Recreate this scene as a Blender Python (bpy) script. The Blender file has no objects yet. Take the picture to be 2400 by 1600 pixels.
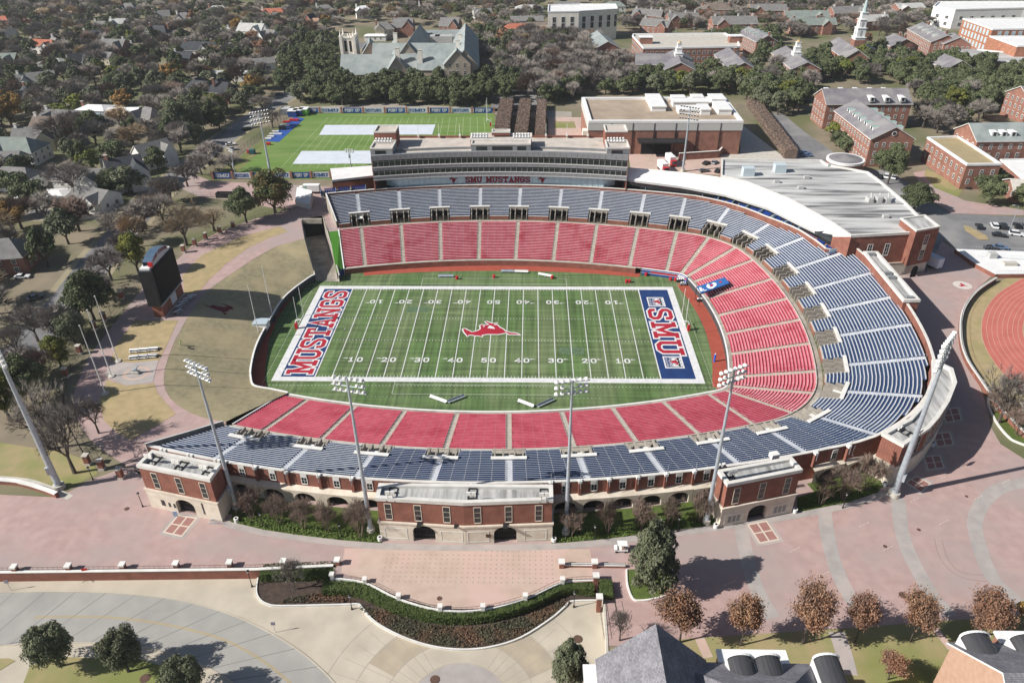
import bpy, math, random
import numpy as np
from math import sin, cos, pi, radians, sqrt, atan2, asin, degrees, hypot
from mathutils import Vector, Matrix, geometry
random.seed(7)
SC = bpy.context.scene
COL = SC.collection

# ---------------------------------------------------------------- camera, sky, sun, exposure
F_PX, CAM = 1717.41, Vector((11.34, -182.053, 111.952))
PITCH, YAW, ROLL = 0.567529, -0.0292585, -0.0108746
_F = Vector((sin(YAW)*cos(PITCH), cos(YAW)*cos(PITCH), -sin(PITCH)))
_R = _F.cross(Vector((0, 0, 1))).normalized()
_U = _R.cross(_F)
_R, _U = cos(ROLL)*_R+sin(ROLL)*_U, -sin(ROLL)*_R+cos(ROLL)*_U
cd = bpy.data.cameras.new('camera')
cam = bpy.data.objects.new('camera', cd)
COL.objects.link(cam)
cd.sensor_fit = 'HORIZONTAL'; cd.sensor_width = 36; cd.lens = F_PX/2400*36
cd.clip_start = 1; cd.clip_end = 12000
cam.matrix_world = Matrix.Translation(CAM) @ Matrix((_R, _U, -_F)).transposed().to_4x4()
SC.camera = cam

SUNV = Vector((-3.984, -1.11, 3.05)).normalized()
W = bpy.data.worlds.new('World'); SC.world = W; W.use_nodes = True
nt = W.node_tree
sky = nt.nodes.new('ShaderNodeTexSky'); sky.sky_type = 'NISHITA'; sky.sun_disc = False
sky.sun_elevation = asin(SUNV.z); sky.sun_rotation = atan2(SUNV.x, SUNV.y)
sky.air_density = 1.0; sky.dust_density = 1.0; sky.ozone_density = 1.0
nt.links.new(sky.outputs[0], nt.nodes['Background'].inputs[0])
nt.nodes['Background'].inputs[1].default_value = 0.055
sl = bpy.data.lights.new('sun', 'SUN'); sl.energy = 4.8; sl.angle = radians(0.5); sl.color = (1, .955, .89)
so = bpy.data.objects.new('sun', sl); COL.objects.link(so)
so.rotation_euler = SUNV.to_track_quat('Z', 'Y').to_euler(); so.location = (0, 0, 300)
SC.view_settings.view_transform = 'Standard'; SC.view_settings.look = 'None'
SC.view_settings.exposure = 0.4; SC.view_settings.gamma = 1
SC.view_settings.use_curve_mapping = False

# ---------------------------------------------------------------- survey: a photo measurement -> a point of the place at a known height
G = 7.4          # street level (the pitch lies at 0, sunk below it)
LOW = 5.4        # the lower drive in front of the stadium
def at(u, v, z=G):
    d = _F + _R*((u-1200)/F_PX) + _U*((800-v)/F_PX)
    t = (z-CAM.z)/d.z
    p = CAM + d*t
    return Vector((p.x, p.y, z))
def ats(pts, z=G): return [at(u, v, z) for u, v in pts]

# ---------------------------------------------------------------- object helpers
def tag(o, label=None, cat=None, group=None, kind=None):
    if label: o['label'] = label
    if cat: o['category'] = cat
    if group: o['group'] = group
    if kind: o['kind'] = kind
    return o
ROOT = {}
def thing(name, label, cat, loc=(0, 0, 0), group=None):
    o = bpy.data.objects.new(name, None); COL.objects.link(o)
    o.empty_display_size = .5
    o.location = Vector(loc); ROOT[o.name] = Vector(loc)
    return tag(o, label, cat, group)
class MB:
    def __init__(s): s.v = []; s.f = []; s.m = []
    def face(s, pts, m=0):
        n = len(s.v); s.v += [tuple(p) for p in pts]; s.f.append(tuple(range(n, n+len(pts)))); s.m.append(m)
    def box(s, x0, x1, y0, y1, z0, z1, m=0, top=None):
        n = len(s.v)
        s.v += [(x0,y0,z0),(x1,y0,z0),(x1,y1,z0),(x0,y1,z0),(x0,y0,z1),(x1,y0,z1),(x1,y1,z1),(x0,y1,z1)]
        for q, mm in (((0,3,2,1),m),((4,5,6,7),m if top is None else top),((0,1,5,4),m),((1,2,6,5),m),((2,3,7,6),m),((3,0,4,7),m)):
            s.f.append(tuple(n+i for i in q)); s.m.append(mm)
    def obox(s, c, t, n_, L, D, H, m=0, top=None):
        # box centred at c (bottom), along t length L, along n depth D, height H
        c = Vector(c); t = Vector((t[0], t[1], 0)).normalized(); n_ = Vector((n_[0], n_[1], 0)).normalized()
        P = [c+t*(a*L/2)+n_*(b*D/2) for a, b in ((-1,-1),(1,-1),(1,1),(-1,1))]
        s.prism([(p.x, p.y) for p in P], c.z, c.z+H, m, top)
    def prism(s, poly, z0, z1, m=0, top=None, bottom=True):
        a = sum(poly[i-1][0]*poly[i][1]-poly[i][0]*poly[i-1][1] for i in range(len(poly)))
        if a < 0: poly = poly[::-1]
        k = len(poly); n = len(s.v)
        s.v += [(p[0], p[1], z0) for p in poly]+[(p[0], p[1], z1) for p in poly]
        for i in range(k):
            j = (i+1) % k
            s.f.append((n+i, n+j, n+k+j, n+k+i)); s.m.append(m)
        s.f.append(tuple(n+k+i for i in range(k))); s.m.append(m if top is None else top)
        if bottom: s.f.append(tuple(n+k-1-i for i in range(k))); s.m.append(m)
    def tube(s, p0, p1, r0, r1=None, n=8, m=0, cap=True):
        p0 = Vector(p0); p1 = Vector(p1); r1 = r0 if r1 is None else r1
        d = (p1-p0).normalized(); a = d.orthogonal().normalized(); b = d.cross(a)
        k = len(s.v)
        for p, r in ((p0, r0), (p1, r1)):
            s.v += [tuple(p+(a*cos(2*pi*i/n)+b*sin(2*pi*i/n))*r) for i in range(n)]
        for i in range(n):
            j = (i+1) % n
            s.f.append((k+i, k+j, k+n+j, k+n+i)); s.m.append(m)
        if cap:
            s.f.append(tuple(k+n-1-i for i in range(n))); s.m.append(m)
            s.f.append(tuple(k+n+i for i in range(n))); s.m.append(m)
    def poly(s, pts, m=0):
        # flat (possibly concave) polygon
        pts = [Vector(p) for p in pts]
        tris = geometry.tessellate_polygon([pts]); n = len(s.v); s.v += [tuple(p) for p in pts]
        for t in tris:
            a, b, c = (pts[i] for i in t)
            nz = (b-a).cross(c-a).z
            s.f.append(tuple(n+i for i in (t if nz >= 0 else t[::-1]))); s.m.append(m)
    def strip(s, A, B, m=0):
        n = len(s.v); k = len(A); s.v += [tuple(p) for p in A]+[tuple(p) for p in B]
        for i in range(k-1): s.f.append((n+i, n+i+1, n+k+i+1, n+k+i)); s.m.append(m)
    def sphere(s, c, r, nu=8, nv=6, m=0, sq=(1,1,1)):
        c = Vector(c); k = len(s.v)
        for j in range(nv+1):
            th = pi*j/nv
            for i in range(nu):
                a = 2*pi*i/nu; s.v.append((c.x+r*sq[0]*sin(th)*cos(a), c.y+r*sq[1]*sin(th)*sin(a), c.z+r*sq[2]*cos(th)))
        for j in range(nv):
            for i in range(nu):
                i2 = (i+1) % nu
                s.f.append((k+j*nu+i, k+(j+1)*nu+i, k+(j+1)*nu+i2, k+j*nu+i2)); s.m.append(m)
    def build(s, name, mats, parent=None, loc=None, smooth=False, local=False):
        if not isinstance(mats, (list, tuple)): mats = [mats]
        V = np.array(s.v, dtype=np.float64).reshape(-1, 3)
        if parent is not None: base = np.zeros(3) if local else np.array(ROOT[parent.name])
        elif loc is not None: base = np.array(loc, dtype=float)
        elif local: base = np.zeros(3)
        else:
            lo, hi = V.min(0), V.max(0); base = np.array(((lo[0]+hi[0])/2, (lo[1]+hi[1])/2, lo[2]))
        me = bpy.data.meshes.new(name)
        me.from_pydata((V-base).tolist(), [], s.f)
        for x in mats: me.materials.append(x)
        if len(mats) > 1: me.polygons.foreach_set('material_index', s.m)
        if smooth: me.polygons.foreach_set('use_smooth', [True]*len(s.f))
        o = bpy.data.objects.new(name, me); COL.objects.link(o)
        if parent is not None: o.parent = parent; ROOT[o.name] = ROOT[parent.name]
        else: o.location = base.tolist(); ROOT[o.name] = Vector(base.tolist())
        return o
def kids(o): return [c for c in bpy.data.objects if c.parent == o]
def copy_tree(o, ch, parent=None):
    c = o.copy(); COL.objects.link(c)
    if parent is not None: c.parent = parent
    for k, sub in ch:
        copy_tree(k, sub, c)
    return c
def tree_of(o): return [(k, tree_of(k)) for k in o.children]
_TC = {}
def dup(o, loc, rz=0.0, label=None, group=None, sc=None):
    if o.name not in _TC:
        bpy.context.view_layer.update(); _TC[o.name] = tree_of(o)
    c = copy_tree(o, _TC[o.name])
    c.location = Vector(loc); c.rotation_euler = (0, 0, rz)
    if sc is not None: c.scale = sc if hasattr(sc, '__len__') else (sc, sc, sc)
    return tag(c, label, None, group)

# ---------------------------------------------------------------- materials
MATS = {}
def mat(name, c1, c2=None, scale=.3, rough=.85, lo=.35, hi=.65, detail=5, spec=.3, metal=0, c3=None, scale3=.05, stretch=None, rnd=0, bump=0, emit=0, lo3=.45, hi3=.62):
    if name in MATS: return MATS[name]
    m = bpy.data.materials.new(name); m.use_nodes = True; MATS[name] = m
    t = m.node_tree; N = t.nodes; L = t.links; b = N['Principled BSDF']
    b.inputs['Roughness'].default_value = rough; b.inputs['Metallic'].default_value = metal
    b.inputs['Specular IOR Level'].default_value = spec
    c1 = (*c1, 1)
    b.inputs['Base Color'].default_value = c1
    out = None
    if c2 is not None or bump or rnd:
        geo = N.new('ShaderNodeNewGeometry'); pos = geo.outputs['Position']
        if stretch:
            mp = N.new('ShaderNodeMapping'); mp.inputs['Scale'].default_value = stretch[:3]
            if len(stretch) > 3: mp.inputs['Rotation'].default_value = (0, 0, stretch[3])
            L.new(pos, mp.inputs[0]); pos = mp.outputs[0]
    def noise(sc, c, a0, a1, colA, det=detail):
        n = N.new('ShaderNodeTexNoise'); n.inputs['Scale'].default_value = sc; n.inputs['Detail'].default_value = det
        L.new(pos, n.inputs['Vector'])
        r = N.new('ShaderNodeMapRange'); r.inputs[1].default_value = a0; r.inputs[2].default_value = a1
        L.new(n.outputs[0], r.inputs[0])
        x = N.new('ShaderNodeMix'); x.data_type = 'RGBA'
        L.new(r.outputs[0], x.inputs[0])
        if isinstance(colA, tuple): x.inputs[6].default_value = colA
        else: L.new(colA, x.inputs[6])
        x.inputs[7].default_value = (*c, 1)
        return x.outputs[2], n
    nz = None
    if c2 is not None: out, nz = noise(scale, c2, lo, hi, c1)
    if c3 is not None: out, _ = noise(scale3, c3, lo3, hi3, out)
    if rnd:
        oi = N.new('ShaderNodeObjectInfo'); r = N.new('ShaderNodeMapRange')
        r.inputs[3].default_value = 1-rnd; r.inputs[4].default_value = 1+rnd
        L.new(oi.outputs['Random'], r.inputs[0])
        h = N.new('ShaderNodeHueSaturation'); L.new(r.outputs[0], h.inputs['Value'])
        r2 = N.new('ShaderNodeMapRange'); r2.inputs[3].default_value = .5-rnd*.05; r2.inputs[4].default_value = .5+rnd*.05
        mm = N.new('ShaderNodeMath'); mm.operation = 'FRACT'; m2 = N.new('ShaderNodeMath'); m2.operation = 'MULTIPLY'; m2.inputs[1].default_value = 7.3
        L.new(oi.outputs['Random'], m2.inputs[0]); L.new(m2.outputs[0], mm.inputs[0]); L.new(mm.outputs[0], r2.inputs[0]); L.new(r2.outputs[0], h.inputs['Hue'])
        if out is None: h.inputs['Color'].default_value = c1
        else: L.new(out, h.inputs['Color'])
        out = h.outputs[0]
    if out is not None: L.new(out, b.inputs['Base Color'])
    if bump:
        if nz is None:
            nz = N.new('ShaderNodeTexNoise'); nz.inputs['Scale'].default_value = scale; L.new(pos, nz.inputs['Vector'])
        bp = N.new('ShaderNodeBump'); bp.inputs['Strength'].default_value = bump; bp.inputs['Distance'].default_value = .1
        L.new(nz.outputs[0], bp.inputs['Height']); L.new(bp.outputs[0], b.inputs['Normal'])
    if emit:
        b.inputs['Emission Color'].default_value = c1; b.inputs['Emission Strength'].default_value = emit
    return m
def brickmat(name, c1, c2, mortar, scale=3.2, rough=.9, noise_c=None):
    m = bpy.data.materials.new(name); m.use_nodes = True; MATS[name] = m
    t = m.node_tree; N = t.nodes; L = t.links; b = N['Principled BSDF']
    b.inputs['Roughness'].default_value = rough; b.inputs['Specular IOR Level'].default_value = .2
    geo = N.new('ShaderNodeNewGeometry')
    # course height along z, bricks along the horizontal of the wall
    sx = N.new('ShaderNodeSeparateXYZ'); L.new(geo.outputs['Position'], sx.inputs[0])
    ad = N.new('ShaderNodeMath'); ad.operation = 'ADD'; L.new(sx.outputs[0], ad.inputs[0]); L.new(sx.outputs[1], ad.inputs[1])
    cb = N.new('ShaderNodeCombineXYZ'); L.new(ad.outputs[0], cb.inputs[0]); L.new(sx.outputs[2], cb.inputs[1])
    br = N.new('ShaderNodeTexBrick'); br.inputs['Scale'].default_value = scale
    br.inputs['Color1'].default_value = (*c1, 1); br.inputs['Color2'].default_value = (*c2, 1); br.inputs['Mortar'].default_value = (*mortar, 1)
    br.inputs['Mortar Size'].default_value = .025; br.inputs['Bias'].default_value = 0
    L.new(cb.outputs[0], br.inputs['Vector'])
    n = N.new('ShaderNodeTexNoise'); n.inputs['Scale'].default_value = .45; n.inputs['Detail'].default_value = 6
    L.new(geo.outputs['Position'], n.inputs['Vector'])
    r = N.new('ShaderNodeMapRange'); r.inputs[1].default_value = .3; r.inputs[2].default_value = .7; r.inputs[3].default_value = .8; r.inputs[4].default_value = 1.2
    L.new(n.outputs[0], r.inputs[0])
    h = N.new('ShaderNodeHueSaturation'); L.new(r.outputs[0], h.inputs['Value']); L.new(br.outputs['Color'], h.inputs['Color'])
    L.new(h.outputs[0], b.inputs['Base Color'])
    return m
BRICK = brickmat('stadium_brick', (.27, .085, .055), (.19, .06, .042), (.3, .2, .16))
BRICK2 = brickmat('campus_brick', (.3, .12, .085), (.23, .09, .065), (.34, .25, .2))
BRICK3 = brickmat('orange_brick', (.42, .17, .1), (.36, .14, .08), (.42, .26, .18))
STONE = mat('cast_stone', (.72, .65, .55), (.62, .55, .45), .8, .85, c3=(.48, .42, .34), scale3=.25, lo3=.5, hi3=.85)
WHITE = mat('white_paint', (.78, .77, .74), (.68, .67, .63), .5, .7)
PUREW = mat('bright_white', (.82, .82, .81), (.74, .74, .73), .3, .6)
CONC = mat('concrete', (.44, .40, .34), (.35, .32, .27), .6, .9, c3=(.26, .235, .2), scale3=.15)
CONCL = mat('pale_concrete', (.56, .53, .47), (.46, .43, .38), .7, .9)
GALV = mat('galvanised_steel', (.5, .55, .6), (.4, .45, .5), 1.5, .45, metal=.35)
DKMET = mat('dark_metal', (.025, .025, .028), rough=.5)
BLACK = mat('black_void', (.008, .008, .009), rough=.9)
GLASS = mat('dark_glass', (.012, .015, .018), (.03, .035, .04), .35, .08, spec=.6)
GLASSB = mat('light_glass', (.42, .58, .66), (.5, .64, .7), .5, .12, spec=.6)
GREYM = mat('grey_panel', (.26, .27, .28), (.22, .23, .24), .5, .5, spec=.5)
REDW = mat('red_metal', (.5, .02, .03), rough=.5)
BLUEW = mat('blue_paint', (.02, .07, .28), (.015, .055, .22), .5, .6)
# ================================================================ the pitch
TURF = mat('artificial_turf', (.105, .17, .058), (.072, .128, .042), .35, .95, lo=.3, hi=.7, stretch=(1, .35, 1), c3=(.14, .185, .085), scale3=.09, lo3=.42, hi3=.62)
# faint cross-hatched wear over the turf
_t = TURF.node_tree; _b = _t.nodes['Principled BSDF']; _src = _b.inputs['Base Color'].links[0].from_socket
_hs = _t.nodes.new('ShaderNodeHueSaturation'); _g = _t.nodes.new('ShaderNodeNewGeometry')
_acc = None
for _sc in ((.06, 1.3, 1), (1.6, .05, 1)):
    _m = _t.nodes.new('ShaderNodeMapping'); _m.inputs['Scale'].default_value = _sc; _t.links.new(_g.outputs['Position'], _m.inputs[0])
    _n = _t.nodes.new('ShaderNodeTexNoise'); _n.inputs['Scale'].default_value = .55; _n.inputs['Detail'].default_value = 4; _t.links.new(_m.outputs[0], _n.inputs['Vector'])
    if _acc is None: _acc = _n
    else:
        _a = _t.nodes.new('ShaderNodeMath'); _a.operation = 'ADD'; _t.links.new(_acc.outputs[0], _a.inputs[0]); _t.links.new(_n.outputs[0], _a.inputs[1]); _acc = _a
_r = _t.nodes.new('ShaderNodeMapRange'); _r.inputs[1].default_value = .75; _r.inputs[2].default_value = 1.25; _r.inputs[3].default_value = .62; _r.inputs[4].default_value = 1.4
_t.links.new(_acc.outputs[0], _r.inputs[0]); _t.links.new(_r.outputs[0], _hs.inputs['Value']); _t.links.new(_src, _hs.inputs['Color']); _t.links.new(_hs.outputs[0], _b.inputs['Base Color'])
LINE = mat('field_white', (.72, .72, .72), (.6, .6, .6), .8, .9)
NAVY = mat('endzone_blue', (.012, .045, .16), (.009, .034, .13), .4, .9)
CRIM = mat('logo_red', (.42, .018, .04), (.34, .014, .03), .5, .9)
RUBBER = mat('red_rubber', (.38, .085, .055), (.33, .07, .045), .4, .9)

# ---- bowl geometry: arcs of 188 m along the sides, 107 m at the closed end, small fillets; offset d outwards
RS, YS, RE, XE, RF = 188.0, 146.8, 107.0, -41.3, 5.0
def _fillet():
    # centre at distance RS-RF from (0,YS) and RE-RF from (XE,0), lower right
    a, b = RS-RF, RE-RF
    dx, dy = XE, -YS
    D = hypot(dx, dy); q = (a*a-b*b+D*D)/(2*D); hh = sqrt(a*a-q*q)
    ux, uy = dx/D, dy/D
    c = [(ux*q-uy*hh*s, YS+uy*q+ux*hh*s) for s in (1, -1)]
    return max(c, key=lambda p: p[0])
FX, FY = _fillet()
TH1 = degrees(atan2(FY-YS, FX)); TH2 = degrees(atan2(FY, FX-XE))
def PT(th, d, z=0.0):
    """point on the bowl curve; th is the outward direction in degrees: -90 near touch-line, 0 closed end, 90 far touch-line"""
    a = abs(th); s = 1 if th >= 0 else -1; t = -a
    r = radians(t)
    if t < TH1: x, y = (RS+d)*cos(r), YS+(RS+d)*sin(r)
    elif t < TH2: x, y = FX+(RF+d)*cos(r), FY+(RF+d)*sin(r)
    else: x, y = XE+(RE+d)*cos(r), (RE+d)*sin(r)
    return Vector((x, -s*y, z))
def RAD(th):
    t = -abs(th)
    return RS if t < TH1 else (RF if t < TH2 else RE)
def thx(x): return 90+degrees(asin(-x/RS))      # angle on the far side whose base point lies at x
def span(t0, t1, step=3.0, d=10):
    """angles from t0 to t1, dense enough for arcs"""
    out = [t0]; t = t0
    while t < t1-1e-6:
        dt = min(degrees(step/(RAD(t+1e-4)+d)), 5.0)
        nt_ = t+dt
        for k in (-TH1*-1, TH1, TH2, -TH2, -TH1):
            if t+1e-4 < k < nt_: nt_ = k
        if nt_ > t1-dt*.25: nt_ = t1
        t = nt_; out.append(t)
    return out
def curve(d, t0, t1, z=0.0, step=3.0): return [PT(t, d, z) for t in span(t0, t1, step)]
TL, TR = -thx(-50.2), thx(-50.2)               # open (left) ends of both stands
AX = [-43.7, -31.3, -18.9, -6.2, 6.2, 18.9, 31.3, 43.9, 55.6]
AISLES = [-thx(x) for x in AX]+[-55, -31, -14.06, -8.2, -2.7]
AISLES = AISLES+[-a for a in AISLES[::-1]]
def zred(d): return 2.05+(d-1.2)*.272
def dmax(th):
    """how far the upper tier reaches back"""
    if th > 8.5: return 37.2-3.2*max(0, 1-abs(th-34)/(22 if th < 34 else 38))**.8
    if th > -12: return 43.0
    if th > -20: return 43.0+(th+12)/8*.6
    if th > -70: return 42.4+(th+20)/50*4.2
    return 37.2+max(0, min(1, (th+80)/10))*1.0
def zblue(d): return 8.9+(d-22.3)*.303

pitch = MB()
pitch.poly(curve(1.0, TL-2.5, TR+2.5)+ats([(722, 655), (640, 730), (598, 790), (578, 850), (575, 880), (590, 905), (640, 918)], 0))
turf = tag(pitch.build('football_field', TURF, loc=(0, 0, 0)), 'green artificial turf football field sunk in the bowl', 'football field', kind='structure')
X0, X1, YH, YD = 45.72, 54.864, 24.384, .9144
def flat(m, x0, x1, y0, y1, z=.02): m.face([(x0, y0, z), (x1, y0, z), (x1, y1, z), (x0, y1, z)])
b = MB()
w = 2.0
flat(b, -X1-w, X1+w, YH, YH+w); flat(b, -X1-w, X1+w, -YH-w, -YH)
flat(b, -X1-w, -X1, -YH, YH); flat(b, X1, X1+w, -YH, YH)
b.build('border_line', LINE, turf)
b = MB(); lw = .11
for i in range(-9, 10): flat(b, i*5*YD-lw, i*5*YD+lw, -YH, YH)
for s in (-1, 1): flat(b, s*X0-.16, s*X0+.16, -YH, YH, .03)
for i in range(-49, 50):
    if i % 5:
        x = i*YD
        for y0, y1 in ((-YH, -YH+.9), (YH-.9, YH), (-6.4, -5.8), (5.8, 6.4)): flat(b, x-.055, x+.055, y0, y1)
    else:
        for y in (-6.1, 6.1): flat(b, i*YD-.4, i*YD+.4, y-.06, y+.06, .03)
for s in (-1, 1): flat(b, s*(X0-3*YD)-.06, s*(X0-3*YD)+.06, -.5, .5)
b.build('yard_lines', LINE, turf)
b = MB()
flat(b, -X1, -X0-.16, -YH, YH); flat(b, X0+.16, X1, -YH, YH)
b.build('end_zone', NAVY, turf)
b = MB()                                               # dashed restraining line and team boxes
for k in range(-66, 67):
    x = k*.93
    for y in (-YH-w-1.75, YH+w+1.75): flat(b, x-.22, x+.22, y-.08, y+.08)
for k in range(-27, 28):
    y = k*1.0
    for x in (-X1-w-1.9, X1+w+1.9): flat(b, x-.08, x+.08, y-.22, y+.22)
for s in (-1, 1):
    ya, yb = s*(YH+w+1.3), s*(YH+w+5.4)
    for y in (ya, yb): flat(b, -24, 23, min(y, y+.12), max(y, y+.12))
    for x in (-24, 23): flat(b, x-.06, x+.06, min(s*(YH+w), yb), max(s*(YH+w), yb))
    for k in range(-30, 30): flat(b, k-.2, k+.2, s*(YH+w+6.6)-.05, s*(YH+w+6.6)+.05)
b.build('sideline_marks', mat('faint_white', (.5, .54, .46)), turf)

# ---- block lettering made of strokes (grid 0..4 wide, 0..6 high)
GL = {
'S': ([[(3.6,4.6),(3.6,5.2),(3,6-.4),(1,5.6),(.4,5.0),(.4,4.0),(1,3.4),(3,2.6),(3.6,2.0),(3.6,1),(3,.4),(1,.4),(.4,.9),(.4,1.4)]], 4),
'M': ([[(.6,.4),(.6,5.6)],[(.6,5.6),(2.4,1.6),(4.2,5.6)],[(4.2,5.6),(4.2,.4)],[(0,.4),(1.3,.4)],[(3.5,.4),(4.8,.4)],[(0,5.6),(.9,5.6)],[(3.9,5.6),(4.8,5.6)]], 4.8),
'U': ([[(.6,5.6),(.6,1.2),(1.4,.4),(2.8,.4),(3.6,1.2),(3.6,5.6)],[(0,5.6),(1.3,5.6)],[(2.9,5.6),(4.2,5.6)]], 4.2),
'T': ([[(2,.4),(2,5.6)],[(.2,4.4),(.2,5.6),(3.8,5.6),(3.8,4.4)],[(1.2,.4),(2.8,.4)]], 4),
'A': ([[(.6,.4),(2.1,5.6),(3.6,.4)],[(1.2,2),(3,2)],[(0,.4),(1.3,.4)],[(2.9,.4),(4.2,.4)]], 4.2),
'N': ([[(.6,.4),(.6,5.6)],[(.6,5.6),(3.6,.4)],[(3.6,.4),(3.6,5.6)],[(0,.4),(1.3,.4)],[(2.9,5.6),(4.2,5.6)],[(0,5.6),(.9,5.6)]], 4.2),
'G': ([[(3.6,4.4),(3.6,5),(3,5.6),(1,5.6),(.4,5),(.4,1),(1,.4),(3,.4),(3.6,1),(3.6,2.8),(2.2,2.8)]], 4),
'F': ([[(.6,.4),(.6,5.6),(3.6,5.6)],[(.6,3.1),(2.8,3.1)]], 4), 'O': ([[(.5,1.1),(.5,4.9),(1.2,5.6),(2.8,5.6),(3.5,4.9),(3.5,1.1),(2.8,.4),(1.2,.4),(.5,1.1)]], 4),
'R': ([[(.6,.4),(.6,5.6),(3,5.6),(3.5,5),(3.5,3.7),(3,3.1),(.6,3.1)],[(2,3.1),(3.6,.4)]], 4), 'D': ([[(.6,.4),(.6,5.6),(2.7,5.6),(3.5,4.8),(3.5,1.2),(2.7,.4),(.6,.4)]], 4),
'I': ([[(1,.4),(1,5.6)]], 2), 'P': ([[(.6,.4),(.6,5.6),(3,5.6),(3.5,5),(3.5,3.5),(3,2.9),(.6,2.9)]], 4), 'Y': ([[(.4,5.6),(2,3),(3.6,5.6)],[(2,3),(2,.4)]], 4),
'0': ([[(.5,1.3),(.5,4.7),(1.3,5.6),(2.7,5.6),(3.5,4.7),(3.5,1.3),(2.7,.4),(1.3,.4),(.5,1.3)]], 4),
'1': ([[(.9,4.6),(2,5.6),(2,.4)],[(.9,.4),(3.1,.4)]], 4), '2': ([[(.5,4.5),(1.2,5.6),(2.8,5.6),(3.5,4.6),(3.2,3.4),(.6,.5),(3.6,.5)]], 4),
'3': ([[(.5,4.8),(1.3,5.6),(2.8,5.6),(3.5,4.7),(2.8,3.2),(1.8,3.1)],[(2.8,3.1),(3.6,2),(3.2,.8),(2.5,.4),(1.2,.4),(.4,1.3)]], 4),
'4': ([[(2.9,.4),(2.9,5.6),(.4,1.9),(3.8,1.9)]], 4), '5': ([[(3.4,5.6),(.8,5.6),(.6,3.3),(2.6,3.5),(3.5,2.6),(3.4,1.1),(2.5,.4),(1.2,.4),(.4,1.2)]], 4),
'6': ([[(3.3,5.2),(2.4,5.6),(1.2,5.2),(.5,3.5),(.5,1.3),(1.2,.4),(2.8,.4),(3.5,1.2),(3.4,2.5),(2.6,3.2),(.7,2.8)]], 4), ' ': ([], 2.4)}
def strokes(mb, poly, w, fn, m=0):
    """a thick mitred polyline through fn(x, y) -> 3D"""
    closed = poly[0] == poly[-1] and len(poly) > 2
    P = [Vector(p) for p in (poly[:-1] if closed else poly)]
    n = len(P); Lp = []; Rp = []
    for i in range(n):
        a = P[i-1] if (i > 0 or closed) else None; c = P[(i+1) % n] if (i < n-1 or closed) else None
        d1 = (P[i]-a).normalized() if a is not None else None; d2 = (c-P[i]).normalized() if c is not None else None
        p = P[i].copy()
        if d1 is None: d1 = d2; p -= d1*w*.5
        if d2 is None: d2 = d1; p += d1*w*.5
        nrm = Vector((-(d1+d2).y, (d1+d2).x)); nrm = nrm.normalized() if nrm.length > 1e-6 else Vector((-d1.y, d1.x))
        k = w/2/max(.45, nrm.dot(Vector((-d1.y, d1.x))))
        Lp.append(p+nrm*k); Rp.append(p-nrm*k)
    if closed: Lp.append(Lp[0]); Rp.append(Rp[0])
    for i in range(len(Lp)-1):
        mb.face([fn(*Rp[i]), fn(*Rp[i+1]), fn(*Lp[i+1]), fn(*Lp[i])], m)
def text(mb, s, w, fn, gap=.7, m=0, off=(0, 0, .003)):
    """write s; fn maps (x along 0..1 of the line, y 0..1) -> 3D"""
    tot = sum(GL[c][1] for c in s)+gap*(len(s)-1); x = 0
    for c in s:
        for k_, st in enumerate(GL[c][0]):
            o_ = Vector(off)*(k_+1)
            strokes(mb, [(px+x, py) for px, py in st], w, lambda a, b_: Vector(fn(a/tot, b_/6))+o_, m)
        x += GL[c][1]+gap
def fieldtext(s, x, y, dx, dy, L, H, z, w, mb, gap=.7):
    """lettering lying on the grass: origin x,y; (dx,dy) reading direction; L length, H height"""
    text(mb, s, w, lambda a, b_: (x+dx*a*L-dy*b_*H, y+dy*a*L+dx*b_*H, z), gap)
for wgt, z, mm, nm in ((1.75, .035, LINE, 'letter_outline'), (1.0, .05, CRIM, 'end_zone_letters')):
    b = MB()
    fieldtext('MUSTANGS', -X1+8.1, -22.6, 0, 1, 45.2, -6.7, z, wgt, b, .85) if False else fieldtext('MUSTANGS', -X0-1.1, -22.7, 0, 1, 45.4, 7.0, z, wgt, b, .9)
    fieldtext('SMU', X0+1.2, 12.2, 0, -1, 24.6, 7.0, z, wgt, b, 1.5)
    b.build(nm, mm, turf)
b = MB()
for i, s in ((-4, '10'), (-3, '20'), (-2, '30'), (-1, '40'), (0, '50'), (1, '40'), (2, '30'), (3, '20'), (4, '10')):
    x = i*10*YD
    for sg, yc in ((1, -YH+8.2), (-1, YH-8.2)):
        for j, c in enumerate(s):
            cx = x+sg*(-1.95 if j == 0 else .45)
            fieldtext(c, cx, yc-sg*1.0, sg, 0, 1.55, 2.1, .035, 1.1, b)
        if i:
            ax = x+(1 if i > 0 else -1)*3.0
            b.face([(ax-(.75 if i > 0 else -.75), yc+sg*.95, .035), (ax-(.75 if i > 0 else -.75), yc+sg*.5, .035), (ax+(.9 if i > 0 else -.9), yc+sg*.72, .035)])
b.build('yard_number', LINE, turf)
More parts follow.
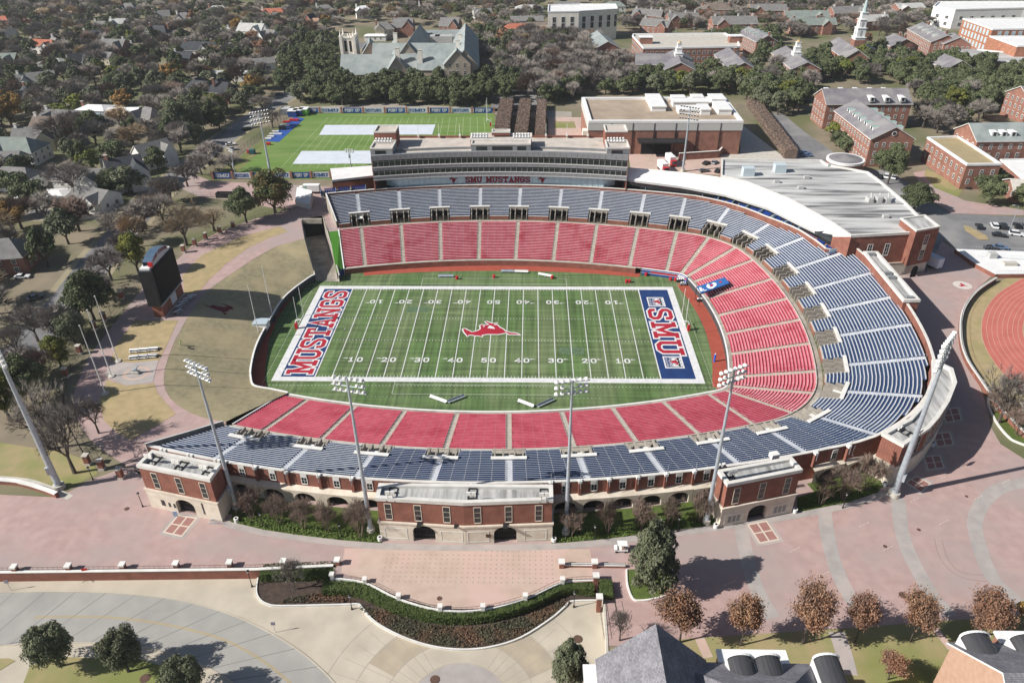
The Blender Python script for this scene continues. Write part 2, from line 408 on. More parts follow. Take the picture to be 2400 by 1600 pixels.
# horse at midfield (traced outline, laid flat)
HORSE = [(215,465),(260,440),(310,450),(360,490),(450,520),(510,560),(610,550),(740,515),(820,465),(840,440),(825,370),(820,330),(850,310),(960,315),(1090,315),(1120,290),(1040,240),(985,200),(1050,195),(1150,240),(1215,262),(1290,265),(1395,235),(1360,268),(1275,295),(1320,318),(1400,315),(1450,370),(1500,410),(1600,455),(1650,510),(1690,550),(1760,548),(1860,585),(1960,585),(2060,600),(2150,640),(2180,665),(2080,640),(1960,635),(1830,640),(1780,615),(1720,578),(1640,590),(1540,615),(1440,630),(1300,630),(1150,628),(1010,630),(940,650),(850,660),(880,690),(885,715),(800,690),(740,675),(680,680),(620,675),(560,655),(450,650),(400,670),(370,710),(355,660),(300,600),(255,540),(240,490)]
hp = [at(1070+a/14.7, 740+b_/14.7, .03) for a, b_ in HORSE]
def grow(poly, k):
    """outline pushed outwards by k metres"""
    n = len(poly); out = []
    ar = sum(poly[i-1].x*poly[i].y-poly[i].x*poly[i-1].y for i in range(n)); sg = 1 if ar > 0 else -1
    for i in range(n):
        d1 = (poly[i]-poly[i-1]).normalized(); d2 = (poly[(i+1) % n]-poly[i]).normalized()
        nn = Vector(((d1+d2).y, -(d1+d2).x, 0)); nn = nn.normalized()*sg if nn.length > 1e-5 else Vector((d1.y, -d1.x, 0))*sg
        out.append(poly[i]+nn*k)
    return out
b = MB(); b.poly([Vector((p.x, p.y, .035)) for p in grow(hp, .4)]); b.build('horse_outline', LINE, turf)
b = MB(); b.poly([Vector((p.x, p.y, .05)) for p in hp]); b.build('horse_logo', CRIM, turf)
b = MB()
for tri in ([(890,345),(990,345),(940,390)], [(1140,325),(1280,375),(1325,450),(1060,420)]):
    b.poly([at(1070+a/14.7, 740+c/14.7, .065) for a, c in tri])
b.build('horse_gap', LINE, turf)
# two sponsor panels in the right end zone
for yc in (16.6, -16.6):
    b = MB(); b.box(X0+1.9, X0+7.1, yc-2.9, yc+2.9, .03, .04); b.build('panel_border', LINE, turf)
    b = MB(); b.box(X0+2.3, X0+6.7, yc-2.4, yc+2.4, .045, .052); b.build('panel_ground', NAVY, turf)
    b = MB()
    for k in range(3): b.box(X0+4.2, X0+6.2, yc-2.1+k*1.45, yc-.8+k*1.45, .055, .06); b.tube((X0+6.2, yc-1.45+k*1.45, .055), (X0+6.2, yc-1.45+k*1.45, .06), .65, n=12)
    fieldtext('FORD', X0+3.3, yc+2.2, 0, -1, 4.3, .8, .06, .9, b); fieldtext('STADIUM', X0+2.5, yc+2.2, 0, -1, 4.3, .5, .06, .8, b)
    b.build('panel_lettering', LINE, turf)
    b = MB(); cx = sum(p.x for p in hp)/len(hp); cy = sum(p.y for p in hp)/len(hp)
    b.poly([Vector((X0+4.9-(p.y-cy)*.3, yc+(p.x-cx)*.2, .066)) for p in hp]); b.build('panel_horse', CRIM, turf)
# worn pale stage marks
b = MB(); WORN = mat('worn_turf', (.13, .19, .13), (.075, .13, .05), 1.6, .95, lo=.42, hi=.55)
for cx, cy, s in ((at(980, 725, 0).x, at(980, 725, 0).y, 1), (at(1340, 822, 0).x, at(1340, 822, 0).y, -1)):
    b.poly([(cx-3.2, cy-1.8, .012), (cx+3.2, cy-1.8, .012), (cx+3.6, cy+1.8, .012), (cx-3.6, cy+1.8, .012)])
b.build('worn_patch', WORN, turf)
# red rubber strips
b = MB(); ra = [t for t in span(thx(47.5), thx(-44.5))]
b.strip([PT(t, -2.9-.9*cos(radians((t-90)*9)), .015) for t in ra], [PT(t, 1, .015) for t in ra])
rb = span(-38, 15.5); b.strip([PT(t, -3.7 if abs(t) < 14 else -3.7+(abs(t)-14)*.08, .015) for t in rb], [PT(t, 1, .015) for t in rb])
rb = span(21, 40); b.strip([PT(t, -3.0, .015) for t in rb], [PT(t, 1, .015) for t in rb])
wl = ats([(722, 650), (640, 727), (600, 785), (580, 850), (580, 885), (600, 905), (640, 917)], 0)
inn = ats([(742, 652), (690, 690), (650, 745), (630, 800), (622, 860), (620, 890), (626, 905)], 0)
b.strip([Vector((p.x, p.y, .015)) for p in wl], [Vector((p.x, p.y, .015)) for p in inn])
tag(b.build('rubber_track_strip', RUBBER), 'red rubber strip between the turf and the field wall', 'track', kind='structure')

# ================================================================ the seating bowl
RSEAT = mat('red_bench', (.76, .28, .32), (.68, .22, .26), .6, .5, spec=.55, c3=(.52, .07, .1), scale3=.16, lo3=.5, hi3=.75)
RSEAT2 = mat('red_bench_deep', (.56, .115, .155), (.48, .085, .12), .6, .5, spec=.4, c3=(.40, .05, .08), scale3=.16, lo3=.5, hi3=.7)  # near-side benches: the weaker glare there is put into a deeper red
RTREAD = mat('red_tread', (.46, .07, .10), (.4, .05, .08), .5, .6, spec=.4)
BSEAT = mat('navy_deck', (.05, .09, .18), (.038, .07, .15), .6, .6, spec=.3, c3=(.026, .055, .14), scale3=.12, lo3=.45, hi3=.6)
ALU = mat('aluminium_tread', (.56, .585, .62), (.47, .49, .53), .5, .5, spec=.5)
STAIR = mat('stair_concrete', (.5, .46, .39), (.4, .36, .3), .9, .9)
stand = thing('seating_bowl', 'horseshoe bowl of red lower and navy upper benches around the pitch', 'grandstand', (0, 0, 0))
def seat_rows(t0f, t1f, rows, joints, step, f0=.42, f1=.93, edge=0):
    mb = MB()
    for k, (d, z0, z, dep, tall) in enumerate(rows):
        t0, t1 = t0f(d, k), t1f(d, k)
        if t1-t0 < .15: continue
        ts = [t for t in span(t0, t1, step, d)]
        if tall is None:
            pass
        keep = [t for t in ts if d+dep <= dmax(t)+.5]
        if len(keep) < 2: continue
        ts = keep
        A = lambda dd, zz: [PT(t, dd, zz) for t in ts]
        mb.strip(A(d, z0), A(d, z), 1)                       # riser
        mb.strip(A(d, z), A(d+dep, z), 1)                    # tread
        s0, s1, sz = d+dep*f0, d+dep*f1, z+.42
        mb.strip(A(s0, sz-.13), A(s0, sz), 1 if edge else 0)
        if edge: mb.strip(A(s0, sz), A(s1-edge, sz), 1); mb.strip(A(s1-edge, sz), A(s1, sz), 0)
        else: mb.strip(A(s0, sz), A(s1, sz), 0)
        mb.strip(A(s1, sz), A(s1, sz-.13), 1 if edge else 0)
        for e in (ts[0], ts[-1]):
            mb.face([PT(e, s0, sz-.13), PT(e, s1, sz-.13), PT(e, s1, sz), PT(e, s0, sz)], 0)
        if joints:
            n = max(1, int(round(radians(t1-t0)*(RAD((t0+t1)/2)+d)/joints)))
            for j in range(n+1):
                t = ts[0]+(ts[-1]-ts[0])*j/n; h = degrees(.05/(RAD(t)+d))
                mb.face([PT(t-h, s0, sz+.02), PT(t+h, s0, sz+.02), PT(t+h, s1, sz+.02), PT(t-h, s1, sz+.02)], 2)
    return mb
NR = 24; DR = (20.3-1.3)/NR
red_rows = [(1.3+k*DR, zred(1.3+k*DR)-.22, zred(1.3+k*DR), DR, 0) for k in range(NR)]
NB = 26; DB = .8
blue_rows = [(22.4+k*DB, zblue(22.4+k*DB)-.25, zblue(22.4+k*DB), DB, 0) for k in range(NB)]
bounds = [TL]+AISLES+[TR]
def left_lim(d): return -thx(-50.2-max(0, d-21)*.31) if d > 21 else TL
def right_lim(d): return thx(-50.2-max(0, d-21)*.12) if d > 21 else TR
RW = mat('red_joint', (.76, .5, .51)); RW2 = mat('red_joint_deep', (.55, .2, .23)); BW = mat('silver_joint', (.66, .67, .68))  # deep joint colour carries the near side's weaker glare too
for i in range(len(bounds)-1):
    a, b_ = bounds[i], bounds[i+1]
    first, last = i == 0, i == len(bounds)-2
    def lo(d, k, a=a, first=first, gap=.72): return (left_lim(d) if first else a+degrees(gap/(RAD(a)+d)))
    def hi(d, k, b_=b_, last=last, gap=.72): return (right_lim(d) if last else b_-degrees(gap/(RAD(b_)+d)))
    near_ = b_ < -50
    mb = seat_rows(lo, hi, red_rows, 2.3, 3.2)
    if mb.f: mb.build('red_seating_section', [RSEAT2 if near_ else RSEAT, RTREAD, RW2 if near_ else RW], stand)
    def lob(d, k, a=a, first=first): return left_lim(d) if first else a+degrees((3.5 if d < 26.3 else .72)/(RAD(a)+d))
    def hib(d, k, b_=b_, last=last): return right_lim(d) if last else b_-degrees((3.5 if d < 26.3 else .72)/(RAD(b_)+d))
    mb = seat_rows(lob, hib, blue_rows, 2.6, 3.2, .58, .9, (.075 if -97 < a < -80 else .1 if a > -97 else .19) if near_ else 0)  # near rows: sun glint painted as a silver edge, wider at the left
    if mb.f: mb.build('blue_seating_section', [ALU, BSEAT, BW], stand)
# aisle stairs
def stair(t, d0, d1, zf, n, m):
    mb = MB(); dd = (d1-d0)/n
    for k in range(n):
        d = d0+k*dd; z = zf(d)+.02; h = degrees(.66/(RAD(t)+d)); zp = zf(d-dd)+.02
        q = [PT(t-h, d, zp), PT(t+h, d, zp), PT(t+h, d, z), PT(t-h, d, z)]
        mb.face(q); mb.face([q[3], q[2], PT(t+h, d+dd, z), PT(t-h, d+dd, z)])
    if n > 40:                                            # centre handrail
        for k in range(4, n-3, 10):
            p = PT(t, d0+(k+2)*dd); z = zf(d0+(k+2)*dd); q = PT(t, d0+(k+7)*dd); z2 = zf(d0+(k+7)*dd)
            for a_, za in ((p, z), (q, z2)): mb.tube((a_.x, a_.y, za), (a_.x, a_.y, za+.95), .03, n=4, m=1, cap=False)
            mb.tube((p.x, p.y, z+.95), (q.x, q.y, z2+.95), .03, n=4, m=1, cap=False)
    return mb
for t in AISLES:
    stair(t, 1.3, 20.3, zred, 48, STAIR).build('aisle_stair', [STAIR, GALV], stand)
    dm = dmax(t)
    stair(t, 26.6, dm+.4, zblue, int((dm-26.2)/.4), ALU).build('upper_aisle_stair', [ALU, GALV], stand)
# concourse, front walk, walls
ts = span(TL, TR, 2.5)
mb = MB()
mb.strip([PT(t, .34, 2.02) for t in ts], [PT(t, 1.32, 2.02) for t in ts])
mb.strip([PT(t, 20.3, 7.28) for t in ts], [PT(t, 23.4, 7.28) for t in ts]); mb.strip([PT(t, 20.3, 7.0) for t in ts], [PT(t, 20.3, 7.28) for t in ts])
mb.build('concourse_walk', CONC, stand)
mb = MB()                                                  # pale rim rail above the lower tier
mb.strip([PT(t, 20.25, 7.3) for t in ts], [PT(t, 20.25, 7.62) for t in ts]); mb.strip([PT(t, 20.25, 7.62) for t in ts], [PT(t, 20.45, 7.62) for t in ts]); mb.strip([PT(t, 20.45, 7.62) for t in ts], [PT(t, 20.45, 7.3) for t in ts])
mb.build('tier_rim', CONCL, stand)
far = span(16.0, TR, 2.5)
GREYPAD = mat('grey_wall_pad', (.06, .065, .07), rough=.7)
def wallstrip(tsx, d0, d1, z0, z1, m, capm=None, cap=.0):
    mb_ = MB()
    mb_.strip([PT(t, d0, z0) for t in tsx], [PT(t, d0, z1) for t in tsx], 0)
    mb_.strip([PT(t, d1, z1) for t in tsx], [PT(t, d1, z0) for t in tsx], 0)
    mb_.strip([PT(t, d0, z1) for t in tsx], [PT(t, d1, z1) for t in tsx], 0)
    for e in (tsx[0], tsx[-1]): mb_.face([PT(e, d0, z0), PT(e, d1, z0), PT(e, d1, z1), PT(e, d0, z1)], 0)
    if capm is not None:
        c0, c1 = d0-cap, d1+cap; zt = z1+.14
        mb_.strip([PT(t, c0, z1+.01) for t in tsx], [PT(t, c0, zt) for t in tsx], 1); mb_.strip([PT(t, c0, zt) for t in tsx], [PT(t, c1, zt) for t in tsx], 1)
        mb_.strip([PT(t, c1, zt) for t in tsx], [PT(t, c1, z1+.01) for t in tsx], 1); mb_.strip([PT(t, c1, z1+.01) for t in tsx], [PT(t, c0, z1+.01) for t in tsx], 1)
        return mb_, [m, capm]
    return mb_, [m]
x, mm = wallstrip(span(thx(46), TR, 2.5), 0, .32, 0, 1.95, BRICK, CONCL, .04); x.build('field_wall', mm, stand)
x, mm = wallstrip(span(TL, 16.2, 2.5), 0, .32, 0, 1.95, GREYPAD, PUREW, .05); x.build('padded_field_wall', mm, stand)
x, mm = wallstrip(span(20.0, thx(48), 1.5), 0, .32, 0, 2.2, BLUEW, PUREW, .05); bw = x.build('banner_wall', mm, stand)
mb = MB()
bt = span(24, thx(48), .8)
def onb(a, z, off=-.04):
    t = thx(47.6)+(23-thx(47.6))*a
    return PT(t, off, z)
mb.strip([onb(.02+.02*i, 1.55) for i in range(9)], [onb(.02+.02*i, 1.0) for i in range(9)], 1)
mb.strip([onb(.8+.02*i, 1.55) for i in range(9)], [onb(.8+.02*i, 1.0) for i in range(9)], 1)
for za, zb in ((.8, .92), (1.7, 1.82)): mb.strip([onb(.02*i, zb) for i in range(50)], [onb(.02*i, za) for i in range(50)], 0)
text(mb, 'SMUMUSTANGS', 1.3, lambda a, y: onb(.22+.54*a, .95+y*.75, -.05), .5, 0, (-.002, -.003, 0))
mb.build('wall_banner', [PUREW, REDW], stand)
# brick wall under the upper tier, interrupted by the vomitories
for i in range(len(bounds)-1):
    a, b_ = bounds[i], bounds[i+1]
    a2 = a if i == 0 else a+degrees(3.5/(RAD(a)+22)); b2 = b_ if i == len(bounds)-2 else b_-degrees(3.5/(RAD(b_)+22))
    if b2-a2 < .3: continue
    x, mm = wallstrip(span(a2, b2, 2.5), 22.0, 22.4, 7.2, 8.75, BRICK, CONCL, .05); x.build('tier_wall', mm, stand)
# vomitories
VG = mat('vomitory_concrete', (.34, .31, .27), (.27, .25, .22), 1.0, .9)
for t in AISLES:
    c = PT(t, 22.0); n_ = (PT(t, 23)-PT(t, 22)).normalized(); tg = Vector((-n_.y, n_.x, 0))
    mb = MB()
    def Q(a, d, z): p = c+tg*a+n_*d; return (p.x, p.y, z)
    def slab(a0, a1, d0, d1, z0, z1, m=0): mb.prism([Q(a0, d0, 0)[:2], Q(a1, d0, 0)[:2], Q(a1, d1, 0)[:2], Q(a0, d1, 0)[:2]], z0, z1, m)
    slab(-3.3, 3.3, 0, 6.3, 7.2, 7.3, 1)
    for a in (-3.1, -1.35, 1.05, 2.8):
        for (d0, d1, z) in ((0, 2.2, 8.95), (2.2, 4.3, 9.7)): slab(a, a+.3, d0, d1, 7.3, z+.4)
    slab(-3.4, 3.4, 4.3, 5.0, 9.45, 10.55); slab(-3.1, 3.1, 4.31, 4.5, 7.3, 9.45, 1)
    slab(-3.7, 3.7, 4.2, 5.1, 10.55, 10.75, 2)
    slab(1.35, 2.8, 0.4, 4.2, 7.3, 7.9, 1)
    slab(-1.0, 1.0, 2.2, 4.2, 9.1, 9.3, 2) if abs(t) > 100 or t < -20 else None
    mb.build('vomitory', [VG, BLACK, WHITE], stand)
# back parapets of the upper tier
RIM = mat('rim_white', (.7, .68, .64), (.6, .58, .54), .6, .8)
def back(tsx, d, zt, name, inner):
    mb_ = MB()
    D = [d(t) for t in tsx]
    Z = [zt(t) for t in tsx]
    zi = [zblue(dmax(t)) for t in tsx]
    mb_.strip([PT(t, dd, z-.3) for t, dd, z in zip(tsx, D, zi)], [PT(t, dd, z) for t, dd, z in zip(tsx, D, Z)], 0)
    mb_.strip([PT(t, dd+.45, z) for t, dd, z in zip(tsx, D, Z)], [PT(t, dd+.45, G) for t, dd in zip(tsx, D)], 0)
    for (o0, o1, z0, z1) in ((-.08, .53, .01, .2),):
        mb_.strip([PT(t, dd+o0, z+z0) for t, dd, z in zip(tsx, D, Z)], [PT(t, dd+o0, z+z1) for t, dd, z in zip(tsx, D, Z)], 1)
        mb_.strip([PT(t, dd+o0, z+z1) for t, dd, z in zip(tsx, D, Z)], [PT(t, dd+o1, z+z1) for t, dd, z in zip(tsx, D, Z)], 1)
        mb_.strip([PT(t, dd+o1, z+z1) for t, dd, z in zip(tsx, D, Z)], [PT(t, dd+o1, z+z0) for t, dd, z in zip(tsx, D, Z)], 1)
    return mb_.build(name, [BRICK, RIM], stand)
tn = span(left_lim(37), -68, 2.5)
back(tn, lambda t: dmax(t)+.6, lambda t: zblue(dmax(t))+1.0, 'outer_wall', 0)
te = span(-68, 8.5, 2.5)
back(te, lambda t: dmax(t)+.6+min(1, (t+68)/10)*.4, lambda t: zblue(dmax(t))+1.0+min(1, (t+68)/30)*.7, 'end_wall', 0)
tf = span(8.5, right_lim(37), 2.5)
back(tf, lambda t: dmax(t)+.7, lambda t: 14.4, 'suite_wall', 0)
# open (left) ends: side walls following the rake
def endwall(lim, d0, d1, up, zf, z0, name, sgn):
    mb_ = MB(); n = 8
    for j in range(n):
        da, db = d0+(d1-d0)*j/n, d0+(d1-d0)*(j+1)/n
        pa, pb = PT(lim(da), da), PT(lim(db), db)
        tdir = (pb-pa).normalized(); nn = Vector((-tdir.y, tdir.x, 0))*.18
        za, zb = zf(da)+up, zf(db)+up
        A = [pa-nn, pa+nn, pb+nn, pb-nn]
        top = [Vector((A[0].x, A[0].y, za)), Vector((A[1].x, A[1].y, za)), Vector((A[2].x, A[2].y, zb)), Vector((A[3].x, A[3].y, zb))]
        bot = [Vector((p.x, p.y, z0)) for p in A]
        mb_.face(top, 1)
        for q in ((0, 3), (1, 2)): mb_.face([bot[q[0]], bot[q[1]], top[q[1]], top[q[0]]], 0)
        if j in (0, n-1):
            q = (0, 1) if j == 0 else (3, 2); mb_.face([bot[q[0]], bot[q[1]], top[q[1]], top[q[0]]], 0)
    return mb_.build(name, [CONC, PUREW], stand)
endwall(lambda d: left_lim(d)-.08, 0, 20.2, .5, zred, 0, 'end_wall_low', 1); endwall(lambda d: right_lim(d)+.08, 0, 20.2, .5, zred, 0, 'end_wall_low', 1)
endwall(lambda d: left_lim(d)-.12, 22.2, 38, 1.1, zblue, 7, 'end_wall_high', 1); endwall(lambda d: right_lim(d)+.12, 22.2, 38, 1.1, zblue, 7, 'end_wall_high', 1)
# ================================================================ buildings of the stadium
def inset(poly, k):
    n = len(poly); P = [Vector((p[0], p[1], 0)) for p in poly]
    ar = sum(P[i-1].x*P[i].y-P[i].x*P[i-1].y for i in range(n)); sg = 1 if ar > 0 else -1
    out = []
    for i in range(n):
        d1 = (P[i]-P[i-1]).normalized(); d2 = (P[(i+1) % n]-P[i]).normalized()
        n1 = Vector((-d1.y, d1.x, 0))*sg; n2 = Vector((-d2.y, d2.x, 0))*sg
        s_ = n1+n2; k2 = k/max(.3, s_.length_squared/2)
        out.append(P[i]+s_*k2)
    return [(p.x, p.y) for p in out]
def ring(mb, outer, inner, z0, z1, m=0):
    n = len(outer)
    for i in range(n):
        j = (i+1) % n
        a, b_, c, d = outer[i], outer[j], inner[j], inner[i]
        mb.face([(*a, z1), (*b_, z1), (*c, z1), (*d, z1)], m)
        mb.face([(*a, z0), (*b_, z0), (*b_, z1), (*a, z1)], m)
        mb.face([(*c, z0), (*d, z0), (*d, z1), (*c, z1)], m)
        mb.face([(*a, z0), (*d, z0), (*c, z0), (*b_, z0)], m)
def ccw(poly):
    a = sum(poly[i-1][0]*poly[i][1]-poly[i][0]*poly[i-1][1] for i in range(len(poly)))
    return list(poly) if a > 0 else list(poly)[::-1]
ROOFG = mat('weathered_roof', (.5, .5, .49), (.32, .32, .31), .5, .85, stretch=(3, .35, 1), c3=(.2, .2, .2), scale3=.25, lo3=.5, hi3=.75)
def window(parent, c, t, n_, w, h, frame=WHITE, pane=GLASS, bars=(1, 2), name='window', fw=.14, pr=.07):
    """window frame set on a wall: c bottom centre on the wall face, t along, n outwards"""
    t = Vector(t).normalized(); n_ = Vector(n_).normalized(); c = Vector(c); mb = MB()
    def bar(a0, a1, z0, z1, p0=.0, p1=pr):
        P = [c+t*a0+n_*p0, c+t*a1+n_*p0, c+t*a1+n_*p1, c+t*a0+n_*p1]
        mb.prism([(p.x, p.y) for p in P], c.z+z0, c.z+z1)
    bar(-w/2-fw, -w/2, -fw, h+fw); bar(w/2, w/2+fw, -fw, h+fw); bar(-w/2, w/2, h, h+fw); bar(-w/2, w/2, -fw, 0, 0, pr*2)
    for i in range(1, bars[0]+1): x = -w/2+w*i/(bars[0]+1); bar(x-.03, x+.03, 0, h, .0, pr*.7)
    for i in range(1, bars[1]+1): z = h*i/(bars[1]+1); bar(-w/2, w/2, z-.03, z+.03, .0, pr*.65)
    o = mb.build(name, frame, parent)
    mb = MB(); q = n_*pr*.4
    mb.face([c+t*(-w/2)+q, c+t*(w/2)+q, c+t*(w/2)+q+Vector((0, 0, h)), c+t*(-w/2)+q+Vector((0, 0, h))])
    mb.build('pane', pane, o); return o
def arch_wall(mb, c, t, n_, x0, x1, z0, z1, r, spring, depth, m=0, mback=1, seg=10, rise=None):
    """stone bay with a recessed arched opening centred on c"""
    t = Vector(t).normalized(); n_ = Vector(n_).normalized(); c = Vector(c); rise = r if rise is None else rise
    P = lambda a, z, d=0: tuple(c+t*a+n_*(-d)+Vector((0, 0, z-c.z)))
    mb.face([P(x0, z0), P(-r, z0), P(-r, z1), P(x0, z1)], m); mb.face([P(r, z0), P(x1, z0), P(x1, z1), P(r, z1)], m)
    A = [(-r*cos(pi*i/seg), spring+rise*sin(pi*i/seg)) for i in range(seg+1)]
    for i in range(seg): mb.face([P(*A[i]), P(*A[i+1]), P(A[i+1][0], z1), P(A[i][0], z1)], m)
    full = [(-r, z0)]+A+[(r, z0)]
    for i in range(len(full)-1): mb.face([P(*full[i]), P(*full[i], depth), P(*full[i+1], depth), P(*full[i+1])], m)
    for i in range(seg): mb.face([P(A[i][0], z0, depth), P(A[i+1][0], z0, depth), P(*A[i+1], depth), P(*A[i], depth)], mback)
# ---- arcade along the street side
arc = thing('arcade_facade', 'long curved brick facade with stone arches under the near upper stand', 'facade', PT(-90, 39, G))
def facade_run(t0, t1, dface, bay, cover=None):
    n = max(1, round(radians(t1-t0)*(RAD((t0+t1)/2)+40)/bay))
    for i in range(n):
        a, b_ = t0+(t1-t0)*i/n, t0+(t1-t0)*(i+1)/n; mid = (a+b_)/2
        df = dface(mid) if callable(dface) else dface
        pa, pb = PT(a, df+1.15), PT(b_, df+1.15); t = (pb-pa).normalized(); nn = Vector((t.y, -t.x, 0)); L = (pb-pa).length
        c = (pa+pb)/2; c.z = G
        mb = MB(); arch_wall(mb, c, t, nn, -L/2, L/2, G, 10.8, min(2.15, L*.37), 8.9, 1.1, 0, 1, rise=1.45)
        q = [c+t*(-L/2), c+t*(L/2), c+t*(L/2)-nn*1.15, c+t*(-L/2)-nn*1.15]
        z = (10.8, 10.8, 11.3, 11.3); mb.face([(p.x, p.y, zz) for p, zz in zip(q, z)], 0)
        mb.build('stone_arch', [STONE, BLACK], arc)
        cw = PT(mid, df); cw = Vector((cw.x, cw.y, 11.9))
        o = window(arc, cw+nn*.01, t, nn, 1.05, 1.55, WHITE, GLASS, (1, 1))
        mb = MB(); P = cw+nn*.06; mb.obox((P.x, P.y, 13.6), t, nn, 1.3, .1, .75); mb.build('window_panel', WHITE, arc)
        pp = PT(a, df+.2); mb = MB(); mb.obox((pp.x, pp.y, 11.3), t, nn, .55, .5, 3.1, 0)
        mb.build('pilaster', BRICK, arc)
        mb = MB(); mb.obox((pp.x, pp.y, zblue(dmax(a))+.95), t, nn, .7, .8, .55); mb.build('pilaster_cap', WHITE, arc)
        mb = MB(); e = pp+nn*.5; mb.tube((e.x, e.y, 13.2), (e.x, e.y, 17.4), .05, n=5); mb.build('flag_staff', GALV, arc)
NEARX = lambda x: -thx(x)
fd = lambda t: dmax(t)+.6+.46
mb = MB()
for a_, b_ in ((NEARX(-41), NEARX(-13)), (NEARX(12.5), NEARX(40.8)), (-72.8, -59.5)):
    q_ = span(a_, b_, 3); mb.strip([PT(t, fd(t)+6.5, G+.075) for t in q_], [PT(t, fd(t)+1.1, G+.075) for t in q_])
tag(mb.build('facade_bed', mat('lush_bed', (.10, .14, .03), (.07, .10, .025), 1.2, .95)), kind='structure')
facade_run(NEARX(-40.5), NEARX(-13.4), fd, 6.1)
facade_run(NEARX(12.8), NEARX(40.3), fd, 6.1)
facade_run(-72.6, -60, lambda t: fd(t), 4.0)
# ---- brick pavilions with stone bases
def pavilion(label, poly, front, z1, zs, arches, wins, panels=(), loc=None, extra=None):
    """poly footprint, front = indices of the edge(s) facing the street"""
    poly = ccw(poly); c = sum((Vector((p[0], p[1], 0)) for p in poly), Vector())/len(poly)
    th_ = thing('brick_pavilion', label, 'pavilion', (c.x, c.y, G))
    mb = MB(); mb.prism(inset(poly, .06), zs, z1-.75, 0); mb.build('brick_wall', BRICK, th_)
    mb = MB(); mb.prism(inset(poly, .6), z1-.76, z1-.7, 0); mb.build('roof', ROOFG, th_)
    mb = MB(); ring(mb, inset(poly, -.12), inset(poly, .62), z1-.75, z1); mb.build('parapet', RIM, th_)
    mb = MB(); ring(mb, inset(poly, -.3), inset(poly, .4), zs-.25, zs+.12); mb.build('string_course', STONE, th_)
    # stone base, with arched gates on the front
    mb = MB(); P = [Vector((p[0], p[1], G)) for p in inset(poly, -.12)]; n = len(P)
    for i in range(n):
        a, b_ = P[i], P[(i+1) % n]; L = (b_-a).length; t = (b_-a).normalized(); nn = Vector((t.y, -t.x, 0))
        mine = [x for e, x, r, sp in arches if e == i]
        if not mine:
            mb.face([a, b_, (b_.x, b_.y, zs-.25), (a.x, a.y, zs-.25)], 0); continue
        ar = sorted([(x*L, r, sp) for e, x, r, sp in arches if e == i]); edges = [0]+[(ar[k][0]+ar[k+1][0])/2 for k in range(len(ar)-1)]+[L]
        for k, (x, r, sp) in enumerate(ar):
            cc = a+t*x; arch_wall(mb, cc, t, nn, edges[k]-x, edges[k+1]-x, G, zs-.25, r, G+sp, 1.0, 0, 1, rise=r*.75)
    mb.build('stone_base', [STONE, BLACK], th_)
    for e, x, r, sp in arches:                       # gates
        a, b_ = P[e], P[(e+1) % n]; t = (b_-a).normalized(); nn = Vector((t.y, -t.x, 0)); L = (b_-a).length; c0 = a+t*x*L-nn*.7
        mb = MB()
        for k in range(-6, 7): q = c0+t*(k*r/6.5); mb.box(q.x-.03, q.x+.03, q.y-.03, q.y+.03, G, G+sp+.3)
        mb.obox((c0.x, c0.y, G+1.1), t, nn, 2*r, .06, .1); mb.obox((c0.x, c0.y, G+sp), t, nn, 2*r, .06, .1)
        mb.build('gate', DKMET, th_)
    for e, xs in wins:
        a, b_ = P[e], P[(e+1) % n]; t = (b_-a).normalized(); nn = Vector((t.y, -t.x, 0)); L = (b_-a).length
        for x in xs:
            q = a+t*x*L-nn*.18; window(th_, (q.x, q.y, zs+.75), t, nn, 1.15, 3.75, STONE, GLASS, (0, 2), fw=.11)
    for e, x0, x1, za, zb in panels:
        a, b_ = P[e], P[(e+1) % n]; t = (b_-a).normalized(); nn = Vector((t.y, -t.x, 0)); L = (b_-a).length
        mb = MB(); q = a+t*((x0+x1)/2*L); mb.obox((q.x+nn.x*.02, q.y+nn.y*.02, G+za), t, nn, (x1-x0)*L, .04, .12)
        for xx in (x0, x1): q = a+t*xx*L; mb.obox((q.x+nn.x*.02, q.y+nn.y*.02, G+za), t, nn, .12, .05, zb-za)
        q = a+t*((x0+x1)/2*L); mb.obox((q.x+nn.x*.02, q.y+nn.y*.02, G+zb-.12), t, nn, (x1-x0)*L, .06, .12)
        mb.build('panel_moulding', WHITE, th_)
    return th_
def floods(parent, c, t, n_, z, k=3):
    """rack of small lamps and a pair of speakers on the roof"""
    mb = MB(); c = Vector(c)
    for i in range(k):
        q = c+n_*(i*1.3-1.3)
        mb.obox((q.x, q.y, z+.15), t, n_, 1.5, .22, .25, 1)
    for s in (-.75, .75): q = c+t*s; mb.obox((q.x, q.y, z), t, n_, .1, 4.2, .2, 1)
    for s in (-.45, .45):
        q = c-n_*1.9+t*s; mb.obox((q.x, q.y, z+.1), t, n_, .55, .5, .55, 0)
        q = c+n_*1.9+t*s; mb.tube((q.x, q.y, z), (q.x, q.y, z+1.8), .05, n=5, m=1); mb.obox((q.x, q.y, z+1.6), t, n_, .8, .25, .8, 0)
    mb.build('floodlight_rack', [WHITE, DKMET], parent)
yin = -83.3
pc = pavilion('wide brick pavilion at the middle of the near facade with two arched gates', [(-16.2, yin), (-16.2, -86.9), (-.4, -87.9), (15.5, -86.9), (15.5, yin)], None, 18.0, 12.0,
    [(1, .52, 2.1, 2.6), (2, .46, 2.1, 2.6)], [(1, (.13, .47, .8)), (2, (.15, .5, .84))], [(1, .06, .32, .5, 3.2), (1, .72, .97, .5, 3.2), (2, .03, .27, .5, 3.2), (2, .68, .93, .5, 3.2)])
mb = MB(); mb.box(-15.9, 15.2, -83.35, -79.2, G, 14.3); mb.build('rear_link', BRICK, pc)
for x in (-13.5, 1, 14): floods(pc, (x, -85.2, 0), Vector((1, 0, 0)), Vector((0, -1, 0)), 17.3)
mb = MB()
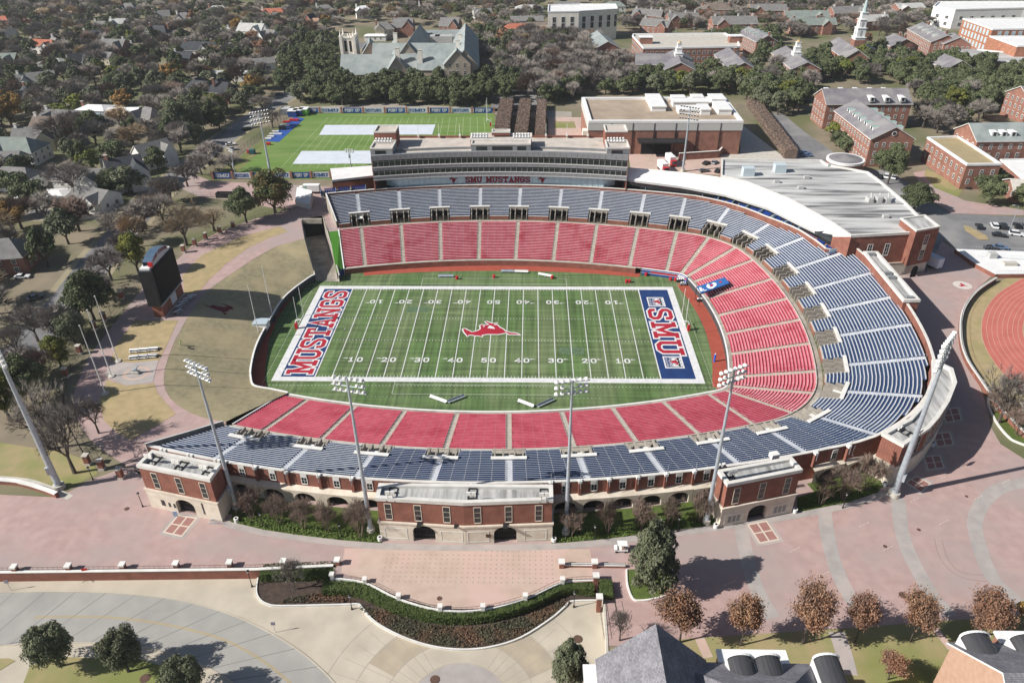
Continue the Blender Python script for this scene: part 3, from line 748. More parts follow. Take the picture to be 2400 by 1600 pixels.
for x, w_ in ((-8.7, .42), (-2, .3), (7, .42)): mb.box(x-w_, x+w_, -88.5, -87.3, 12.1, 12.35)
mb.build('wall_lamp', DKMET, pc)
mb = MB(); mb.box(3.4, 4.3, -87.95, -87.8, 9.2, 9.9); mb.build('plaque', mat('bronze', (.06, .035, .02), rough=.4), pc)
L4 = [at(320.4, 1088, 18.4), at(490.5, 1122, 18.4), at(516, 1086, 18.4), at(356, 1054, 18.4)]
pl = pavilion('brick corner pavilion at the left end of the near facade', [(p.x, p.y) for p in L4], None, 18.4, 12.3,
    [(0, .52, 2.1, 2.3)], [(0, (.2, .53, .86))], ())
tt = (L4[1]-L4[0]).normalized(); nn = Vector((tt.y, -tt.x, 0))
for f in (.12, .5, .88): q = L4[0].lerp(L4[1], f)-nn*3.2; floods(pl, q, tt, nn, 17.7)
mb = MB()
for f, w_, h_ in ((.2, .5, 1.2), (.29, .28, .9), (.36, .28, .9), (.78, .2, 2.4)):
    q = L4[0].lerp(L4[1], f)+nn*.14; mb.obox((q.x, q.y, G+1.2), tt, nn, w_*1.6, .05, h_*1.2)
mb.build('slit_window', GLASS, pl)
R4 = [at(1706, 1133, 18.5), at(1880, 1099, 18.5), at(1855, 1070, 18.5), at(1683, 1101, 18.5)]
pr = pavilion('brick pavilion with ticket windows at the right of the near facade', [(p.x, p.y) for p in R4], None, 18.5, 12.3,
    [(0, .5, 1.95, 2.4)], [(0, (.16, .5, .84))], [(0, .06, .3, .6, 3.0), (0, .7, .94, .6, 3.0)])
tt = (R4[1]-R4[0]).normalized(); nn = Vector((tt.y, -tt.x, 0))
floods(pr, R4[0].lerp(R4[1], .1)-nn*3.2, tt, nn, 17.8)
mb = MB()
for f in (.12, .18, .24, .76, .82, .88): q = R4[0].lerp(R4[1], f)+nn*.14; mb.obox((q.x, q.y, G+.9), tt, nn, .62, .06, 1.5)
mb.build('ticket_window', GREYM, pr)
mb = MB(); q = R4[0].lerp(R4[1], .82)-nn*5.0; mb.obox((q.x, q.y, 17.8), tt, nn, 1.6, 1.2, 1.0); mb.build('roof_hatch', WHITE, pr)
# curved pavilion at the closed end's near corner
SE = [(84.9, -65.4), (88.3, -63.3), (93.1, -58.4), (100.1, -47.8), (102.9, -41.5), (105.6, -45.2), (103.9, -50.5), (99.1, -57.3), (94.3, -62.9), (91.0, -66.2), (83.8, -71.4), (81.1, -68.0)]
pe = pavilion('curved brick pavilion with flat pale roof at the near right corner of the bowl', SE, None, 18.2, 12.2, [(7, .5, 1.6, 2.3), (6, .55, 1.6, 2.3)] if False else [], [], ())
P12 = ccw(SE)
for i in range(len(P12)):
    a, b_ = Vector((*P12[i], 0)), Vector((*P12[(i+1) % len(P12)], 0)); t = (b_-a).normalized(); nn = Vector((t.y, -t.x, 0)); L = (b_-a).length
    if nn.x > .5 and L > 4:
        for f in (.3, .7): q = a.lerp(b_, f)-nn*.05; window(pe, (q.x, q.y, 13), t, nn, 1.1, 3.7, STONE, GLASS, (0, 2), fw=.11)
q = Vector((86.5, -67.5, 0)); floods(pe, q, Vector((.8, .6, 0)), Vector((.6, -.8, 0)), 17.5)
pn = pavilion('long narrow brick pavilion with pale roof along the closed end', [(108.6, 14.8), (112.6, 14.8), (112.2, -14.0), (108.0, -14.1)], None, 18.2, 12.2, [], [], ())
mb = MB()
for y in (13.5, 1.5, -1, -12.5): mb.box(109.2, 111.3, y-.5, y+.5, 17.5, 18.3)
mb.build('roof_unit', [GREYM], pn)
# ---- press box
pb = thing('press_box', 'long grey press box with two bands of dark windows above the far stand', 'press box', (0, 85, G))
xs = [-46+92*i/46 for i in range(47)]
def yf(x, off=0): return PT(thx(x*.84), 37.9+off).y-.4
def bandmesh(x0, x1, off0, z0, z1, m, mb, flip=False):
    q = [x for x in xs if x0-.01 <= x <= x1+.01]
    mb.strip([Vector((x, yf(x, off0), z0)) for x in q], [Vector((x, yf(x, off0), z1)) for x in q], m)
    return q
mb = MB()
for z0, z1, o0 in ((17.9, 19.3, 0), (21.5, 22.6, 0), (25.3, 27.2, 0)):
    q = bandmesh(-46, 46, o0, z0, z1, 0, mb)
    for zz in (z0, z1): mb.strip([Vector((x, yf(x, o0), zz)) for x in q], [Vector((x, yf(x, o0+1.2), zz)) for x in q], 0)
mb.build('facade_band', GREYM, pb)
GREYD = mat('light_grey_trim', (.46, .46, .45), rough=.6)
mb = MB()
for z in (19.32, 22.62, 18.0):
    q = [x for x in xs]; mb.strip([Vector((x, yf(x, -.12), z)) for x in q], [Vector((x, yf(x, -.12), z+.28)) for x in q]); mb.strip([Vector((x, yf(x, -.12), z+.28)) for x in q], [Vector((x, yf(x, .5), z+.28)) for x in q])
mb.build('ledge_trim', GREYD, pb)
for z0, z1 in ((19.3, 21.5), (22.6, 25.3)):
    mb = MB(); bandmesh(-46, 46, .45, z0, z1, 0, mb); o = mb.build('window_band', GLASS, pb)
    mb = MB()
    for x in xs: mb.box(x-.05, x+.05, yf(x, .25), yf(x, .46), z0, z1)
    q = xs; zm = z1-.65
    mb.strip([Vector((x, yf(x, .4), zm)) for x in q], [Vector((x, yf(x, .4), zm+.07)) for x in q])
    mb.build('mullion', GREYD, o)
mb = MB()                                                  # upright joints on the grey bands
for x in xs:
    for z0, z1 in ((17.9, 19.3), (21.5, 22.6), (25.3, 27.2)): mb.box(x-.03, x+.03, yf(x)-.03, yf(x)+.02, z0, z1)
mb.build('panel_joint', mat('joint_grey', (.12, .12, .125)), pb)
mb = MB(); q = [x for x in xs if -39 < x < 39]
bandmesh(-38.2, 38.2, 1.6, 14.3, 18, 0, mb)
a = q[0]; mb.face([(a, yf(a, 1.6), 14.3), (a-4.5, yf(a, 4), 14.3), (a-4.5, yf(a, 4), 18), (a, yf(a, 1.6), 18)]); mb.face([(-a, yf(a, 1.6), 14.3), (4.5-a, yf(a, 4), 14.3), (4.5-a, yf(a, 4), 18), (-a, yf(a, 1.6), 18)])
gl = mb.build('club_glass', GLASSB, pb)
mb = MB()
for x in q: mb.box(x-.05, x+.05, yf(x, 1.45), yf(x, 1.62), 14.3, 18)
mb.build('glass_mullion', GREYD, gl)
mb = MB()
def onglass(a, y): x = -13+24*a; return (x, yf(x, 1.4), 15.1+y*2.1)
text(mb, 'SMU MUSTANGS', 1.3, onglass, 1.0, 0, (0, -.004, 0))
cx = sum(p.x for p in hp)/len(hp); cy = sum(p.y for p in hp)/len(hp)
mb.build('glass_lettering', mat('dark_red', (.22, .012, .03)), pb)
for xx in (-17.5, 15.5):
    mb = MB(); pts = [(xx+(p.x-cx)*.19, 0, 16.3-(p.y-cy)*.3) for p in hp]
    tr = geometry.tessellate_polygon([[Vector((p[0], p[2], 0)) for p in pts]])
    for t_ in tr: mb.face([(pts[i][0], yf(pts[i][0], 1.38), pts[i][2]) for i in t_])
    mb.build('glass_horse', MATS['dark_red'], pb)
DECK = mat('roof_deck', (.58, .52, .46), (.5, .45, .4), .3, .9, c3=(.36, .33, .3), scale3=.2, lo3=.5, hi3=.8)
mb = MB(); q = xs
mb.strip([Vector((x, yf(x, 1.2), 26.4)) for x in q], [Vector((x, 98, 26.4)) for x in q], 0); mb.build('roof', DECK, pb)
mb = MB(); mb.box(-46, 46, 97.6, 98, G, 27.2); mb.box(-46.2, -45.8, yf(-46, .3), 97.6, G, 26.9); mb.box(45.8, 46.2, yf(46, .3), 97.6, G, 26.9); mb.build('rear_wall', BRICK, pb)
mb = MB(); q = xs; mb.strip([Vector((x, yf(x, 5.5), 26.4)) for x in q], [Vector((x, yf(x, 5.5), 27.3)) for x in q]); mb.strip([Vector((x, yf(x, 5.5), 27.3)) for x in q], [Vector((x, yf(x, 5.8), 27.3)) for x in q]); mb.strip([Vector((x, yf(x, 5.8), 27.3)) for x in q], [Vector((x, yf(x, 5.8), 26.4)) for x in q]); mb.build('deck_parapet', GREYM, pb)
def roofbox(name, x0, x1, y0, y1, z0, z1, m, wins=()):
    mb_ = MB(); poly = [(x0, y0), (x1, y0), (x1, y1), (x0, y1)]
    mb_.prism(poly, z0, z1, 0, 1); o = mb_.build(name, [m, DECK], pb)
    mb_ = MB(); ring(mb_, inset(poly, -.1), inset(poly, .35), z1, z1+.55); mb_.build('roof_rim', RIM, o); return o
def pbwin(o, x0, x1, y, z0, z1):
    mb_ = MB(); mb_.box(x0, x1, y-.04, y+.02, z0, z1); mb_.build('opening', GLASS, o)
ct = roofbox('camera_gallery', -10.4, 11.2, yf(0, 1.2), 84.6, 26.4, 29.2, GREYM)
for x0, x1 in ((-8.6, -4.6), (-2.8, 4.6), (6.3, 9.6)): pbwin(ct, x0, x1, yf(0, 1.2), 27.2, 28.7)
roofbox('camera_gallery_rear', -11, 11.6, 84.65, 91.5, 26.4, 29.6, BRICK); roofbox('lift_housing', -3.2, 3.5, 88, 91, 30.2, 31.2, BRICK)
for s in (-1, 1):
    x0, x1 = (-46.5, -38.5) if s < 0 else (38.5, 46.5)
    o = roofbox('corner_gallery', x0, x1, yf(s*42, 1.2), 85, 26.4, 29.0, GREYM); pbwin(o, (x0+x1)/2-2.4, (x0+x1)/2+1.6, yf(s*42, 1.2), 27.2, 28.5)
    roofbox('stair_tower', x0, x1, 85.05, 93, 26.4, 32.2, BRICK)
mb = MB()
for x in (-41, -39.6, -38): pass
for xc, y in ((-42.5, 82.5), (42.5, 82.5), (-7.5, 85.5), (8, 85.5)):
    zz = 29.2 if abs(xc) > 20 else 29.9
    for k in range(6):
        for j in range(2): mb.sphere((xc-3+k*1.1, y+j*1.3, zz+.7+j*.5), .42, 6, 4)
    for j in range(2): mb.box(xc-3.2, xc+3, y+j*1.3-.06, y+j*1.3+.06, zz, zz+.5+j*.5)
mb.build('floodlight', PUREW, pb)
mb = MB()
for x in (-32, -24, -16, 17, 25, 33): mb.tube((x, 97, 26.4), (x, 97, 32), .07, n=5); mb.box(x-.35, x+.35, 96.6, 97.4, 27.2, 28)
mb.build('roof_mast', WHITE, pb)
# ---- suite terraces under white canopies
ROOFW = mat('white_membrane', (.8, .8, .79), (.7, .7, .69), .25, .6, c3=(.52, .52, .51), scale3=.3, lo3=.6, hi3=.85)
def canopy(label, front, back_, z, t0, t1, zw, step_seats):
    c = front[len(front)//2]
    th_ = thing('suite_terrace', label, 'canopy', (c.x, c.y, zw))
    def res(pts, n):
        L = [0]
        for i in range(1, len(pts)): L.append(L[-1]+(pts[i]-pts[i-1]).length)
        out = []
        for k in range(n):
            s = L[-1]*k/(n-1); i = 1
            while i < len(L)-1 and L[i] < s: i += 1
            f = (s-L[i-1])/(L[i]-L[i-1]); out.append(pts[i-1].lerp(pts[i], f))
        return out
    F = res(front, 26); B = res(back_, 26); V3 = lambda p, zz: Vector((p.x, p.y, zz)); zk = back_[0].z
    mb = MB()
    mb.strip([V3(p, p.z) for p in F], [V3(p, zk) for p in B], 0); mb.strip([V3(p, p.z-.8) for p in F], [V3(p, p.z) for p in F], 1)
    mb.strip([V3(p.lerp(q, .12), p.z-.8) for p, q in zip(F, B)], [V3(p, p.z-.8) for p in F], 1)
    mb.strip([V3(p, zk) for p in B], [V3(p, G) for p in B], 2)
    for e in (0, -1): mb.face([V3(F[e], F[e].z-.8), V3(B[e], F[e].z-.8), V3(B[e], zk), F[e]], 1)
    mb.build('canopy_roof', [ROOFW, GREYD, BRICK], th_)
    W2 = [p.lerp(q, .35) for p, q in zip(F, B)]
    mb = MB(); mb.strip([V3(p, zw) for p in W2], [V3(p, p.z-.1) for p in W2]); mb.build('suite_window', GLASS, th_)
    ts_ = span(t0, t1, 2.0)
    mb = MB()
    for k in range(4):
        d = .35+k*.95; z0 = zw-1.2+k*.32
        mb.strip([PT(t, dmax(t)+.85+d, z0-.4) for t in ts_], [PT(t, dmax(t)+.85+d, z0) for t in ts_], 0)
        mb.strip([PT(t, dmax(t)+.85+d, z0) for t in ts_], [PT(t, dmax(t)+.85+d+.95, z0) for t in ts_], 0)
    mb.build('terrace_step', CONC, th_)
    mb = MB()
    t = t0
    while t < t1:
        for k in range(4):
            d = .8+k*.95; z0 = zw-1.2+k*.32; p = PT(t, dmax(t)+.85+d); n_ = (PT(t, 2)-PT(t, 1)).normalized(); tg = Vector((-n_.y, n_.x, 0))
            q = p+n_*.25; mb.obox((p.x, p.y, z0+.12), tg, n_, .5, .45, .3); mb.obox((q.x, q.y, z0+.4), tg, n_, .5, .1, .5)
        t += degrees(.68/(RAD(t)+42))
        if int((t-t0)/degrees(5.0/(RAD(t)+42))) != int((t-t0-degrees(.68/(RAD(t)+42)))/degrees(5.0/(RAD(t)+42))): t += degrees(.9/(RAD(t)+42))
    mb.build('blue_seats', mat('suite_seat_blue', (.015, .055, .26), (.012, .04, .2), .5, .45), th_)
    mb = MB()
    n = 9 if len(ts_) > 14 else 3
    for i in range(n+1):
        t = t0+(t1-t0)*i/n; n_ = (PT(t, 2)-PT(t, 1)).normalized(); p = PT(t, dmax(t)+1.0); q = PT(t, dmax(t)+4.4); tg = Vector((-n_.y, n_.x, 0))
        c_ = (p+q)/2; mb.obox((c_.x, c_.y, zw-.6), tg, n_, .08, 3.4, 1.4)
    mb.build('glass_divider', GLASSB, th_)
fr = [at(*q) for q in ((1470, 420, 17.8), (1530, 428, 17.8), (1600, 437, 17.4), (1700, 456, 16.5), (1800, 487, 16.0), (1880, 527, 16.0), (1957, 563, 16.4))]
bk = ats([(1470, 392), (1600, 404), (1680, 414), (1750, 427), (1850, 467), (1950, 522), (1995, 555)], 21.2)
canopy('white curved canopy over blue suite seats along the far right of the bowl', fr, bk, 17.8, 9.0, thx(44), 14.4, True)
canopy('short white canopy over the suites left of the press box', ats([(779, 422), (877, 411)], 17.2), ats([(774, 395), (872, 388)], 17.2), 17.2, thx(-41), thx(-54), 14.4, True)
V2_ = lambda p: (p.x, p.y)
# ---- club building behind the corner
zc = 21.5
CB = [V2_(p) for p in ats([(1995, 551), (2147, 543), (2197, 535), (2165, 516), (2120, 470), (2060, 420), (2035, 402), (1940, 384), (1925, 374), (1692, 372), (1690, 410), (1750, 425), (1850, 465), (1950, 520)], zc)]
cb = thing('club_building', 'big low brick building with streaky white roof behind the far right corner', 'building', (112, 50, G))
CBR = inset(CB, .05)
mb = MB(); mb.prism(CBR, 11.6, zc-.8, 0); mb.build('brick_wall', BRICK, cb)
mb = MB(); mb.prism(inset(CB, -.12), G, 11.4, 0); mb.build('stone_base', STONE, cb)
mb = MB(); mb.prism(inset(CB, -.25), 11.4, 11.65, 0); mb.build('string_course', STONE, cb)
MEMB = mat('streaked_membrane', (.58, .58, .57), (.40, .40, .395), .5, .8, lo=.35, hi=.65, stretch=(.10, 1.0, 1, .42), c3=(.11, .11, .115), scale3=.42, lo3=.47, hi3=.66, detail=9)
mb = MB(); mb.poly([(p[0], p[1], zc-.65) for p in inset(CB, .4)]); mb.build('roof', MEMB, cb)
mb = MB(); ring(mb, inset(CB, -.1), inset(CB, .5), zc-.8, zc); mb.build('parapet', RIM, cb)
mb = MB()
for u, v in ((1752, 410), (1826, 402)): p = at(u, v, zc-.6); mb.box(p.x-2, p.x+2, p.y-1.5, p.y+1.5, zc-.6, zc+2.2)
mb.build('roof_vent', mat('pale_blue_metal', (.5, .58, .62), rough=.5), cb)
mb = MB(); p = at(2060, 472, zc-.6)
for k in range(3): mb.box(p.x-4+k*2.8, p.x-2.4+k*2.8, p.y-1.5, p.y+1.5, zc-.6, zc+.9+.3*(k % 2)); mb.tube((p.x-3.2+k*2.8, p.y-1.5, zc+.4), (p.x-2+k*2.8, p.y+2, zc+1.3), .35, n=6)
for u, v in ((1876, 442), (1757, 397), (1945, 389), (2075, 510), (1890, 418), (1820, 428)): q = at(u, v, zc-.6); mb.box(q.x-.9, q.x+.9, q.y-.6, q.y+.6, zc-.6, zc+.3)
mb.build('roof_equipment', GREYD, cb)
tw = [(123.9, 18.2), (132.1, 21.3), (131.6, 30), (123.2, 27.5)]
mb = MB(); mb.prism(tw, 11.7, zc+1.3, 0); mb.build('corner_tower', BRICK, cb); mb = MB(); mb.poly([(p[0], p[1], zc+1.34) for p in inset(ccw(tw), .2)]); mb.build('tower_roof', ROOFG, cb)
mb = MB(); ring(mb, inset(tw, -.1), inset(tw, .5), zc+1.3, zc+1.8); mb.build('tower_rim', RIM, cb)
a, b_ = Vector((123.9, 18.2, 0)), Vector((132.1, 21.3, 0)); t = (b_-a).normalized(); nn = Vector((t.y, -t.x, 0))
for z in (13.2, 18.0): q = a.lerp(b_, .55); window(cb, (q.x, q.y, z), t, nn, 1.5, 3, WHITE, GLASS, (1, 2))
q = a.lerp(b_, .55); mb = MB(); mb.obox((q.x+nn.x*.05, q.y+nn.y*.05, 16.4), t, nn, 1.7, .08, 1.4); mb.build('spandrel', STONE, cb)
a2, b2 = Vector((104.5, 16.5, 0)), Vector((123.9, 18.4, 0)); t2 = (b2-a2).normalized(); n2 = Vector((t2.y, -t2.x, 0))
for f in (.35, .62): q = a2.lerp(b2, f); window(cb, (q.x-n2.x*.0, q.y, 15.6), t2, n2, 1.3, 3.6, WHITE, GLASS, (1, 2))
mb = MB(); q = a.lerp(b_, .45)+nn*.16; c_ = Vector((q.x, q.y, G))
A = [(-1.2*cos(pi*i/10), 2.6+1.2*sin(pi*i/10)) for i in range(11)]
pts = [(-1.2, 0)]+A+[(1.2, 0)]
for i in range(10): mb.face([c_+t*A[i][0], c_+t*A[i+1][0], c_+t*A[i+1][0]+Vector((0, 0, A[i+1][1])), c_+t*A[i][0]+Vector((0, 0, A[i][1]))])
mb.build('arched_doorway', BLACK, cb)
# ================================================================ ground
def smooth(P, n=4):
    """Catmull-Rom through points"""
    out = []; m = len(P)
    for i in range(m-1):
        p0, p1, p2, p3 = P[max(0, i-1)], P[i], P[i+1], P[min(m-1, i+2)]
        for k in range(n):
            t = k/n
            out.append(.5*((2*p1)+(p2-p0)*t+(2*p0-5*p1+4*p2-p3)*t*t+(3*p1-p0-3*p2+p3)*t*t*t))
    out.append(P[-1].copy()); return out
def V2(p): return (p.x, p.y)
BERM_O = smooth(ats([(713.6, 559.5), (686, 567), (647, 578), (596, 606), (545, 640), (501, 670), (470, 700), (439, 745), (420, 780), (409, 800), (388, 858), (385, 902), (402, 936), (439, 963), (477, 978), (528, 988.7)]), 3)
BERM_I = smooth(ats([(737, 643), (728, 647), (712, 658), (690, 674), (667, 694), (650, 716), (637, 738), (613, 779), (596, 817), (586, 861), (586, 885), (594, 904), (634, 912), (674, 920.5)], 2.4), 3)
hole = [V2(p) for p in curve(21.8, left_lim(21.8), right_lim(21.8))]
rf = [at(797, 541), at(771, 543), at(757, 506), at(705, 513)]
hole += [V2(p) for p in rf]+[V2(p) for p in BERM_O]
LOWP = ats([(-500, 1347), (600, 1334), (782, 1325), (779, 1353), (862, 1366), (945, 1402), (1035, 1427), (1135, 1426), (1235, 1401), (1316, 1366), (1400, 1361), (1416, 1376), (1425, 1500), (1440, 1900), (-700, 1900)], G)
low = [V2(p) for p in LOWP]
def inside(x, y, poly):
    c = False; j = len(poly)-1
    for i in range(len(poly)):
        xi, yi = poly[i]; xj, yj = poly[j]
        if (yi > y) != (yj > y) and x < (xj-xi)*(y-yi)/(yj-yi)+xi: c = not c
        j = i
    return c
def sheet_with_holes(name, outer, holes, z, m):
    vs = []; es = []
    for poly in [outer]+holes:
        n0 = len(vs); vs += [Vector(p) for p in poly]; es += [(n0+i, n0+(i+1) % len(poly)) for i in range(len(poly))]
    v, e, f, *_ = geometry.delaunay_2d_cdt(vs, es, [], 0, 1e-4)
    mb = MB(); mb.v = [(p.x, p.y, z) for p in v]
    for t in f:
        c = sum((v[i] for i in t), Vector((0, 0)))/len(t)
        if inside(c.x, c.y, outer) and not any(inside(c.x, c.y, h) for h in holes):
            a, b_, d = (v[i] for i in t[:3])
            if (b_-a).cross(d-a) < 0: t = t[::-1]
            mb.f.append(tuple(t)); mb.m.append(0)
    return mb.build(name, m, loc=(0, 0, z))
GRASSY = mat('winter_ground', (.19, .165, .115), (.28, .23, .165), .12, .95, c3=(.13, .14, .065), scale3=.03, lo3=.45, hi3=.6)
o = sheet_with_holes('ground', [(-1800, -500), (1800, -500), (1800, 2600), (-1800, 2600)], [hole, low], G, GRASSY); tag(o, kind='structure')
PINK = mat('pink_pavers', (.46, .325, .30), (.39, .27, .25), .5, .9, c3=(.37, .30, .285), scale3=.07, lo3=.42, hi3=.66, detail=10)
PINK2 = mat('pale_pavers', (.53, .41, .34), (.47, .35, .29), .4, .9, c3=(.56, .40, .35), scale3=.12)
GREYP = mat('grey_pavers', (.39, .36, .34), (.34, .31, .295), .5, .9, c3=(.44, .385, .36), scale3=.2)
DRIVE = mat('drive_concrete', (.53, .475, .385), (.46, .41, .33), .25, .9, c3=(.36, .325, .265), scale3=.1, lo3=.48, hi3=.72, detail=8)
ROADC = mat('road_concrete', (.37, .36, .335), (.33, .32, .3), .3, .9, c3=(.26, .255, .24), scale3=.09, lo3=.5, hi3=.75, detail=8)
ASPH = mat('asphalt', (.20, .20, .205), (.165, .165, .17), .4, .9, c3=(.27, .265, .26), scale3=.06)
LAWN = mat('lawn', (.27, .26, .115), (.35, .28, .15), .35, .95, c3=(.20, .22, .07), scale3=.07)
DRY = mat('dry_lawn', (.42, .325, .18), (.34, .27, .15), .5, .95, c3=(.28, .26, .11), scale3=.08, lo3=.5, hi3=.7)
LUSH = mat('lush_bed', (.10, .14, .03), (.07, .10, .025), 1.2, .95)
MULCH = mat('mulch', (.085, .06, .048), (.05, .036, .03), 1.5, .95)
def sheet(name, pts, z, m, n=0, raw=False):
    P = pts if raw else ats(pts, z)
    mb = MB(); mb.poly([Vector((p.x, p.y, z)) for p in P]); return tag(mb.build(name, m), kind='structure')
def band(name, line, w, z, m, sm=4, kind=True, raw=False, base=None):
    P = smooth(line if raw else ats(line, z if base is None else base), sm); A = []; B = []
    for i, p in enumerate(P):
        d = (P[min(i+1, len(P)-1)]-P[max(i-1, 0)]).normalized(); n_ = Vector((-d.y, d.x, 0))*w/2
        A.append(Vector((*(p+n_).xy, z))); B.append(Vector((*(p-n_).xy, z)))
    mb = MB(); mb.strip(B, A); o = mb.build(name, m)
    return tag(o, kind='structure') if kind else o
def offs(line, o, z=None):
    out = []
    for i, p in enumerate(line):
        d = (line[min(i+1, len(line)-1)]-line[max(i-1, 0)]).normalized(); q = p+Vector((-d.y, d.x, 0))*o
        out.append(Vector((q.x, q.y, p.z if z is None else z)))
    return out
# front plaza
pl_px = ats([(2330, 640), (2290, 680), (2255, 735), (2249, 790), (2262, 845), (2295, 900), (2315, 960), (2322, 1000), (2345, 1040), (2400, 1075), (2600, 1160), (2600, 1440), (2400, 1460), (2000, 1490), (1545, 1512), (1425, 1512), (1416, 1376), (1400, 1361), (1316, 1366), (1235, 1401), (1135, 1426), (1035, 1427), (945, 1402), (862, 1366), (779, 1353), (782, 1325), (600, 1334), (-500, 1347), (-500, 1135), (135, 1165), (225, 1120), (290, 1095), (330, 1105)], G)
inner = [PT(t, 30, G) for t in span(left_lim(30), 20, 4)]
tag(sheet('plaza', pl_px+inner+ats([(2130, 600), (2200, 560), (2260, 600)], G), G+.02, PINK, raw=True), kind='structure')
sheet('forecourt', [(808, 1284), (1382, 1286), (1390, 1322), (1388, 1359), (1316, 1364), (1235, 1399), (1135, 1424), (1035, 1425), (945, 1400), (862, 1364), (800, 1340)], G+.04, PINK2)
mb = MB(); o_ = at(1090, 1300); ux = Vector((1, 0, 0))
for i in range(-15, 16):
    for j in range(-7, 5):
        p = Vector((i*1.0+.5, -89.6+j*1.0-.0, 0)); q = (p.x, p.y)
        if inside(q[0], q[1], [V2(a) for a in ats([(815, 1290), (1375, 1292), (1380, 1345), (1300, 1362), (1235, 1390), (1135, 1415), (1035, 1416), (945, 1392), (870, 1362), (812, 1335)], G)]): mb.box(p.x-.13, p.x+.13, p.y-.13, p.y+.13, G+.042, G+.05)
tag(mb.build('paving_inset', mat('inset_stone', (.36, .3, .26))), kind='structure')
band('paving_strip', [(525, 1226), (620, 1247), (700, 1259), (800, 1271), (893, 1279), (1095, 1283), (1293, 1280), (1400, 1272), (1500, 1260), (1600, 1247), (1680, 1236), (1860, 1208), (2000, 1180), (2090, 1150)], 1.5, G+.05, GREYP)
for ln in ([(1737, 1235), (1746, 1284), (1760, 1338), (1780, 1393), (1812, 1448)], [(1932, 1190), (1940, 1257), (1958, 1325), (1978, 1372), (1998, 1407), (2030, 1445)], [(2105, 1165), (2111, 1230), (2126, 1284), (2152, 1338), (2182, 1390), (2228, 1444)], [(2470, 1115), (2400, 1131), (2350, 1141), (2308, 1172), (2285, 1219), (2291, 1264), (2312, 1325), (2342, 1372), (2400, 1418)]):
    band('paving_band', ln, 2.6, G+.03, GREYP)
CRW = mat('cross_white', (.62, .53, .45)); CRR = mat('cross_brick', (.36, .19, .165), (.31, .16, .14), .8)
def cross(px, name='paving_cross'):
    P = ats(px, G); bl = lambda a, c: (P[0].lerp(P[1], a)).lerp(P[3].lerp(P[2], a), c)
    bd = MB(); q = [bl(a, c) for a, c in ((-.14, -.1), (1.14, -.1), (1.14, 1.1), (-.14, 1.1))]; bd.face([(p.x, p.y, G+.035) for p in q]); tag(bd.build('cross_surround', GREYP), kind='structure')
    m1 = MB(); m1.face([(p.x, p.y, G+.055) for p in P]); o = tag(m1.build(name, CRW), kind='structure')
    m2 = MB()
    for a0 in (.08, .54):
        for c0 in (.07, .53): m2.face([(*bl(a, c).xy, G+.065) for a, c in ((a0, c0), (a0+.38, c0), (a0+.38, c0+.4), (a0, c0+.4))])
    m2.build('cross_square', CRR, o)
cross([(417, 1206), (463, 1213), (426, 1258), (381, 1248)]); cross([(1750, 1228), (1797, 1219), (1828, 1265), (1780, 1274)]); cross([(2121, 1130), (2148, 1115), (2182, 1133), (2158, 1155)])
for c in ((2228, 973), (2208, 1030), (2186, 1084)): cross([(c[0]-22, c[1]-14), (c[0]+18, c[1]-18), (c[0]+28, c[1]+12), (c[0]-12, c[1]+18)])
mb = MB()
for u, v in ((2025, 1229), (1863, 1288), (1931, 1345), (2081, 1285), (2212, 1224), (2293, 1166), (2143, 1172), (2207, 1122), (2358, 1128), (1710, 1366), (1772, 1424)):
    p = at(u, v); d = Vector((.86, .45, 0)); n_ = Vector((-d.y, d.x, 0))
    for k in range(3): q = p+d*(k*.95-.95); mb.face([(*(q-d*.36-n_*.06).xy, G+.07), (*(q+d*.36-n_*.06).xy, G+.07), (*(q+d*.36+n_*.06).xy, G+.07), (*(q-d*.36+n_*.06).xy, G+.07)])
tag(mb.build('painted_dash', CRW), kind='structure')
sheet('round_emblem', [at(2255.5, 668.6).xy.to_3d()+Vector((2.6*cos(a*pi/12), 2.6*sin(a*pi/12), G)) for a in range(24)], G+.06, mat('emblem_white', (.6, .56, .52)), raw=True)
mb = MB(); e0 = at(2255.5, 668.6)
mb.poly([Vector((e0.x+(p.x-cx)*.16, e0.y+(p.y-cy)*.3, G+.075)) for p in hp]); tag(mb.build('emblem_horse', CRIM), kind='structure')
TYREM = mat('tyre_marks', (.3, .215, .2))
for rr in (0, 1.1): band('skid_mark', [at(2190, 1262), at(2200, 1300), at(2225, 1335), at(2265, 1356), at(2320, 1362)] if rr == 0 else offs(ats([(2190, 1262), (2200, 1300), (2225, 1335), (2265, 1356), (2320, 1362)]), 1.3), .13, G+.028, TYREM, raw=True)
# planting strips under the facade
for px in ([(540, 1222), (620, 1241), (700, 1253), (800, 1265), (893, 1272), (893, 1215), (700, 1188), (560, 1158)], [(1293, 1273), (1400, 1264), (1500, 1252), (1600, 1239), (1680, 1228), (1690, 1178), (1500, 1200), (1293, 1218)], [(1868, 1200), (1990, 1176), (2060, 1152), (2066, 1118), (1950, 1140), (1868, 1165)]):
    sheet('planting_bed', px, G+.08, LUSH)
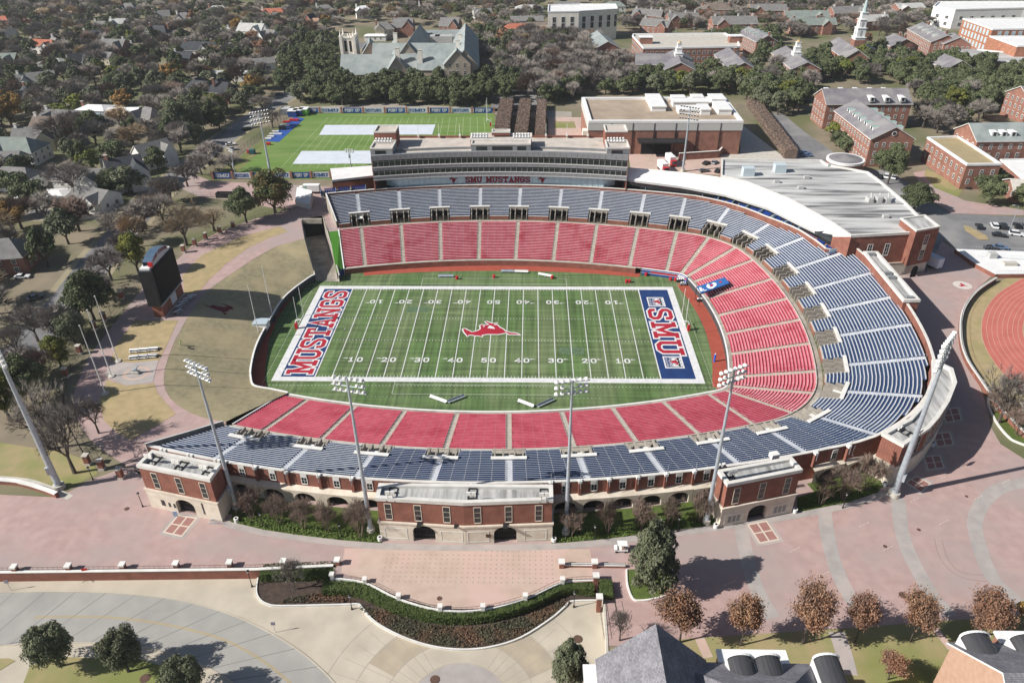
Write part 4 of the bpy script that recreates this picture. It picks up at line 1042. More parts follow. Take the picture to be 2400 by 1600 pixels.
# west side walks and lawns
sheet('west_walk', ats([(330, 1112), (259, 1068), (221, 1041), (191, 1004), (169, 943), (177, 909), (197, 861), (221, 818), (317, 696), (350, 655), (420, 605), (450, 575), (520, 540), (600, 512), (690, 488), (800, 468), (797, 541), (771, 543), (757, 506), (705, 513)])+BERM_O+ats([(531, 990), (372, 1060)]), G+.02, PINK, raw=True)
sheet('west_lawn', [(308, 760), (312, 752), (417, 750), (392, 806), (373, 844), (315, 849), (259, 847), (272, 806)], G+.05, DRY)
sheet('west_lawn', [(232, 943), (245, 987), (272, 1011), (306, 1031), (412, 970), (371, 922), (361, 898), (296, 903), (250, 890)], G+.05, DRY)
sheet('west_lawn', [(655, 531), (676, 542), (630, 558), (580, 582), (530, 618), (490, 655), (468, 682), (432, 690), (428, 645), (470, 600), (560, 556)], G+.05, DRY)
sheet('memorial_pad', [(315, 849), (371, 844), (358, 895), (296, 903), (245, 878), (259, 850)], G+.06, GREYP)
e1 = at(320, 875)
for r_, m_, z_ in ((3.3, PINK2, .07), (2.4, GREYP, .08)): sheet('memorial_ring', [Vector((e1.x+r_*cos(a*pi/16), e1.y+r_*.9*sin(a*pi/16), G)) for a in range(32)], G+z_, m_, raw=True)
# grass bank
BANK = mat('bank_grass', (.36, .31, .195), (.27, .24, .145), .8, .95, c3=(.42, .35, .21), scale3=.12, lo3=.45, hi3=.65, detail=8, bump=.4)
def resamp(P, n):
    L = [0]
    for i in range(1, len(P)): L.append(L[-1]+(P[i]-P[i-1]).length)
    out = []; i = 1
    for k in range(n):
        s = L[-1]*k/(n-1)
        while i < len(P)-1 and L[i] < s: i += 1
        out.append(P[i-1].lerp(P[i], (s-L[i-1])/(L[i]-L[i-1])))
    return out
NB_ = 60; OO = resamp(BERM_O, NB_); II = resamp(BERM_I, NB_)
mb = MB(); K = 10
rows = [[Vector((*OO[i].lerp(II[i], k/K).xy, G+(2.35-G)*(k/K)**1.08)) for i in range(NB_)] for k in range(K+1)]
for k in range(K): mb.strip(rows[k+1], rows[k])
bank = tag(mb.build('grass_bank', BANK, smooth=True), kind='structure')
mb = MB(); mb.strip([Vector((p.x, p.y, 0)) for p in II], [Vector((p.x, p.y, 2.38)) for p in II], 0)
I2 = offs(II, .35); mb.strip(I2, [Vector((p.x, p.y, 2.3)) for p in II], 0)
for a_, b__ in (((-.05, 2.4), (-.05, 2.58)), ((-.05, 2.58), (.4, 2.58)), ((.4, 2.58), (.4, 2.4))): mb.strip(offs(II, a_[0], a_[1]), offs(II, b__[0], b__[1]), 1)
bwl = mb.build('bank_wall', [GREYPAD, PUREW]); tag(bwl, 'dark padded curved field wall with white cap below the grass bank', 'wall')
mb = MB(); q = II[1:7]
for z0, z1, m_ in ((.9, 1.15, 0), (1.25, 1.75, 1), (1.85, 2.1, 0)): mb.strip(offs(q, -.04, z0), offs(q, -.04, z1), m_)
mb.build('wall_stripe', [BLUEW, REDW], bwl)
# horse painted on the bank (lies on its slope)
def bankz(x, y):
    best = min(range(NB_), key=lambda i: abs((x-OO[i].x)*(II[i].y-OO[i].y)-(y-OO[i].y)*(II[i].x-OO[i].x))/(OO[i]-II[i]).length+(0 if (Vector((x, y))-OO[i].xy).length < 60 else 99))
    f = max(0, min(1, (Vector((x, y))-OO[best].xy).length/(II[best].xy-OO[best].xy).length)); return G+(2.35-G)*f**1.08
mb = MB(); c0 = at(521, 727, 5.2)
hb = []
for p in hp:
    x = c0.x-(p.y-cy)*1.0; y = c0.y-(p.x-cx)*.33
    hb.append(Vector((x, y, bankz(x, y)+.07)))
mb.poly(hb); tag(mb.build('bank_horse', mat('bank_red', (.17, .025, .035))), kind='structure')
# service ramp into the bowl
RA = [at(705, 513), at(737, 643, 2.4), at(795, 646, 2.2), at(757, 506)]
mb = MB(); mb.poly([Vector((p.x, p.y, .04)) for p in RA]); tag(mb.build('service_ramp', CONC), kind='structure')
mb = MB()
for a_, b__, m_ in ((0, 1, 0), (3, 2, 0)):
    p, q = RA[a_], RA[b__]; d = (q-p).xy.normalized(); n_ = Vector((-d.y, d.x, 0))*.2
    mb.face([(p.x, p.y, 0), (q.x, q.y, 0), (q.x, q.y, q.z+.15), (p.x, p.y, G+.15)], 0)
    o2 = [p+n_*1.3, q+n_*1.3]; mb.face([(p.x-n_.x, p.y-n_.y, G+.16), (q.x-n_.x, q.y-n_.y, q.z+.16), (q.x+n_.x, q.y+n_.y, q.z+.16), (p.x+n_.x, p.y+n_.y, G+.16)], 1)
    mb.face([(p.x-n_.x, p.y-n_.y, 0), (q.x-n_.x, q.y-n_.y, 0), (q.x-n_.x, q.y-n_.y, q.z+.16), (p.x-n_.x, p.y-n_.y, G+.16)], 0); mb.face([(p.x+n_.x, p.y+n_.y, 0), (q.x+n_.x, q.y+n_.y, 0), (q.x+n_.x, q.y+n_.y, q.z+.16), (p.x+n_.x, p.y+n_.y, G+.16)], 0)
p, q = RA[0], RA[3]; mb.face([(p.x, p.y, 0), (q.x, q.y, 0), (q.x, q.y, 5.8), (p.x, p.y, 5.8)], 2); mb.box(p.x-.2, q.x+.2, p.y-.6, p.y+.1, 5.8, G+.2, 0)
tag(mb.build('ramp_walls', [CONC, CONCL, BLACK]), 'concrete retaining walls of the sunken service ramp left of the far stand', 'wall')
SLOPE = mat('bright_turf', (.06, .2, .02), (.05, .17, .015), .5, .95)
T4 = [at(771, 543), at(797, 541), at(812, 622, 2.2), at(789, 640, 2.2)]
mb = MB(); mb.face([T4[3], T4[2], T4[1], T4[0]], 0); mb.face([(T4[3].x, T4[3].y, 0), (T4[2].x, T4[2].y, 0), T4[2], T4[3]], 1)
for k in range(1, 5): a_ = T4[0].lerp(T4[3], k/5); b__ = T4[1].lerp(T4[2], k/5); mb.face([a_+Vector((0, -.06, .015)), b__+Vector((0, -.06, .015)), b__+Vector((0, .06, .05)), a_+Vector((0, .06, .05))], 2)
tag(mb.build('turf_slope', [SLOPE, BLUEW, mat('seam', (.04, .12, .015))]), kind='structure')
# ---------------------------------------------------------------- lower drive
sheet('lower_drive', LOWP, LOW, DRIVE, raw=True)
ups = smooth(ats([(-400, 1388), (0, 1388), (110, 1386), (240, 1388), (350, 1396), (430, 1408), (520, 1432), (600, 1465), (680, 1510), (740, 1556), (800, 1620), (860, 1720)], LOW), 4)
lws = smooth(ats([(-400, 1516), (0, 1512), (60, 1507), (240, 1507), (330, 1515), (440, 1545), (520, 1582), (560, 1612), (600, 1650), (640, 1700), (680, 1780)], LOW), 4)
n_ = 60; A_, B_ = resamp(ups, n_), resamp(lws, n_)
mb = MB(); mb.strip([Vector((*p.xy, LOW+.02)) for p in B_], [Vector((*p.xy, LOW+.02)) for p in A_]); road = tag(mb.build('road', ROADC), kind='structure')
YEL = mat('road_yellow', (.45, .33, .12))
for off in (-.13, .13): mb = MB(); ln = smooth(ats([(80, 1446), (200, 1444), (300, 1450), (400, 1465), (500, 1490), (570, 1520), (640, 1565), (690, 1610)], LOW), 5); mb.strip(offs(ln, off-.05, LOW+.04), offs(ln, off+.05, LOW+.04)); mb.build('centre_line', YEL, road)
JOINT = mat('joint_tar', (.15, .145, .135), (.24, .235, .22), .3)
mb = MB()
for i in range(3, n_-3, 3):
    p, q = A_[i], B_[max(0, i-4)]; d = (q-p).normalized(); s_ = Vector((-d.y, d.x, 0))*.05
    mb.face([(*(p-s_).xy, LOW+.032), (*(p+s_).xy, LOW+.032), (*(q+s_).xy, LOW+.032), (*(q-s_).xy, LOW+.032)])
mb.build('slab_joint', JOINT, road)
for ln, nm in ((ups, 'kerb'), (lws, 'kerb')):
    mb = MB(); mb.strip(offs(ln, -.1, LOW+.1), offs(ln, .12, LOW+.1)); mb.strip(offs(ln, -.1, LOW), offs(ln, -.1, LOW+.1)); mb.strip(offs(ln, .12, LOW+.1), offs(ln, .12, LOW)); tag(mb.build(nm, DRIVE), kind='structure')
mb = MB()                                           # radial joints and rings of the turning circle
cc = at(1075, 1665, LOW)
for r_ in (8, 12, 17, 22): 
    P = [Vector((cc.x+r_*cos(a*pi/60), cc.y+r_*sin(a*pi/60), LOW+.015)) for a in range(2, 119)]
    P = [p for p in P if inside(p.x, p.y, low)]; mb.strip(offs(P, -.04), offs(P, .04))
for a in range(12, 170, 8):
    d = Vector((cos(radians(a)), sin(radians(a)), 0)); p, q = cc+d*8, cc+d*21
    if inside(q.x, q.y, low): s_ = Vector((-d.y, d.x, 0))*.035; mb.face([(*(p-s_).xy, LOW+.012), (*(q-s_).xy, LOW+.012), (*(q+s_).xy, LOW+.012), (*(p+s_).xy, LOW+.012)])
tag(mb.build('drive_joint', mat('drive_joint', (.36, .32, .27))), kind='structure')
sheet('turning_circle_band', [cc+Vector((16.9*cos(a*pi/40), 16.9*sin(a*pi/40), 0)) for a in range(6, 35)]+[cc+Vector((12.1*cos(a*pi/40), 12.1*sin(a*pi/40), 0)) for a in range(34, 5, -1)], LOW+.008, mat('buff_concrete', (.46, .39, .29), (.39, .33, .25), .3, c3=(.33, .29, .23), scale3=.1), raw=True)
sheet('turning_circle', [cc+Vector((7.9*cos(a*pi/20), 7.9*sin(a*pi/20), 0)) for a in range(40)], LOW+.008, GREYP, raw=True)
sheet('lower_lawn', ats([(70, 1560), (130, 1538), (330, 1545), (400, 1565), (470, 1600), (500, 1750), (0, 1750)], LOW), LOW+.05, LAWN, raw=True)
sheet('lower_lawn', ats([(-100, 1545), (20, 1542), (36, 1548), (0, 1570), (-100, 1620)], LOW), LOW+.05, LAWN, raw=True)
# retaining wall between plaza and drive
rw = thing('retaining_wall', 'long brick retaining wall with white coping between plaza and drive', 'wall', at(300, 1340))
wl = ats([(-500, 1347), (600, 1334), (782, 1325)])
mb = MB()
for p, q in zip(wl[:-1], wl[1:]):
    d = (q-p).normalized(); n_ = Vector((d.y, -d.x, 0))
    mb.prism([V2(p), V2(q), V2(q+n_*.35), V2(p+n_*.35)], LOW-.3, G+.25)
mb.build('brick_face', BRICK, rw)
mb = MB()
for p, q in zip(wl[:-1], wl[1:]):
    d = (q-p).normalized(); n_ = Vector((d.y, -d.x, 0)); mb.prism([V2(p-n_*.08), V2(q-n_*.08), V2(q+n_*.45), V2(p+n_*.45)], G+.26, G+.42)
mb.build('coping', WHITE, rw)
def pier(mb, p, z0, z1, w=.42, cap=.56, m0=0, m1=1):
    mb.box(p.x-w, p.x+w, p.y-w, p.y+w, z0, z1, m0); mb.box(p.x-cap, p.x+cap, p.y-cap, p.y+cap, z1+.005, z1+.3, m1)
def rail(mb, p, q, z, h=1.0, m=0):
    n = max(2, int((q-p).length/.9))
    for zz in (z+.12, z+h): mb.tube((p.x, p.y, zz), (q.x, q.y, zz), .03, n=4, m=m, cap=False)
    for k in range(n+1): a_ = p.lerp(q, k/n); mb.tube((a_.x, a_.y, z), (a_.x, a_.y, z+h), .018, n=4, m=m, cap=False)
for u in (-86, 40, 166, 292, 417, 542, 667, 793):
    v = 1343-(u+86)*.0215; p = at(u, v-6); mb = MB(); mb.box(p.x-.4, p.x+.4, p.y-.75, p.y+.1, LOW, G+1.05, 0); mb.box(p.x-.52, p.x+.52, p.y-.87, p.y+.22, G+1.06, G+1.4, 1); mb.build('pier', [BRICK, WHITE], rw)
mb = MB()
for p, q in zip(wl[:-1], wl[1:]): rail(mb, p+Vector((0, .1, 0)), q+Vector((0, .1, 0)), G+.4, .75)
mb.build('railing', DKMET, rw)
# curved balustrade around the forecourt
bl_ = thing('balustrade', 'curved low wall with white piers and dark rail round the forecourt', 'wall', at(1085, 1426))
bp = ats([(779, 1353), (856, 1364), (935, 1402), (1032, 1428), (1132, 1427), (1231, 1402), (1318, 1364), (1397, 1358)])
line = smooth(bp, 4); mb = MB()
mb.strip(offs(line, -.22, LOW-.2), offs(line, -.22, G+.14), 0); mb.strip(offs(line, -.22, G+.14), offs(line, .06, G+.14), 0); mb.strip(offs(line, .06, G+.14), offs(line, .06, G), 0)
mb.build('low_wall', WHITE, bl_)
for p in bp: mb = MB(); pier(mb, p, LOW, G+.85, .32, .42); mb.build('pier', [WHITE, WHITE], bl_)
mb = MB()
for p, q in zip(line[:-1], line[1:]): rail(mb, p, q, G+.14, .8)
mb.build('railing', DKMET, bl_)
for pts in ([(1316, 1328), (1393, 1328), (1465, 1330)],):
    pp = ats(pts); t_ = thing('low_wall', 'short straight wall with white piers beside the large oak planter', 'wall', pp[1]); mb = MB(); mb.box(pp[0].x, pp[2].x, pp[1].y-.2, pp[1].y+.2, G, G+.55, 0); mb.box(pp[0].x, pp[2].x, pp[1].y-.27, pp[1].y+.27, G+.56, G+.7, 1); mb.build('brick_face', [BRICK, WHITE], t_)
    for p in pp[:2]: mb = MB(); pier(mb, p, G, G+1.3); mb.build('pier', [BRICK, WHITE], t_)
    mb = MB(); rail(mb, pp[0], pp[2], G+.7, .5); mb.build('railing', DKMET, t_)
st = ats([(1396, 1362), (1404, 1412), (1416, 1500)])
t_ = thing('stair_rail', 'dark stair railing with brick piers right of the forecourt', 'railing', st[1]); mb = MB(); rail(mb, st[0], st[1], G, 1.0); rail(mb, st[1], st[2], G, 1.0); rail(mb, at(1440, 1412), at(1452, 1470), G, 1.0); mb.build('railing', DKMET, t_)
for p in (st[0], st[1]): mb = MB(); pier(mb, p, LOW, G+1.5); mb.build('pier', [BRICK, WHITE], t_)
# edge wall of the drive's right side
mb = MB(); pp = ats([(1416, 1376), (1425, 1500), (1440, 1900)]); 
for p, q in zip(pp[:-1], pp[1:]): mb.prism([V2(p), V2(q), (q.x-.35, q.y), (p.x-.35, p.y)], LOW-.2, G+.12)
tag(mb.build('edge_wall', CONCL), 'pale concrete edge wall beside the stair railing at the drive', 'wall')
# planters, kerbs
KB1 = smooth(ats([(606, 1350), (602, 1385), (610, 1405), (628, 1416), (660, 1420), (800, 1417), (838, 1416), (850, 1425), (880, 1458), (940, 1491), (1010, 1514), (1080, 1522), (1150, 1516), (1220, 1494), (1290, 1450), (1325, 1420), (1340, 1409), (1410, 1407)], LOW), 4)
sheet('planter_soil', KB1+[Vector((p.x, p.y, LOW)) for p in bp[::-1]]+ats([(782, 1330), (620, 1336)], LOW), LOW+.14, MULCH, raw=True)
mb = MB(); mb.strip(offs(KB1, -.22, LOW), offs(KB1, -.22, LOW+.3)); mb.strip(offs(KB1, -.18, LOW+.3), offs(KB1, .08, LOW+.3)); mb.strip(offs(KB1, .12, LOW+.3), offs(KB1, .12, LOW))
tag(mb.build('planter_kerb', WHITE), kind='structure')
KB2 = smooth(ats([(1468, 1335), (1470, 1370), (1482, 1402), (1500, 1408), (1540, 1402), (1570, 1388), (1582, 1365), (1576, 1330)], G), 4)
sheet('oak_planter', KB2, G+.12, LUSH, raw=True)
mb = MB(); mb.strip(offs(KB2, -.15, G), offs(KB2, -.15, G+.3)); mb.strip(offs(KB2, -.15, G+.3), offs(KB2, .15, G+.3)); mb.strip(offs(KB2, .15, G+.3), offs(KB2, .15, G)); tag(mb.build('planter_kerb', WHITE), kind='structure')
# ---------------------------------------------------------------- streets, lots and fields round about
sheet('south_lawn', [(1540, 1500), (2000, 1470), (2600, 1425), (2600, 1900), (1440, 1900), (1430, 1520)], G+.05, LAWN)
band('garden_path', [(1960, 1480), (1975, 1520), (1990, 1580)], 2.6, G+.07, GREYP); band('garden_path', [(2190, 1470), (2230, 1520)], 1.2, G+.07, PINK2); band('garden_path', [(1640, 1495), (1660, 1540)], 1.6, G+.07, PINK2)
STREET = [(-60, 930), (30, 850), (100, 775), (170, 690), (230, 610), (300, 530), (360, 460), (430, 403), (500, 345), (560, 300), (620, 257), (680, 222), (730, 185), (790, 140), (850, 100)]
band('street_kerb', STREET, 15.5, G+.015, mat('verge', (.34, .29, .2), (.28, .25, .16), .3)); band('street', STREET, 11.5, G+.03, ASPH)
sheet('service_drive', [(420, 440), (452, 408), (497, 425), (775, 438), (792, 470), (690, 487), (640, 488), (560, 470), (470, 462)], G+.035, PINK)
PGRASS = mat('practice_turf', (.145, .235, .055), (.11, .195, .04), .05, .95, lo=.42, hi=.58, stretch=(.5, 2.5, 1), c3=(.175, .25, .075), scale3=.1)
sheet('practice_field', [(493, 418), (700, 266), (1158, 266), (1172, 425)], G+.04, PGRASS)
sheet('worn_grass', [(497, 416), (640, 312), (665, 305), (560, 400), (530, 418)], G+.06, mat('worn_lawn', (.22, .2, .09), (.15, .19, .05), .2))
mb = MB()
TLp, TRp, BLp, BRp = at(770, 275), at(1150, 275), at(660, 392), at(1165, 395)
for k in range(25): a_ = k/24; p, q = TLp.lerp(TRp, a_), BLp.lerp(BRp, a_); mb.face([(p.x-.09, p.y, G+.05), (q.x-.09, q.y, G+.05), (q.x+.09, q.y, G+.05), (p.x+.09, p.y, G+.05)])
tag(mb.build('practice_lines', mat('practice_white', (.36, .46, .25))), kind='structure')
sheet('north_street', [(690, 252), (900, 243), (1340, 262), (1340, 285), (1180, 268), (700, 264)], G+.03, mat('tan_street', (.38, .34, .29), (.32, .29, .25), .2))
sheet('boulevard', [(1172, 120), (1262, 120), (1275, 262), (1150, 262)], G+.03, ASPH)
sheet('garden_walk', [(1285, 275), (1370, 275), (1385, 335), (1285, 335)], G+.04, PINK2); sheet('garden_lawn', [(1300, 285), (1346, 285), (1350, 300), (1298, 300)], G+.06, LAWN)
sheet('loading_yard', [(1470, 350), (1740, 365), (1700, 385), (1690, 410), (1480, 405)], G+.03, PINK2)
sheet('hall_terrace', [(1735, 290), (1840, 370), (1840, 380), (1690, 376), (1690, 360), (1735, 360)], G+.045, CONCL)
sheet('campus_road', [(1790, 262), (1835, 268), (1900, 320), (1970, 368), (2000, 400), (1930, 405), (1850, 395), (1842, 372)], G+.03, ASPH)
sheet('car_park', [(2010, 400), (2075, 398), (2150, 440), (2185, 478), (2230, 500), (2600, 520), (2600, 600), (2250, 590), (2210, 560), (2170, 640), (2120, 560)], G+.035, ASPH)
sheet('car_park_island', [(2258, 528), (2270, 530), (2312, 552), (2318, 562), (2295, 562), (2262, 540)], G+.16, DRY)
sheet('dorm_lawn', [(2165, 410), (2172, 395), (2260, 440), (2245, 462), (2190, 440)], G+.06, LAWN)
sheet('red_walk', [(2140, 405), (2168, 400), (2200, 440), (2260, 470), (2400, 492), (2400, 505), (2230, 500), (2185, 470)], G+.05, PINK)
TRACK = mat('running_track', (.52, .16, .125), (.46, .135, .105), .3, .9)
sheet('track_bank', [(2345, 658), (2285, 690), (2255, 740), (2251, 792), (2264, 843), (2296, 897), (2325, 930), (2360, 975), (2420, 1040), (2600, 1060), (2600, 640), (2360, 652)], G+.03, DRY)
otr = smooth(ats([(2460, 640), (2400, 652), (2370, 668), (2335, 692), (2309, 728), (2300, 769), (2307, 808), (2325, 841), (2356, 880), (2410, 930), (2500, 985)]), 5)
itr = smooth(ats([(2560, 690), (2470, 700), (2430, 712), (2412, 730), (2400, 752), (2397, 775), (2400, 792), (2412, 812), (2440, 840), (2500, 880), (2560, 905)]), 5)
mb = MB(); n_ = 50; A_, B_ = resamp(otr, n_), resamp(itr, n_); mb.strip([Vector((*p.xy, G+.06)) for p in A_], [Vector((*p.xy, G+.06)) for p in B_]); trk = tag(mb.build('running_track', TRACK), kind='structure')
mb = MB()
for k in range(0, 9): ln = [a_.lerp(b__, k/8) for a_, b__ in zip(A_, B_)]; mb.strip(offs(ln, -.04, G+.075), offs(ln, .04, G+.075))
mb.build('lane_line', mat('lane_white', (.6, .42, .36)), trk)
wv = smooth(ats([(2332, 660), (2285, 692), (2254, 737), (2248, 792), (2260, 845), (2293, 898), (2322, 940), (2350, 975), (2410, 1035), (2480, 1080)]), 4)
tw_ = thing('track_wall', 'curved brick wall with white coping and mesh fence beside the running track', 'wall', wv[len(wv)//2])
mb = MB(); mb.strip(offs(wv, -.2, G), offs(wv, -.2, G+1.3), 0); mb.strip(offs(wv, .2, G+1.3), offs(wv, .2, G), 0); mb.build('brick_face', BRICK, tw_)
mb = MB(); mb.strip(offs(wv, -.3, G+1.31), offs(wv, -.3, G+1.5)); mb.strip(offs(wv, -.3, G+1.5), offs(wv, .3, G+1.5)); mb.strip(offs(wv, .3, G+1.5), offs(wv, .3, G+1.3)); mb.build('coping', WHITE, tw_)
mb = MB()
for p, q in zip(wv[:-1], wv[1:]): rail(mb, p, q, G+1.5, 1.1)
mb.build('mesh_fence', DKMET, tw_)
kb3 = smooth(ats([(2316, 928), (2316, 950), (2333, 988), (2362, 1024), (2390, 1040), (2480, 1070)]), 4)
sheet('shrub_bed', kb3+ats([(2480, 1040), (2410, 1012), (2345, 940)]), G+.1, LUSH, raw=True)
mb = MB(); mb.strip(offs(kb3, -.2, G), offs(kb3, -.2, G+.35)); mb.strip(offs(kb3, -.2, G+.35), offs(kb3, .2, G+.35)); mb.strip(offs(kb3, .2, G+.35), offs(kb3, .2, G)); tag(mb.build('planter_kerb', WHITE), kind='structure')
cv = smooth(ats([(-300, 1115), (0, 1132), (60, 1140), (110, 1155), (136, 1165)]), 4)
t_ = thing('curved_wall', 'curved low brick wall with white coping at the left of the plaza', 'wall', cv[-3]); mb = MB(); mb.strip(offs(cv, -.3, G), offs(cv, -.3, G+1.0)); mb.strip(offs(cv, .3, G+1.0), offs(cv, .3, G)); e = cv[-1]; mb.face([offs(cv, -.3, G)[-1], offs(cv, .3, G)[-1], offs(cv, .3, G+1)[-1], offs(cv, -.3, G+1)[-1]]); mb.build('brick_face', BRICK, t_)
mb = MB(); mb.strip(offs(cv, -.45, G+1.0), offs(cv, -.45, G+1.2)); mb.strip(offs(cv, -.45, G+1.2), offs(cv, .45, G+1.2)); mb.strip(offs(cv, .45, G+1.2), offs(cv, .45, G+1.0)); mb.build('coping', WHITE, t_)
sheet('corner_lawn', ats([(-300, 1100), (0, 1120), (60, 1128), (140, 1155), (230, 1110), (215, 1080), (150, 1060), (-300, 990)]), G+.035, LAWN, raw=True)
band('lawn_path', [(-40, 1118), (60, 1126), (130, 1150), (165, 1166)], 1.4, G+.06, CONCL)
# ================================================================ buildings round about
FOOT = []           # footprints kept clear of trees
def proj(p):
    d = Vector(p)-CAM; z = d.dot(_F); return 1200+F_PX*d.dot(_R)/z, 800-F_PX*d.dot(_U)/z
_WM = {}
def winmesh(w, h, frame, pane):
    k = (w, h, frame.name, pane.name)
    if k not in _WM:
        mb = MB(); f = .13
        mb.box(-w/2-f, w/2+f, -.06, 0, -f, 0, 0); mb.box(-w/2-f, w/2+f, -.06, 0, h, h+f*1.6, 0)
        mb.box(-w/2-f, -w/2, -.06, 0, 0, h, 0); mb.box(w/2, w/2+f, -.06, 0, 0, h, 0); mb.box(-.04, .04, -.05, 0, 0, h, 0); mb.box(-w/2, w/2, -.05, 0, h*.48, h*.53, 0)
        mb.face([(-w/2, -.025, 0), (w/2, -.025, 0), (w/2, -.025, h), (-w/2, -.025, h)], 1)
        me = bpy.data.meshes.new('window'); me.from_pydata(mb.v, [], mb.f); me.materials.append(frame); me.materials.append(pane); me.polygons.foreach_set('material_index', mb.m)
        _WM[k] = me
    return _WM[k]
def put_window(root, p, n_, w, h, frame=WHITE, pane=GLASS):
    o = bpy.data.objects.new('window', winmesh(w, h, frame, pane)); COL.objects.link(o); o.parent = root
    o.location = Vector(p)-ROOT[root.name]; o.rotation_euler = (0, 0, atan2(n_.y, n_.x)+pi/2)
    return o
def wall_windows(root, a, b_, z0, rows, dz, step, w, h, frame=WHITE, pane=GLASS, marg=1.6, both=False):
    """windows along the wall a-b (outside on the right hand)"""
    a = Vector((a[0], a[1], 0)); b_ = Vector((b_[0], b_[1], 0)); t = (b_-a).normalized(); n_ = Vector((t.y, -t.x, 0)); L = (b_-a).length
    c = (a+b_)/2
    if not both and n_.dot(Vector((CAM.x, CAM.y, 0))-c) < 0: return
    k = max(1, int((L-2*marg)/step)+1)
    for r in range(rows):
        for i in range(k):
            s = L/2+(i-(k-1)/2)*step; p = a+t*s+n_*.01; put_window(root, (p.x, p.y, z0+r*dz), n_, w, h, frame, pane)
SLATE = mat('grey_slate', (.215, .205, .22), (.165, .155, .17), .6, .8, c3=(.26, .25, .25), scale3=.15)
SLATEG = mat('green_slate', (.28, .315, .31), (.22, .255, .255), .5, .8, c3=(.32, .35, .34), scale3=.12)
LIME = mat('limestone', (.50, .42, .34), (.42, .35, .28), .4, .9, c3=(.36, .3, .25), scale3=.15)
CREAM = mat('cream_stone', (.85, .80, .72), (.77, .72, .64), .4, .9)
TILE = mat('red_tile', (.42, .15, .09), (.34, .11, .07), .8, .85)
COPPER = mat('copper_green', (.32, .44, .40), (.26, .37, .34), .5, .7)
NSLATE = brickmat('near_slate', (.27, .265, .29), (.17, .165, .185), (.13, .13, .14), 1.5)
GRAVEL = mat('tan_gravel_roof', (.42, .34, .26), (.37, .295, .225), .3, .9, c3=(.33, .26, .2), scale3=.1)
GRAVELY = mat('yellow_gravel_roof', (.38, .31, .18), (.33, .27, .155), .3, .9)
def gable(root, a, b_, half, z0, ze, zr, wallm, roofm, over=.45, trim=WHITE, hip=0.0, thick=.22, wname='wall', rname='roof', gablem=None):
    a = Vector((a[0], a[1], 0)); b_ = Vector((b_[0], b_[1], 0)); t = (b_-a).normalized(); n_ = Vector((-t.y, t.x, 0))
    A = [a-n_*half, b_-n_*half, b_+n_*half, a+n_*half]
    mb = MB(); mb.prism([V2(p) for p in A], z0, ze, 0)
    if not hip:
        gm = 1 if gablem is not None else 0
        for e, q0, q1 in ((a, A[3], A[0]), (b_, A[1], A[2])): mb.face([(q0.x, q0.y, ze), (q1.x, q1.y, ze), (e.x, e.y, zr-.05)], gm)
    o1 = mb.build(wname, [wallm]+([gablem] if gablem is not None else []), root)
    FOOT.append([V2(p) for p in A])
    mb = MB(); sl = (zr-ze)/half; eo = over; zo = ze-eo*sl
    r0 = a-t*eo*(0 if hip else 1)+t*hip*half; r1 = b_+t*eo*(0 if hip else 1)-t*hip*half
    e0, e1 = a-t*eo, b_+t*eo
    for s in (-1, 1):
        k0 = e0+n_*s*(half+eo); k1 = e1+n_*s*(half+eo)
        P = [Vector((k0.x, k0.y, zo)), Vector((k1.x, k1.y, zo)), Vector((r1.x, r1.y, zr)), Vector((r0.x, r0.y, zr))]
        up = Vector((0, 0, thick))
        mb.face(([P[0]+up, P[1]+up, P[2]+up, P[3]+up] if s < 0 else [P[1]+up, P[0]+up, P[3]+up, P[2]+up]), 0)
        mb.face(([P[1], P[0], P[3], P[2]] if s < 0 else [P[0], P[1], P[2], P[3]]), 1)
        mb.face([P[0], P[1], P[1]+up, P[0]+up], 1); mb.face([P[1], P[2], P[2]+up, P[1]+up], 1); mb.face([P[3], P[0], P[0]+up, P[3]+up], 1)
    if hip:
        for e, r in ((e0, r0), (e1, r1)):
            k0, k1 = e-n_*(half+eo), e+n_*(half+eo); up = Vector((0, 0, thick))
            mb.face([Vector((k0.x, k0.y, zo))+up, Vector((k1.x, k1.y, zo))+up, Vector((r.x, r.y, zr))+up], 0); mb.face([Vector((k0.x, k0.y, zo)), Vector((k1.x, k1.y, zo)), Vector((k1.x, k1.y, zo))+up, Vector((k0.x, k0.y, zo))+up], 1)
    o2 = mb.build(rname, [roofm, trim], root)
    return A, o1, o2
def chimney(root, p, zt, m=BRICK2, w=.7, z0=None):
    mb = MB(); mb.box(p[0]-w, p[0]+w, p[1]-w*.7, p[1]+w*.7, (zt-4 if z0 is None else z0), zt, 0); mb.box(p[0]-w-.12, p[0]+w+.12, p[1]-w*.7-.12, p[1]+w*.7+.12, zt+.005, zt+.25, 1); return mb.build('chimney', [m, CONCL], root)
def flatbuild(name, label, cat, poly, z0, z1, wallm, roofm, rimm=PUREW, rim=.5, rimh=.8, group=None):
    poly = ccw(poly); c = Vector((sum(p[0] for p in poly)/len(poly), sum(p[1] for p in poly)/len(poly), G))
    r = thing(name, label, cat, c, group); FOOT.append(poly)
    mb = MB(); mb.prism(inset(poly, .03), z0, z1-rimh, 0); mb.build('wall', wallm, r)
    mb = MB(); mb.poly([(p[0], p[1], z1-rimh+.03) for p in inset(poly, rim)]); mb.build('roof', roofm, r)
    mb = MB(); ring(mb, inset(poly, -.15), inset(poly, rim), z1-rimh, z1); mb.build('parapet', rimm, r)
    return r, poly
